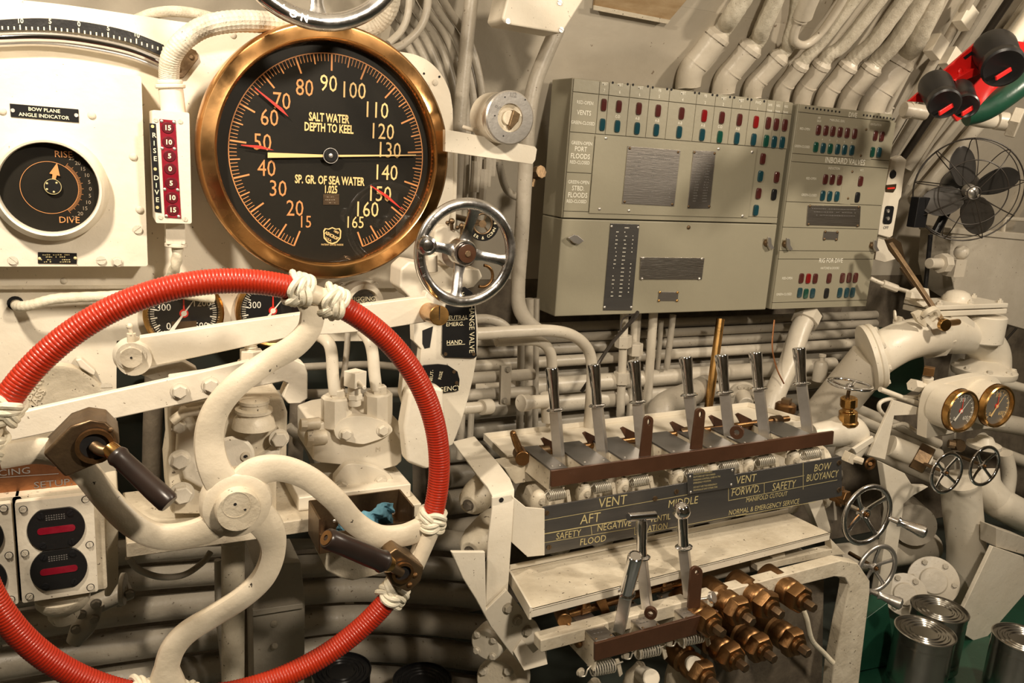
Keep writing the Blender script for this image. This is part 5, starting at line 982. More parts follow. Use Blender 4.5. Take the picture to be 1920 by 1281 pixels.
# left round ends of the valve chests
for i,(x,y,rr) in enumerate(((878,925,32),(880,1010,34))):
    g=E('chest_end','%s dusty cream round chest end left of the manifold frame'%('upper' if i==0 else 'lower'),'casting',V(x+20,y+20,1.33)); b=B(); c=V(x+22,y,1.33); b.lathe([(0,0.05),(S(rr*0.55,x,y,1.3),0.05),(S(rr*0.85,x,y,1.3),0.035),(S(rr,x,y,1.3),0.01),(S(rr,x,y,1.3),-0.06)],c,(-0.75,-0.65,-0.1),24); O('body',b,'cream_worn',g,bev=0.002)
    stamp('hex_bolt',g,c+Vector((-0.75,-0.65,-0.1)).normalized()*0.049,(-0.75,-0.65,-0.1),0.009,'dark_brown')
# engraved name plate
pl=E('manifold_nameplate','long dark metal nameplate engraved with vent, flood and manifold names','plate',V(1300,1000,1.20)); PY=1.205
b=B(); b.slab([(1018,951),(1578,856),(1579,930),(1019,1041)],PY,0.003); O('plate',b,'plate_dark',pl,bev=0.0006)
b=B(); T=PY-0.0003
for t,x,y,s,sx in(('VENT',1149,941,20,0.92),('AFT',1107,973,20,0.92),('SAFETY',1066,1003,14,0.85),('NEGATIVE',1152,986,14,0.85),('FLOOD',1112,1013.5,14,0.9),('MIDDLE',1281,942,16,0.9),('VENTIL',1238,972,12.5,0.85),('ATION',1233,989,12.5,0.85),('VENT',1399,899,16,0.9),("FORW'D.",1399,920.5,16,0.78),('SAFETY',1470,911,16,0.8),('BOW',1542,876.5,15,0.85),('BUOYANCY',1542,893,15,0.72),('MANIFOLD CUTOUT',1438,932,9.5,0.82),('NORMAL & EMERGENCY SERVICE',1434,951,10.5,0.80)): b.text(t,S(s*1.38,x,y,T),V(x,y,T),sx=sx*1.0,bold=0.0,off=0.0002)
O('lettering',b,'brass_ink',pl,flat=True)
b=B()
def ln(x0,y0,x1,y1,wd=1.0):
    a=V(x0,y0,T);c=V(x1,y1,T); d=(c-a).normalized(); n=Vector((-d.z,0,d.x))*S(wd/2,x0,y0,T); b.quad(a-n,a+n,c+n,c-n)
for l in((1020,976,1365,914),(1020,1001,1190,971),(1020,1018,1190,990),(1108,986,1110,1003),(1370,917,1508,892),(1366,939,1570,900),(1506,868,1506,918),(1433,906,1433,926),(1366,915,1366,940),(1190,988,1190,1003),(1380,968,1530,941),(1020,1002,1188,972),(1190,1003,1400,963)): ln(*l)
O('engraved_lines',b,'brass_ink',pl,flat=True)
for x,y in((1025,962),(1029,1026),(1573,868),(1573,919),(1268,922),(1228,935)): stamp('screw',pl,V(x,y,PY),size=S(5,x,y,PY),m='gunmetal',spin=x)
nb=nameplate(pl,[(1289,889),(1378,877),(1376,914),(1290,928)],PY-0.004,0.002,'plate_dark',[],inset=5,sz=2.5,smat='steel'); b=B(); k=0
for i,t in enumerate(('SHOULD IF A PIPE LINE IS','RUPTURED SET THE CORRES-','PONDING CONTROL LEVER IN THE','EMERGENCY POSITION','DO NOT USE THE EMERGENCY','POSITION AT ANY OTHER TIME')): y=888+i*5.6+(2.5 if i>3 else 0); b.text(t,S(3.6*1.38,1300,y,T),V(1300,y+1.6,PY-0.0042),al='LEFT',sx=0.80,off=0.0001)
O('lettering',b,'brass_ink',nb,flat=True)
# springs and valve heads between rail and plate
SP=[(1041,927),(1126,913),(1197,901),(1300,884),(1364,873),(1432,864),(1518,850)]
for i,(x,y) in enumerate(SP):
    Y=1.262; g=E('return_spring','%s coil spring from the left under the upper brown rail'%ORD[i],'spring',V(x,y+10,Y),'coil springs under the upper rail')
    b=B(); p0=V(x-14,y+3,Y);p1=V(x+16,y-2,Y); b.spring(p0,p1,S(10,x,y,Y),S(1.25,x,y,Y),9,6); O('coil',b,'spring',g)
    b=B(); b.tube([p0+Vector((0,0,0.008)),p0+Vector((-0.008,-0.003,0.004)),p0+Vector((-0.013,-0.004,-0.006)),p0+Vector((-0.021,-0.002,-0.003))],0.0013,n=7); O('hook_end',b,'spring',g)
    b=B(); c=V(x-32,y+10,1.27); b.lathe([(0,-0.02),(0.012,-0.016),(0.016,0),(0.012,0.014),(0.006,0.02),(0,0.021)],c,(0,-0.3,1),14); O('poppet_valve',b,'cream_worn',label='%s dusty cream valve head from the left behind the nameplate top edge'%ORD[i],cat='valve',group='valve heads behind the nameplate')
    stamp('hex_bolt',g,V(x-25,y+14,1.255),size=0.0055,m='cream_worn')
    b=B(); b.slab([(x+20,y-6),(x+27,y-8),(x+31,y+18),(x+24,y+20)],1.262,0.004); O('anchor_tab',b,'cream_worn',g,bev=0.0005)
b=B(); x0=V(1000,950,1.33).x;x1=V(1560,880,1.33).x; z=V(1000,935,1.33).z; b.cyl((x0,1.37,z-0.03),(x1,1.37,z-0.03),0.045,n=24,ch=0.004); ch=O('valve_chest',b,'cream_worn',label='long cream valve chest behind the nameplate',cat='casting')
for i in range(8): b=B(); x=x0+(x1-x0)*(i+0.5)/8; b.lathe([(0,-0.085),(0.018,-0.084),(0.026,-0.075),(0.030,-0.06),(0.030,-0.02)],(x,1.31,z-0.03),(0,0,1),20); O('lower_cap',b,'cream_worn',ch)
b=B(); b.slab([(945,878),(1000,868),(1010,875),(1012,900),(965,908),(955,895)],1.36,0.05); O('end_casting',b,'cream_worn',label='dirty cream end casting under the left end of the upper tray',cat='casting',bev=0.003)
# lower tray and stand
Zl=V(998,1145,1.10).z
def hb(x,y): return HZ(x,y,Zl)
lt=E('lower_tray','long cream sloping tray below the nameplate','tray',hb(998,1143))
b=B(); P=[hb(956,1070),hb(998,1143),hb(1557,1000),hb(1478,962)]; b.prism([P],(0,0,-0.004)); O('pan',b,'cream_worn',lt,bev=0.0008,label='grimy tray floor')
b=B(); a,c=P[1],P[2]; b.prism([[a,c,c+Vector((0,0,-0.016)),a+Vector((0,0,-0.016))]],(0,0.004,0)); O('front_lip',b,'cream',lt,bev=0.0008)
b=B(); a,c=P[0],P[1]; b.prism([[a+Vector((0,0,0.004)),c+Vector((0,0,0.004)),c+Vector((0,0,-0.02)),a+Vector((0,0,-0.02))]],(-0.004,0.002,0)); O('side_lip',b,'cream',lt,bev=0.0008)
b=B(); a,c=P[0],P[3]; b.prism([[a,c,c+Vector((0,0,0.01)),a+Vector((0,0,0.01))]],(0,0.004,0)); O('back_lip',b,'cream',lt,bev=0.0008)
b=B(); b.slab([(1512,935),(1540,928),(1560,1000),(1535,992)],1.26,0.02); O('tray_strut',b,'cream',fr,bev=0.001)
# skirt plate at the left foot
b=B(); b.slab([(846,1035),(910,1035),(912,1143),(950,1106),(985,1150),(1006,1168),(1024,1200),(1027,1240),(984,1256),(955,1222),(920,1175),(893,1125),(868,1085)],1.19,0.008); sk=O('skirt_plate',b,'cream',label='bent cream skirt plate at the lower left of the manifold stand',cat='plate',bev=0.002)
b=ribbon([V(962,1222,1.188),V(983,1258,1.165),V(1027,1246,1.15)],[V(978,1198,1.188),V(1000,1225,1.175),V(1020,1212,1.16)],0.004); O('lip',b,'cream',sk,bev=0.0008)
for x,y in((952,1140),(970,1163),(988,1183)): stamp('hex_bolt',sk,V(x,y,1.189),size=S(9,x,y,1.13),m='cream_worn')
fl=E('side_flange','round cream bolted flange at the lower left of the manifold stand','flange',V(930,1240,1.16)); b=B(); c=V(912,1208,1.225); b.lathe([(0,0.004),(0.028,0.004),(0.032,0.0),(0.032,-0.03)],c,(-0.8,-0.6,0),28); O('disc',b,'cream',fl,bev=0.001)
for k in range(4): a=PI/4+PI/2*k; ax=Vector((-0.8,-0.6,0)); M_=frame(ax); stamp('hex_bolt',fl,c+ax*0.004+M_@Vector((0.024*math.cos(a),0.024*math.sin(a),0)),ax,0.006,'cream')
fl=E('side_flange','larger cream pipe flange below the skirt plate at the bottom edge','flange',V(950,1280,1.18)); b=B(); c=V(935,1278,1.24); b.lathe([(0,0.006),(0.042,0.006),(0.046,0.0),(0.046,-0.05)],c,(-0.7,-0.6,0.2),32); O('disc',b,'cream_worn',fl,bev=0.001)
for k in range(3): ax=Vector((-0.7,-0.6,0.2)).normalized(); a=PI*0.55*k+1; stamp('hex_bolt',fl,c+ax*0.006+frame(ax)@Vector((0.034*math.cos(a),0.034*math.sin(a),0)),ax,0.008,'cream')
# stand beams
st=E('channel_stand','heavy cream channel frame around the brass valves at the lower right','frame',V(1580,1281,1.05))
b=B(); ribbon([V(1000,1185,1.13),V(1313,1103,1.13),V(1558,1040,1.13),V(1590,1046,1.13),V(1612,1078,1.13),V(1612,1100,1.13),V(1596,1235,1.13),V(1590,1290,1.13),V(1580,1420,1.13)],[V(1000,1208,1.13),V(1316,1126,1.13),V(1545,1070,1.13),V(1565,1072,1.13),V(1573,1085,1.13),V(1571,1100,1.13),V(1545,1235,1.13),V(1540,1290,1.13),V(1530,1420,1.13)],0.028,b); O('front_channel',b,'cream_worn',st,bev=0.003)
b=B(); b.slab([(1557,1010),(1586,1040),(1558,1042),(1420,1072),(1420,1060),(1560,1030)],1.16,0.02); O('rear_flange',b,'cream_worn',st,bev=0.001)
b=B(); b.cyl(V(1120,1120,1.20),V(1500,1040,1.20),S(13,1400,1060,1.2),n=18); O('cross_tube',b,'greypaint',st)
b=B(); b.slab([(1448,1042),(1472,1036),(1476,1060),(1452,1066)],1.17,0.01); O('tube_clip',b,'cream',st,bev=0.002)
b=B(); b.slab([(1545,1060),(1573,1066),(1600,1100),(1612,1110),(1612,1085),(1575,1050)],1.16,0.05); O('corner_fill',b,'cream_worn',st,bev=0.002)
# lower rail, levers
slabthing('brown_rail','short brown enamelled rail in front of the three lower levers','rail',[(1116,1208),(1347,1146),(1347,1179),(1116,1240)],1.06,0.006,'brown',0.0006)
RZ2=V(1116,1208,1.06).z-0.001
for i,(xa,ya,xb,yb) in enumerate(((1119,1207,1156,1196),(1207,1183,1243,1173),(1290,1161,1322,1152))):
    p0=V(xa,ya,1.062);p1=V(xb,yb,1.062)
    g=E('lever_base','%s shiny screwed base plate from the left behind the lower brown rail'%ORD[i],'plate',(p0.x,1.12,RZ2),'base plates behind the lower rail')
    b=B(); b.box(((p0.x+p1.x)/2,1.112,RZ2),(p1.x-p0.x,0.094,0.004)); O('top_plate',b,'plate_steel',g,bev=0.0006)
    b=B(); b.box((p0.x+0.0035,1.11,RZ2-0.03),(0.005,0.088,0.055)); O('side_cheek',b,'cream_worn',g)
    for fx in(0.12,0.88):
        for yy in(1.072,1.150): stamp('rivet',g,Vector((p0.x+(p1.x-p0.x)*fx,yy,RZ2+0.002)),(0,0,1),0.0026,'gunmetal')
    b=B(); r=random.Random(i)
    for k in range(5):
        for j in range(3): o=Vector((p0.x+0.008+j*0.007,1.085+k*0.011,RZ2+0.0025)); b.quad(o,o+Vector((r.uniform(.003,.005),0,0)),o+Vector((.004,.0018,0)),o+Vector((0,.0018,0)))
    O('engraving',b,'grey_ink',g,flat=True)
lever(7,(1192,1042),(1175,1112),(1162,1178),'lower lever leaning right with a plain chrome grip, leftmost of three',Yb=1.085,Yt=1.02,rt=14,rb=13,swid=17)
lever(8,(1203,968),(1203,1046),(1214,1138),'lower lever with a chrome cross bar on top, middle of three',Yb=1.11,Yt=1.13,kind='tee',rt=12,rb=10.5,swid=15)
lever(9,(1278,958),(1282,1027),(1292,1115),'lower lever with a chrome ball on top, rightmost of three',Yb=1.11,Yt=1.13,kind='ball',rt=11,rb=10.5,swid=15)
ra=E('selector_rod','bronze selector rod behind the three lower levers with a drooping handle','rod',V(1060,1170,1.14))
b=B(); b.cyl(V(1058,1155,1.15),V(1275,1092,1.15),S(7,1150,1130,1.15),n=16); O('rod',b,'bronze',ra)
b=B(); c=V(1055,1156,1.14); b.cyl(c+Vector((-0.004,-0.014,0)),c+Vector((0.004,0.014,0.0)),S(14,1055,1155,1.14),n=24,ch=0.001); O('end_boss',b,'bronze',ra)
b=B(); b.tube([V(1062,1166,1.13),V(1072,1186,1.12),V(1085,1208,1.11)],[S(5.5,1070,1185,1.12),S(7.5,1070,1185,1.12),S(7.5,1070,1185,1.12)],n=14); b.sphere(V(1085,1208,1.11),S(7.5,1070,1185,1.12),7); O('end_handle',b,'bronze',ra)
for x,y in((1095,1140),(1245,1098)): b=B(); b.cyl(V(x-9,y+3,1.15),V(x+9,y-3,1.15),S(12,x,y,1.15),n=16,ch=0.001); b.cyl(V(x,y,1.14),V(x,y-14,1.14),S(5,x,y,1.14),n=6); O('rod_collar',b,'bronze',ra)
b=B(); b.slab([(1118,1128),(1136,1122),(1150,1165),(1142,1178)],1.135,0.01); O('pawl',b,'bronze',ra,bev=0.001)
x,y,x2,y2,w_=1307,1074,1302,1140,11
b=B(); a=[(x+w_*math.cos(t),y-w_*math.sin(t)) for t in[PI*k/8 for k in range(9)]]; sl=[(x+3.5*math.cos(t),y-4*math.sin(t)) for t in[2*PI*k/12 for k in range(12)]]
b.slab([(x2+w_,y2)]+a+[(x2-w_,y2+2)],1.075,0.006,holes=(sl,)); O('hook_plate',b,'brown',label='tall brown hook plate beside the ball-topped lever',cat='hook',bev=0.0008)
b=B(); b.ring(V(1221,1147,1.08),(-0.7,-0.7,0),S(12,1221,1147,1.08),S(5,1221,1147,1.08),0.009,24); O('round_hook',b,'brown',label='round brown hook eye on the middle lower base plate',cat='hook',bev=0.0006)
ts=E('thumb_screw','small knurled silver thumb screw beside the tall lower hook','screw',V(1335,1130,1.07)); b=B(); b.cyl(V(1312,1124,1.08),V(1334,1121,1.07),S(3,1320,1122,1.07),n=10); b.cyl(V(1332,1121,1.072),V(1339,1120,1.066),S(11,1335,1121,1.07),n=20,ch=0.001); O('screw_body',b,'steel',ts)
for i,(x,y) in enumerate(((1128,1252),(1212,1220),(1293,1196))):
    Y=1.075; g=E('return_spring','%s coil spring from the left under the lower brown rail'%ORD[i],'spring',V(x,y+10,Y),'coil springs under the lower rail')
    b=B(); p0=V(x-20,y+4,Y);p1=V(x+22,y-5,Y); b.spring(p0,p1,S(12.5,x,y,Y),S(1.6,x,y,Y),9,6); O('coil',b,'spring',g)
    b=B(); b.tube([p0+Vector((0,0,0.008)),p0+Vector((-0.009,-0.003,0.004)),p0+Vector((-0.014,-0.004,-0.006)),p0+Vector((-0.024,-0.002,-0.006))],0.0015,n=7); O('hook_end',b,'spring',g)
    b=B(); b.tube([p1,p1+Vector((0.01,0,0.0)),p1+Vector((0.02,0,0.002))],0.0015,n=7); O('hook_end',b,'spring',g)
    b=B(); b.slab([(x+26,y-14),(x+34,y-16),(x+40,y+12),(x+34,y+18)],1.078,0.004); O('anchor_tab',b,'cream_worn',g,bev=0.0006)
    stamp('hex_bolt',g,V(x-40,y+8,1.07),size=S(7,x,y,1.07),m='cream_worn')
    g=E('inlet_valve','%s cream valve body from the left below the lower springs'%ORD[i],'valve',V(x-22,y+70,1.12),'valve bodies below the lower springs')
    b=B(); c=V(x-15,y+55,1.13); b.lathe([(0,-0.12),(0.030,-0.12),(0.030,-0.02),(0.026,0.008),(0.016,0.022),(0.008,0.036),(0,0.038)],c,(0,0,1),22); O('body',b,'cream_worn',g)
    b=B(); b.cyl(V(x-8,y+44,1.12),V(x+10,y+52,1.07),S(16,x,y+50,1.1),n=20,ch=0.002); O('side_boss',b,'cream',g)
# bronze valve cluster
VC=[(1413,1168),(1467,1155),(1528,1142),(1357,1190),(1400,1255),(1453,1238),(1517,1227),(1345,1290)]
VL=['top left','top middle','top right','second row far left','bottom left','bottom middle','bottom right','lowest, cut off by the picture edge']
for i,(x,y) in enumerate(VC):
    g=E('bronze_valve','bronze hex valve cap in the cluster, %s'%VL[i],'valve',V(x,y,1.12),'bronze valve caps'); e=V(x,y,1.02); a=Vector((0.05,-1,-0.02)).normalized(); s=S(1,x,y,1.05); o=e-a*0.11
    b=B(); b.lathe([(0,-0.02),(27*s,-0.02),(27*s,0.018),(22*s,0.022),(21*s,0.030),(26*s,0.034),(26*s,0.050),(24*s,0.054),(22*s,0.056),(22*s,0.060)],o,a,30); O('body',b,'bronze',g)
    b=B(); b.lathe([(0,0.058),(29*s,0.058),(29*s,0.074),(25*s,0.080),(15*s,0.082),(0,0.082)],o,a,6,up=(0.3*i,0.2,1)); O('hex_nut',b,'bronze',g,bev=0.0008)
    b=B(); b.lathe([(0,0.08),(17*s,0.08),(16*s,0.088),(11*s,0.090),(0,0.09)],o,a,24); O('gland',b,'bronze',g)
    b=B(); b.lathe([(0,0.088),(10*s,0.088),(10*s,0.106),(8.5*s,0.109),(0,0.109)],o,a,6,up=(0.2*i+0.1,0.3,1)); O('square_stem',b,'gunmetal',g)
b=B(); b.slab([(1330,1110),(1545,1070),(1540,1330),(1320,1360)],1.19,0.02); O('backing_plate',b,'dark_brown',label='dark grimy backing behind the bronze valve cluster',cat='plate')  # plain dark brown sheet behind the valves
b=B(); b.tube([V(1500,1130,1.11),V(1512,1160,1.10),V(1522,1200,1.10),V(1545,1225,1.10),V(1562,1243,1.09)],S(5,1520,1200,1.1),n=10); O('lacing_rope',b,'rope',label='frayed whitish rope beside the right-hand bronze valves',cat='rope')
# ================= pipes behind the manifold =================
def hp(name,label,y0,x0,x1,Y,rp,m='greypaint',cat='pipe',group=None,tilt=0):   # run parallel to the hull axis; y0 = pixel row at x=1300
    z=V(1300,y0,Y).z; X0=V(x0,y0,Y).x; X1=V(x1,y0,Y).x; r=S(rp,1300,y0,Y); b=B(); b.cyl((X0,Y,z),(X1,Y,z+tilt),r,n=18,ch=r*0.1); return O(name,b,m,label=label,cat=cat,group=group)
HPs=[(604,9,1.86),(622,8,1.84),(640,11,1.85),(662,10,1.82),(684,12,1.86),(703,15,1.78),(733,17,1.80),(766,15,1.84),(800,16,1.86),(838,18,1.86),(880,20,1.84),(930,22,1.82)]
for i,(y,r,Y) in enumerate(HPs): hp('hull_pipe','%s grey pipe counted down from the underside of the large cabinet'%ORD[i],y,840,1640 if i<5 else 1560,Y,r,'pipepaint' if i in(3,5,6) else 'greypaint',group='long pipes behind the levers')
for i,(xa,ya,xb,yb,r,Y,m) in enumerate(((993,560,990,830,8,1.70,'greypaint'),(1006,560,1003,820,6,1.74,'greypaint'),(978,600,974,830,7,1.76,'greypaint'),(1227,560,1212,780,8.5,1.76,'pipepaint'),(1196,585,1184,780,7,1.78,'greypaint'),(1172,560,1163,780,8,1.76,'pipepaint'),(1192,565,1180,790,7,1.78,'pipepaint'),(1240,600,1232,700,5,1.80,'greypaint'),(1262,590,1250,690,6,1.76,'greypaint'),(870,690,862,860,7,1.60,'greypaint'),(886,720,880,860,6,1.66,'greypaint'))):
    pipe('riser','%s upright pipe from the left below the cabinets'%(ORD[i]),[(xa,ya,Y),((xa+xb)/2,(ya+yb)/2,Y),(xb,yb,Y)],r,m,group='upright pipes below the cabinets')
pipe('bent_pipe','cream pipe running right from the black plates and bending down behind the levers',[(820,628,1.42),(895,626,1.44),(960,622,1.46),(1030,620,1.48),(1075,630,1.50),(1102,655,1.52),(1110,690,1.53),(1108,740,1.54),(1104,800,1.55)],11,'pipepaint')
pipe('bent_pipe','shorter cream pipe bending down beside the leftmost lever',[(930,640,1.52),(985,638,1.52),(1015,642,1.52),(1032,662,1.52),(1035,700,1.52),(1033,800,1.52)],10,'pipepaint')
pipe('bent_pipe','pale pipe curving behind the chrome wheel to the lower left',[(880,600,1.60),(910,598,1.60),(938,606,1.60),(955,622,1.60),(960,640,1.60)],9,'greypaint')
for i,(x,y) in enumerate(((1169,640),(1167,708),(1192,655))): b=B(); b.cyl(V(x,y-11,1.76),V(x-1,y+11,1.76),S(16 if i<2 else 14,x,y,1.76),n=6,ch=0.001); O('union_nut',b,'pipepaint',label=('upper cream hexagonal union on the upright pipes below the cabinet','lower cream hexagonal union on the upright pipes below the cabinet','right-hand cream hexagonal union beside the upper one')[i],cat='nut')
te=E('pipe_tee','cream capped pipe tee left of the leftmost lever','fitting',V(1010,760,1.48)); b=B(); b.cyl(V(976,756,1.47),V(1025,752,1.49),S(13,1000,755,1.48),n=20,ch=0.001); b.cyl(V(976,756,1.47),V(990,755,1.475),S(16,1000,755,1.48),n=20,ch=0.001); O('body',b,'pipepaint',te); b=B(); b.cyl(V(1026,738,1.50),V(1028,790,1.50),S(13,1000,755,1.5),n=16); O('branch',b,'pipepaint',te)
b=B(); b.cyl(V(850,768,1.40),V(916,762,1.42),S(11,880,765,1.4),n=20); b.cyl(V(902,764,1.41),V(919,762,1.42),S(15,880,765,1.4),n=20,ch=0.001); O('capped_pipe',b,'pipepaint',label='capped cream pipe end poking out right of the quadrant plate',cat='pipe')
cl=E('pipe_clamp','grey steel clamp bar with two bolts across two pipes right of the black plates','clamp',V(945,760,1.58)); b=B(); b.slab([(940,686),(960,686),(957,760),(938,760)],1.58,0.01); O('bar',b,'greypaint',cl,bev=0.001)
for x,y in((952,693),(946,752)): stamp('hex_bolt',cl,V(x,y,1.579),size=S(5,x,y,1.58),m='greypaint')
for i,y in enumerate((706,738)): b=B(); b.cyl(V(868,y+4,1.62),V(1000,y-4,1.62),S(11,940,y,1.62),n=18); O('clamped_pipe',b,'greypaint',label=('upper' if i==0 else 'lower')+' pipe held by the grey clamp bar',cat='pipe')
b=B(); b.cyl(V(1351,598,1.70),V(1327,775,1.66),S(8,1340,680,1.7),n=10); O('bronze_rod',b,'brass',label='tall bronze-brown rod slanting down behind the fourth lever',cat='rod')
dp=E('diagonal_pipe','thick beige pipe slanting down from the narrow cabinet towards the brass cap','pipe',V(1450,770,1.62)); b=B(); b.tube([V(1518,585,1.74),V(1500,620,1.72),V(1480,680,1.69),V(1455,735,1.66),V(1440,790,1.64)],S(19,1480,690,1.7),n=24); O('tube',b,'pipepaint',dp)
b=B(); p0=V(1508,605,1.73);p1=V(1516,588,1.742); b.cyl(p0,p1,S(26,1510,595,1.73),n=8,ch=0.001); O('gland_nut',b,'pipepaint',dp)
pipe('red_wire','thin reddish wire looping beside the thick slanting pipe',[(1452,600,1.68),(1448,650,1.66),(1456,690,1.64),(1470,720,1.62)],1.5,'copperplate',cat='wire',n=6)
fg=E('pipe_flange','round beige flange with bolts behind the fifth and sixth levers','flange',V(1390,770,1.66)); c=V(1393,742,1.68); b=B(); b.lathe([(0,0.0),(0.038,0.0),(0.038,-0.012),(0.030,-0.014),(0,-0.014)],c,(-0.45,-0.85,-0.25),32); O('disc',b,'pipepaint',fg,bev=0.001)
for k in range(6): ax=Vector((-0.45,-0.85,-0.25)).normalized(); a=PI/3*k; stamp('hex_bolt',fg,c+frame(ax)@Vector((0.030*math.cos(a),0.030*math.sin(a),0)),ax,0.005,'pipepaint')
b=B(); b.cyl(c,c+Vector((-0.45,-0.85,-0.25)).normalized()*0.045,0.02,n=24,ch=0.002); O('neck',b,'pipepaint',fg)
b=B(); b.tube([V(1325,725,1.72),V(1280,745,1.69),V(1250,758,1.66),V(1238,775,1.64),V(1245,800,1.63)],S(24,1260,760,1.68),n=24); O('elbow_pipe',b,'greypaint',label='stubby grey elbow pipe behind the third and fourth levers',cat='pipe')
bc=E('brass_plug','stout brass screw cap with a square head right of the sixth lever','cap',V(1470,775,1.52)); b=B(); c=V(1472,770,1.52); b.lathe([(0,-0.03),(0.022,-0.03),(0.022,-0.004),(0.0265,-0.002),(0.0265,0.016),(0.022,0.020),(0,0.020)],c,(0,0,1),32); O('cap',b,'bronze',bc)
b=B(); b.box(c+Vector((0,0,0.026)),(0.022,0.022,0.013),Matrix.Rotation(0.5,3,'Z')); O('square_head',b,'gunmetal',bc,bev=0.001)
sb=E('small_bottle','small beige bottle-shaped fitting behind the rightmost lever','fitting',V(1545,705,1.70)); b=B(); c=V(1537,702,1.70); b.lathe([(0,-0.02),(0.020,-0.02),(0.020,0.030),(0.016,0.038),(0.007,0.042),(0.007,0.052),(0.010,0.053),(0.010,0.060),(0,0.060)],c,(0,0,1),24); O('body',b,'pipepaint',sb)
# ================= right side: green tank, bent pipe, valve =================
A1=Vector((-0.06,-0.99,0.03)).normalized()
b=B(); c=V(1665,685,1.88); b.lathe([(0,0.03),(0.08,0.028),(0.115,0.01),(0.125,-0.03),(0.125,-0.10)],c,(-0.5,-0.85,0.15),48); O('green_tank',b,'darkgreen',label='dark green rounded tank end behind the flanged bent pipe',cat='tank')
pf=E('flanged_pipe','big cream bent pipe with a bolted flange, right of the levers','pipe',V(1640,680,1.55))
ax=Vector((-0.80,0.50,-0.33)).normalized(); fc=V(1640,668,1.52)
b=B(); b.tube([fc,V(1668,652,1.51),V(1700,638,1.51),V(1740,630,1.54),V(1790,628,1.60),V(1830,632,1.62),V(1852,660,1.62),V(1850,700,1.62)],[S(40,1650,660,1.52),S(37,1700,640,1.54),S(36,1740,630,1.56),S(36,1790,630,1.6),S(36,1840,640,1.6),S(42,1850,690,1.6)],n=32,sub=8); O('bend',b,'cream',pf)
b=B(); b.lathe([(0,0.008),(0.087,0.008),(0.090,0.005),(0.090,-0.005),(0.087,-0.008),(0.090,-0.010),(0.090,-0.022),(0,-0.022)],fc,-ax,44); fl=O('flange',b,'cream',pf,bev=0.0008)
for k in range(8): a=2*PI*k/8+0.2; stamp('hex_bolt',fl,fc-ax*0.008+frame(-ax)@Vector((0.077*math.cos(a),0.077*math.sin(a),0)),-ax,0.0085,'cream')
b=B(); p=V(1745,632,1.56);q=V(1752,631,1.565); b.cyl(p,p+(q-p).normalized()*0.022,S(42,1745,630,1.56),n=8,ch=0.002); O('coupling',b,'cream',pf)
b=B(); b.torus(V(1678,592,1.56),(0.7,-0.7,0.2),0.013,0.0032,24,8); b.cyl(V(1683,600,1.56),V(1693,614,1.56),S(10,1690,605,1.56),n=6); O('ring_bolt',b,'cream',pf)
pipe('fat_pipe','fat grey pipe slanting up from the rightmost lever to the bent pipe flange',[(1455,890,1.70),(1530,800,1.63),(1585,733,1.575),(1634,674,1.53)],40,'pipepaint',n=28)
# right vertical flange
vf=E('gate_valve','cream gate valve body with a square bolted bonnet at the right','valve',V(1830,690,1.60))
c=V(1845,693,1.60); b=B(); b.lathe([(0,-0.018),(0.090,-0.018),(0.094,-0.010),(0.094,0.002),(0.090,0.006),(0.065,0.012),(0.040,0.03),(0,0.03)],c,(0,0,1),44); fl=O('lower_flange',b,'cream',vf)
for k in range(8): a=2*PI*k/8; stamp('hex_bolt',fl,c+Vector((0.080*math.cos(a),0.080*math.sin(a),0.006)),(0,0,1),0.009,'cream')
b=B(); c=V(1832,640,1.60); t_=V(1822,590,1.60); b.cyl(c,Vector((c.x,c.y,t_.z)),S(43,1830,600,1.6),n=36,ch=0.004); O('body',b,'cream',vf)
cz=V(1806,580,1.60).z; cx0=V(1738,575,1.58).x; cx1=V(1872,575,1.58).x
b=B(); b.box(((cx0+cx1)/2,1.605,cz),((cx1-cx0),0.11,0.016)); b.box(((cx0+cx1)/2,1.605,cz+0.018),((cx1-cx0),0.11,0.014)); bn=O('bonnet_flange',b,'cream',vf,bev=0.003)
b=B(); b.lathe([(0.042,0),(0.040,0.012),(0.030,0.026),(0.016,0.032),(0,0.033)],((cx0+cx1)/2,1.605,cz+0.025),(0,0,1),32); O('bonnet_dome',b,'cream',vf)
for fx in(0.08,0.5,0.92):
    for yy in(1.562,1.648): stamp('nut',bn,Vector((cx0+(cx1-cx0)*fx,yy,cz+0.025)),(0,0,1),0.009,'cream')
b=B(); b.slab([(1722,553),(1742,541),(1746,570),(1732,576),(1718,566)],1.55,0.04); b.slab([(1710,548),(1742,552),(1741,562),(1708,560)],1.54,0.02); O('side_lug',b,'cream',vf,bev=0.002)
b=B(); b.slab([(1785,592),(1810,590),(1828,604),(1828,618),(1818,626),(1800,622),(1785,606)],1.555,0.02); dl=O('side_flange',b,'cream',vf,bev=0.002); stamp('hex_bolt',dl,V(1808,614,1.554),size=S(6,1808,614,1.55),m='cream')
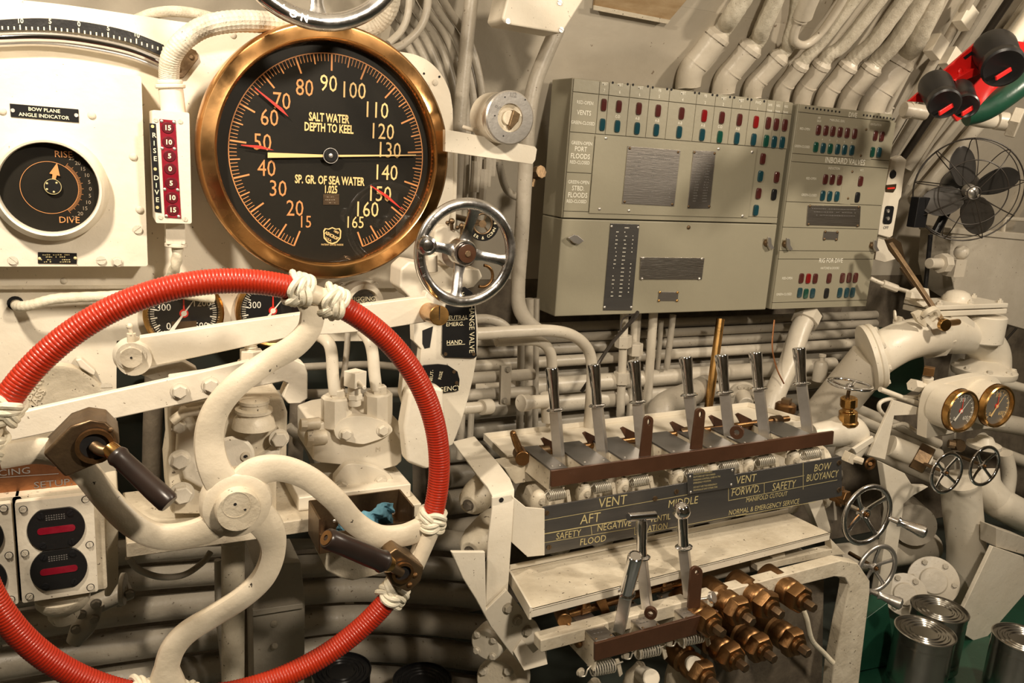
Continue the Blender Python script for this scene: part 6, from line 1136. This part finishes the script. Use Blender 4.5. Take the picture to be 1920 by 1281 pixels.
# linkage
lk=E('black_linkage','dark greasy lever linkage slanting down to the gate valve','linkage',V(1780,620,1.52))
b=B(); b.bar(V(1668,456,1.60),V(1772,610,1.44),S(9,1720,530,1.57),0.010); O('main_lever',b,'gunmetal',lk,bev=0.001)
b=B(); b.bar(V(1690,500,1.63),V(1732,560,1.60),S(8,1720,530,1.6),0.008); O('second_lever',b,'gunmetal',lk,bev=0.001)
b=B(); b.slab([(1664,450),(1676,446),(1690,455),(1697,485),(1690,493),(1672,470)],1.61,0.012); O('slotted_head',b,'gunmetal',lk,bev=0.001)
b=B(); c=V(1767,608,1.43); b.cyl(c,c+Vector((-0.004,-0.014,0)),S(11,1767,608,1.51),n=20,ch=0.001); b.cyl(c,V(1796,604,1.46),S(6,1780,606,1.5),n=10); O('pivot',b,'brass',lk)
b=B(); b.slab([(1713,588),(1728,582),(1738,610),(1736,614),(1722,604)],1.45,0.01); b.tube([V(1730,592,1.45),V(1740,584,1.44),V(1752,580,1.44),V(1757,590,1.44),V(1745,600,1.45)],S(6,1745,590,1.53),n=8); O('spring_clip',b,'cream_worn',lk)
pipe('thin_rod','thin grey rod with a turnbuckle reaching from the cabinet to the gate valve',[(1632,522,1.66),(1655,532,1.64),(1712,550,1.60)],4,'pipepaint',cat='rod',n=10)
b=B(); b.cyl(V(1655,532,1.64),V(1682,542,1.625),S(7.5,1670,537,1.63),n=8,ch=0.001); O('turnbuckle',b,'pipepaint',label='small turnbuckle on the thin rod right of the narrow cabinet',cat='turnbuckle')
# switch strip beside the cabinet
sw=E('switch_strip','narrow cream switch strip marked off, right of the narrow cabinet','switch',V(1670,440,1.74)); b=B(); b.slab([(1672,298),(1690,292),(1700,300),(1694,335),(1690,370),(1686,376),(1674,442),(1668,446),(1647,440),(1655,380)],1.72,0.02); O('strip',b,'cream',sw,bev=0.002)
b=B(); b.lathe([(0,0.003),(0.011,0.003),(0.013,0)],V(1674,327,1.7195),YN,24); O('socket',b,'black',sw)
b=B(); b.slab([(1662,347),(1681,345),(1680,353),(1675,361),(1661,360)],1.718,0.003); tg=O('label_tag',b,'gunmetal',sw); b=B(); b.slab([(1664,352),(1678,351),(1678,354),(1664,355)],1.7175,0.0005); O('red_stripe',b,'red_ink',tg)
b=B(); b.prism([rrect(V(1657,403,1.7195).x,V(1662,420,1.7195).z,V(1673,403,1.7195).x,V(1666,386,1.7195).z,0.008,1.717)],(0,0.003,0)); o=O('switch_face',b,'blackplain',sw); 
for y in(396,410): stamp('socket',o,V(1665,y,1.7165),size=0.006,m='steel')
b=B(); b.text('OFF',S(8,1662,426,1.7195),V(1661,427,1.7195),bold=0.01); O('lettering',b,'grey_ink',sw,flat=True)
slabthing('latch_tab','cream tab under the switch strip behind the dark lever head','tab',[(1648,442),(1674,448),(1680,486),(1660,492),(1641,487)],1.735,0.01)
# fan
FC=V(1822,360,1.62); FA=Vector((-0.60,-0.78,-0.10)).normalized(); FM=frame(FA); fan=E('caged_fan','dark four-bladed fan in a wire cage above the white cabinet','fan',V(1790,440,1.75))
Rf=S(97,1815,357,1.62); fb=FC-FA*0.055
def fp(a,r,h): return FC+FM@Vector((r*math.cos(a),r*math.sin(a),h))
for R_,h,r_ in((Rf,-0.035,0.0022),(Rf*0.62,0.012,0.0018),(Rf*0.97,-0.06,0.0015)):
    b=B(); b.torus(FC+FA*h,FA,R_,r_,56,8); O('cage_ring',b,'wire',fan)
for k in range(9):
    a=2*PI*k/9+0.2; b=B(); b.tube([fp(a,Rf*0.12,0.022),fp(a+0.03,Rf*0.62,0.013),fp(a+0.06,Rf*0.92,-0.012),fp(a+0.06,Rf*1.0,-0.035),fp(a+0.06,Rf*0.85,-0.075),fp(a,Rf*0.3,-0.085)],0.0015,n=6); O('cage_wire',b,'wire',fan)
b=B(); b.torus(FC+FA*0.022,FA,Rf*0.12,0.002,24,8); O('badge_ring',b,'wire',fan)
for k in range(4):
    a=PI/2*k+0.38; u=FM@Vector((math.cos(a),math.sin(a),0)); v=FA.cross(u); o=FC-FA*0.02; vs=[];n=8
    for i in range(n+1):
        t=i/n; rr=Rf*(0.14+0.76*t); wd=Rf*(0.10+0.34*math.sin(PI*min(1,0.12+0.80*t))**0.8)*(1 if t<0.85 else (1-(t-0.85)*3.2)); tw_a=0.55*(1-t*0.3)
        for s_ in(-1,0,1): vs.append(o+u*rr+(v*math.cos(tw_a)+FA*math.sin(tw_a))*(s_*wd*0.72+wd*0.1)-FA*0.006*(1-s_*s_))
    b=B(); b.add(vs,[(i*3+j,i*3+j+1,i*3+4+j,i*3+3+j) for i in range(n) for j in range(2)]); bl=O('blade',b,'fanblade',fan,ang=80); md=bl.modifiers.new('t','SOLIDIFY'); md.thickness=0.0015; md=bl.modifiers.new('s','SUBSURF'); md.levels=1; md.render_levels=2
b=B(); b.lathe([(0,0.012),(0.010,0.010),(0.018,0.002),(0.020,-0.03),(0,-0.03)],FC,FA,24); O('fan_hub',b,'steel',fan)
b=B(); b.lathe([(0.018,-0.03),(0.045,-0.075),(0.050,-0.09),(0.050,-0.15),(0.040,-0.17),(0,-0.17)],FC,FA,28); O('motor',b,'blackplain',fan)
b=B(); q=FC-FA*0.12; b.cyl(q,V(1752,440,1.74),0.014,n=14); b.cyl(V(1745,440,1.74),V(1735,540,1.74),0.007,n=10); O('mounting_arm',b,'blackplain',fan)
b=B(); b.box(V(1722,398,1.72),(0.05,0.03,0.09)); O('base_bracket',b,'blackplain',fan,bev=0.003)
# white cabinet right
wc=E('white_cabinet','plain beige steel cabinet cut off by the right edge below the fan','cabinet',V(1860,610,1.9)); b=B(); b.slab([(1786,430),(1935,442),(1935,622),(1880,606),(1790,548),(1780,500)],1.78,0.12); O('body',b,'pipepaint',wc,bev=0.004)
b=B(); b.slab([(1784,427),(1935,439),(1935,452),(1783,438)],1.774,0.12); O('lid',b,'pipepaint',wc,bev=0.003)
b=B(); b.tube([V(1880,440,1.80),V(1884,410,1.80),V(1925,412,1.80),V(1925,440,1.80)],S(4,1900,420,1.8),n=8,smooth=False); O('handle',b,'gold_ink' if False else 'pipepaint',wc)
cg=E('cable_gland','beige cable gland block left of the white cabinet, below the fan','fitting',V(1780,515,1.7)); b=B(); b.cyl(V(1742,494,1.70),V(1768,494,1.70),S(10,1755,494,1.7),n=18,ch=0.001); b.cyl(V(1762,494,1.70),V(1774,494,1.70),S(19,1770,494,1.7),n=8,ch=0.001); b.box(V(1790,502,1.71),(0.05,0.04,0.055)); b.sphere(V(1803,473,1.71),S(14,1803,473,1.7),8); O('body',b,'pipepaint',cg,bev=0.001)
# pair of brass gauges
gh=E('gauge_housing','white cast housing behind the two brass-ringed gauges at the right','housing',V(1790,815,1.35))
b=B(); b.slab(spl([(1737,822),(1740,775),(1748,740),(1765,722),(1800,712),(1845,704),(1872,712),(1885,740)],4)+[(1885,800),(1800,810)],1.36,0.03); O('back_plate',b,'cream',gh,bev=0.002)
def gpair(px,py,R,label,ink,ptr,num):
    c=V(px,py,1.30); b=B(); b.lathe([(R*1.0,-0.06),(R*1.0,-0.012)],c,A1,36); O('drum',b,'cream',gh)
    return gauge('brass_gauge',label,c,R,1.3,'greydial',num,'brass',ax=A1,deep=0.02,ptr=ptr,ink=ink,plate=False,group=None)
gpair(1803,771,S(42,1803,771,1.3),'left one of the two brass-ringed gauges on the white housing','pale_ink',40,[('0',-135),('300',0),('600',135)])
gpair(1870,762,S(42,1870,762,1.3),'right one of the two brass-ringed gauges on the white housing','gold_ink',35,[('0',-135),('300',0),('600',135)])
gv=E('gauge_cock','small cream gauge cock with a square brown cap left of the white housing','valve',V(1738,760,1.42)); b=B(); b.cyl(V(1738,745,1.42),V(1740,708,1.42),S(10,1740,725,1.42),n=14,ch=0.001); b.cyl(V(1712,722,1.42),V(1762,732,1.42),S(8,1740,725,1.42),n=14,ch=0.001); b.cyl(V(1710,722,1.42),V(1722,724,1.42),S(12,1740,725,1.42),n=6); b.cyl(V(1738,750,1.42),V(1738,742,1.42),S(15,1740,725,1.42),n=20,ch=0.001); O('body',b,'cream',gv)
b=B(); b.box(V(1742,696,1.42),(0.026,0.026,0.022),Matrix.Rotation(0.6,3,'Z')); O('square_cap',b,'bronze',gv,bev=0.001)
pipe('capillary','thin cream tube looping left of the white gauge housing',[(1650,730,1.45),(1690,745,1.44),(1725,758,1.43)],5,'cream',cat='tube',n=10)
pipe('capillary','curled thin cream tube below the thin straight one',[(1740,745,1.45),(1690,745,1.45),(1655,752,1.45),(1648,765,1.45),(1658,780,1.45)],4,'cream',cat='tube',n=10)
pipe('capillary','wavy thin cream tube under the white gauge housing bracket',[(1672,800,1.46),(1695,795,1.45),(1715,808,1.44),(1728,812,1.43),(1732,795,1.42)],4,'cream',cat='tube',n=10)
# brackets
slabthing('gauge_bracket','long cream sheet bracket slanting down left of the brass gauges','bracket',[(1676,750),(1724,765),(1722,778),(1677,780),(1660,863),(1629,855)],1.40,0.008)
gb=slabthing('valve_bracket','cream angled bracket plate below the gauges with a foot going down','bracket',[(1655,868),(1697,888),(1712,912),(1742,913),(1712,930),(1695,945),(1688,1000),(1668,1130),(1642,1130),(1668,960),(1660,900)],1.36,0.02)
slabthing('cross_strip','short cream strip joining the nameplate end to the long sheet bracket','strip',[(1600,842),(1638,818),(1640,828),(1606,852)],1.38,0.008)
# hand wheels on the right
handwheel('chrome_wheel','small chrome hand wheel under the left brass gauge',V(1775,887,1.28),A1,S(38,1775,887,1.28),0.0046,4,0.9,'chrome',0.18,dish=0.1,nut='bronze',stem=0.10)
handwheel('chrome_wheel','small chrome hand wheel under the right brass gauge',V(1846,874,1.30),A1,S(37,1846,874,1.30),0.0046,4,0.75,'chrome',0.18,dish=0.1,nut='bronze',stem=0.10)
handwheel('crank_wheel','larger chrome hand wheel with a crank handle right of the nameplate',V(1626,966,1.20),A1,S(56,1626,966,1.2),0.0062,4,0.6,'chrome_worn',0.2,'chrome_worn',dish=0.15,nut='bronze',stem=0.10,stemm='steel',crank=(math.radians(-12),0.085,A1*0.8+Vector((0.5,0,-0.15))))
handwheel('crank_wheel','dull grey hand wheel with a crank handle below the larger chrome one',V(1644,1067,1.24),A1,S(45,1642,1068,1.24),0.0062,5,0.3,'steel',0.2,'steel',dish=0.15,nut='bronze',stem=0.08,crank=(math.radians(-100),0.075,A1*0.8+Vector((0.45,0,-0.1))))
bw=handwheel('flat_wheel','chrome hand wheel lying flat on a brass valve right of the levers',V(1594,721,1.42),(0.03,-0.02,1),0.0520,0.0048,4,0.5,'chrome',0.2,dish=0.12,nut='steel',stem=0.03)
b=B(); c=V(1590,782,1.42); t_=V(1592,745,1.42); L_=(t_-c).length; b.lathe([(0,-0.02),(0.026,-0.02),(0.026,-0.012),(0.023,-0.01),(0.023,L_*0.28),(0.016,L_*0.34),(0.014,L_*0.45),(0.021,L_*0.55),(0.021,L_*0.95),(0.016,L_),(0,L_)],c,t_-c,10); O('brass_valve',b,'brass',label='brass valve stem and nut under the flat chrome wheel',cat='valve',bev=0.0008,ang=25)
b=B(); b.tube([V(1520,815,1.45),V(1560,812,1.44),V(1590,806,1.43),V(1600,825,1.43),V(1585,860,1.43)],[S(20,1560,810,1.44),S(28,1590,806,1.44),S(30,1590,815,1.44),S(22,1590,850,1.44)],n=20); O('valve_casting',b,'cream',label='smooth cream valve casting under the brass stem right of the brown rail',cat='casting')
sv=E('needle_valve','small needle valve with a pierced brass handle right of the nameplate','valve',V(1605,865,1.3)); b=B(); b.box(V(1592,858,1.31),(0.024,0.02,0.024),Matrix.Rotation(0.4,3,'Y')); b.cyl(V(1595,858,1.31),V(1618,866,1.29),S(7,1610,862,1.3),n=8); O('body',b,'cream_worn',sv,bev=0.001)
b=B(); b.torus(V(1632,870,1.27),A1,0.0125,0.0038,24,8); b.cyl(V(1632,870,1.28),V(1632,870,1.26),0.005,n=6); O('pierced_handle',b,'bronze',sv)
b=B(); b.cyl(V(1560,925,1.26),V(1590,935,1.22),S(14,1580,930,1.24),n=6,ch=0.001); b.cyl(V(1570,930,1.25),V(1580,932,1.24),S(20,1580,930,1.24),n=12,ch=0.001); O('brass_gland',b,'bronze',label='brass gland nut on the stem behind the larger crank wheel',cat='nut',bev=0.0006)
gc_=E('valve_cross','cream cross fitting with dark collar behind the two small chrome wheels','fitting',V(1740,890,1.38)); b=B(); b.cyl(V(1668,835,1.42),V(1735,862,1.38),S(20,1700,850,1.4),n=20); O('body',b,'cream',gc_); b=B(); b.cyl(V(1716,853,1.39),V(1742,866,1.36),S(27,1730,860,1.38),n=8,ch=0.002); O('dark_collar',b,'gunmetal',gc_); b=B(); b.cyl(V(1790,835,1.36),V(1802,836,1.34),S(12,1795,835,1.35),n=8); b.cyl(V(1778,832,1.36),V(1790,834,1.35),S(8,1795,835,1.35),n=8); O('dark_cock',b,'gunmetal',gc_)
b=B(); b.lathe([(0,-0.01),(0.045,-0.01),(0.045,0.0),(0.03,0.004),(0.02,0.02),(0,0.02)],V(1845,832,1.40),(0,0,1),28); o=O('housing_base',b,'cream',gh)
# lower right pipes
pipe('standing_pipe','fat cream pipe standing below the two small chrome wheels',[(1800,900,1.42),(1805,960,1.42),(1812,1040,1.42),(1800,1110,1.43),(1770,1160,1.45),(1740,1200,1.46)],33,'cream',n=28)
pipe('elbow_pipe','fat cream pipe leaving the right edge below the right small wheel',[(1840,880,1.48),(1845,910,1.46),(1865,935,1.44),(1900,958,1.42),(2080,1050,1.36)],30,'cream',n=28)
pipe('cross_pipe','beige pipe running level behind the lower crank wheel to the standing pipe',[(1560,1050,1.55),(1660,1038,1.55),(1745,1024,1.55)],27,'pipepaint',n=24)
for i,(x,y,R_) in enumerate(((1750,1090,0.070),(1697,1115,0.058))):
    fl=E('pipe_flange','%s beige bolted flange above the tin cans'%('larger' if i==0 else 'smaller front'),'flange',V(x,y+20,1.42)); ax=Vector((-0.62,-0.62,0.45)).normalized(); c=V(x,y,1.40-0.03*i); b=B(); b.lathe([(0,0.006),(R_*0.5,0.006),(R_*0.55,0.002),(R_,0.0),(R_,-0.012),(0,-0.012)],c,ax,36); O('disc',b,'pipepaint',fl,bev=0.001)
    for k in range(6): a=PI/3*k; stamp('hex_bolt',fl,c+frame(ax)@Vector((R_*0.78*math.cos(a),R_*0.78*math.sin(a),0)),ax,0.0075,'pipepaint')
slabthing('channel_cover','wide flat cream channel cover slanting down to the deck behind the cans','cover',[(1862,1025),(1920,1045),(1925,1110),(1838,1210),(1792,1180),(1800,1155)],1.30,0.012)
slabthing('block_fitting','pale block above the slanting channel cover','block',[(1868,990),(1925,1010),(1925,1042),(1868,1026)],1.31,0.05,'pipepaint')
pipe('edge_pipe','cream pipe passing level behind the brass gauges to the right edge',[(1760,800,1.62),(1860,790,1.62),(2160,856,1.62)],18,'pipepaint')
pipe('edge_pipe','slim cream pipe slanting to the right edge under the gate valve',[(1800,700,1.66),(1860,712,1.66),(2160,796,1.66)],9,'cream')
pipe('edge_pipe','cream pipe at the right edge below the right brass gauge',[(1840,820,1.60),(1880,850,1.58),(2110,930,1.52)],11,'pipepaint')
pipe('edge_pipe','short upright cream pipe stub at the right edge by the small wheel',[(1885,850,1.55),(1892,890,1.54),(1886,935,1.53)],13,'cream')
for i,(y,r_) in enumerate(((800,11),(826,13),(852,10),(780,9))): pipe('slanting_pipe','%s beige pipe slanting behind the long sheet bracket'%ORD[i],[(1560,y-35,1.62),(1640,y,1.60),(1760,y+52,1.56)],r_,'pipepaint',group='pipes slanting behind the sheet bracket')
for i,(x,y,x2,y2,r_) in enumerate(((1630,1120,1700,1260,24),(1500,1040,1600,1180,20))): pass
pipe('grey_pipe','dark grey round pipe end left of the valve bracket foot',[(1690,960,1.62),(1705,975,1.55),(1715,985,1.50)],38,'greypaint',n=28)
b=B(); b.tube([V(1750,790,1.9),V(1920,600,1.9),V(1960,560,1.9)],0.004,n=6); O('black_cable',b,'wire',label='thin black cord crossing the hull at the right edge',cat='cord')
# top right: red plate with black connectors
rp=E('red_connector_plate','red plate with black round connectors at the top right corner','panel',V(1800,220,1.30))
b=B(); b.slab([(1704,190),(1846,66),(1872,72),(1930,80),(1930,135),(1815,215),(1795,228),(1786,216),(1760,200),(1735,192)],1.33,0.006); rpl=O('plate',b,'redpaint',rp,bev=0.0008)
b=B(); b.slab([(1806,108),(1838,84),(1842,88),(1810,112)],1.3295,0.001); O('black_tag',b,'blackplain',rpl); b=B(); b.slab([(1788,150),(1828,128),(1836,140),(1796,156)],1.31,0.02); O('red_bracket',b,'redpaint',rp,bev=0.001)
for i,(x0,y0,x1,y1,r_) in enumerate(((1752,158,1772,196,31),(1800,170,1812,200,24),(1862,90,1882,128,40))):
    a=V(x0,y0,1.31); c=V(x1,y1,1.24); b=B(); s=S(r_,x0,y0,1.28); L_=(c-a).length; b.lathe([(0,0),(s*0.95,0),(s,L_*0.1),(s*0.92,L_*0.55),(s*0.80,L_*0.7),(s*0.95,L_*0.8),(s*0.95,L_*0.97),(s*0.85,L_),(s*0.7,L_*0.97),(0,L_*0.94)],a,c-a,32); k=O('connector',b,'rubber',rp,label='black round connector cap')
    u=(c-a).normalized(); b=B(); b.box(c+u*0.006+Vector((0.004,0,-0.006)),(s*1.3,0.004,0.010),Matrix.Rotation(-0.5,3,'Y')); O('red_tab',b,'redpaint',k,bev=0.001)
stamp('rivet',rp,V(1800,134,1.329),size=S(6,1800,134,1.33),m='redpaint')
pipe('green_pipe','dark green curved pipe sloping under the red connector plate',[(1810,215,1.36),(1845,205,1.34),(1885,180,1.32),(1950,130,1.30)],22,'green',n=24)
cp_=E('clamped_conduit','cream conduit with a big hexagonal gland at the top right edge','conduit',V(1880,235,1.45)); b=B(); b.tube([V(1812,218,1.48),V(1840,225,1.47),V(1875,228,1.46)],S(14,1840,222,1.47),n=20); b.cyl(V(1868,226,1.46),V(1900,230,1.44),S(17,1880,228,1.45),n=20); O('conduit',b,'pipepaint',cp_); b=B(); b.cyl(V(1893,228,1.45),V(1912,232,1.43),S(30,1900,228,1.44),n=6,ch=0.002); O('hex_gland',b,'pipepaint',cp_)
b=B(); b.cyl(V(1694,205,1.62),V(1735,212,1.60),S(14,1715,210,1.61),n=20,ch=0.001); b.ring(V(1700,206,1.62),(1,0,0),S(17,1715,210,1.61),0.006,0.006,20); O('short_conduit',b,'pipepaint',label='short cream conduit end under the left tip of the red plate',cat='conduit')
pipe('white_tube','bright white tube at the top right corner behind the black connector',[(1960,-10,1.40),(1925,40,1.38),(1895,85,1.36)],15,'cream',n=20)
# diagonal conduits on the hull, upper right
DG=[(1600,330,1780,-20,7,'pipepaint'),(1640,310,1830,-20,8,'pipepaint'),(1668,300,1862,-20,9,'greypaint'),(1690,300,1905,-20,7,'wire'),(1700,315,1950,-20,11,'pipepaint'),(1700,345,1990,-10,8,'pipepaint'),(1715,375,2010,30,13,'pipepaint')]
for i,(x0,y0,x1,y1,r_,m) in enumerate(DG):
    pts=[hullpt(x0+(x1-x0)*t,y0+(y1-y0)*t+0*t,0.03+0.01*(i%2)) for t in[k/6 for k in range(10)]]; b=B(); b.tube(pts,S(r_,x0,y0,1.75),n=14,sub=3); O('hull_conduit',b,m,label='%s conduit from the left following the hull up to the top right'%ORD[i],cat='conduit',group='conduits along the hull at the top right')
for lab,(x,y) in(('small cream clip block on the hull conduits near the top right edge',(1810,32)),('cream clip block beside the red connector plate',(1755,88)),('square cream block touching the red plate edge',(1783,112))): b=B(); p=hullpt(x,y,0.05); b.box(p,(0.045,0.03,0.055),Matrix.Rotation(0.5,3,'Y')); O('clip_block',b,'cream',label=lab,cat='block',bev=0.002)
jp=E('hooked_pipe','hooked cream pipe with a gland between the third and fourth hoses','pipe',hullpt(1500,80,0.05)); b=B(); b.tube([hullpt(1530,-30,.06),hullpt(1512,10,.06),hullpt(1505,30,.06)],S(18,1510,10,1.65),n=20); b.cyl(hullpt(1506,26,.06),hullpt(1500,38,.06),S(14,1500,30,1.65),n=16); O('fat_end',b,'pipepaint',jp)
b=B(); b.tube([hullpt(1500,36,.06),hullpt(1490,60,.06),hullpt(1490,78,.06),hullpt(1510,84,.055),hullpt(1540,60,.05),hullpt(1580,0,.04),hullpt(1590,-30,.04)],S(8,1500,60,1.65),n=14); O('hook',b,'pipepaint',jp)
# deck and tin cans
b=B(); P=[HZ(1560,1330,0.262),HZ(1590,1120,0.262),HZ(2010,1120,0.262),HZ(2010,1330,0.262)]; b.prism([P],(0,0,-0.012)); O('deck_plate',b,'green',label='green painted deck plate under the tin cans',cat='deck')
b=B(); b.prism([[V(1625,1160,1.30),V(1665,1130,1.30),V(1680,1245,1.30),V(1600,1262,1.30)]],(0,0.05,0)); O('green_wedge',b,'green',label='green painted wedge bracket left of the tin cans',cat='bracket',bev=0.002)
ZC=0.44
lidcan('tin_can','large ribbed tin can with a ringed lid, frontmost right of the stand',1735,1182,53,'tin',Z=ZC,h=0.165)
lidcan('tin_can','ribbed tin can standing behind the frontmost can',1762,1141,50,'tin',Z=ZC,h=0.165)
lidcan('tin_can','ribbed tin can cut off by the right edge of the picture',1920,1197,53,'tin',Z=ZC,h=0.165)
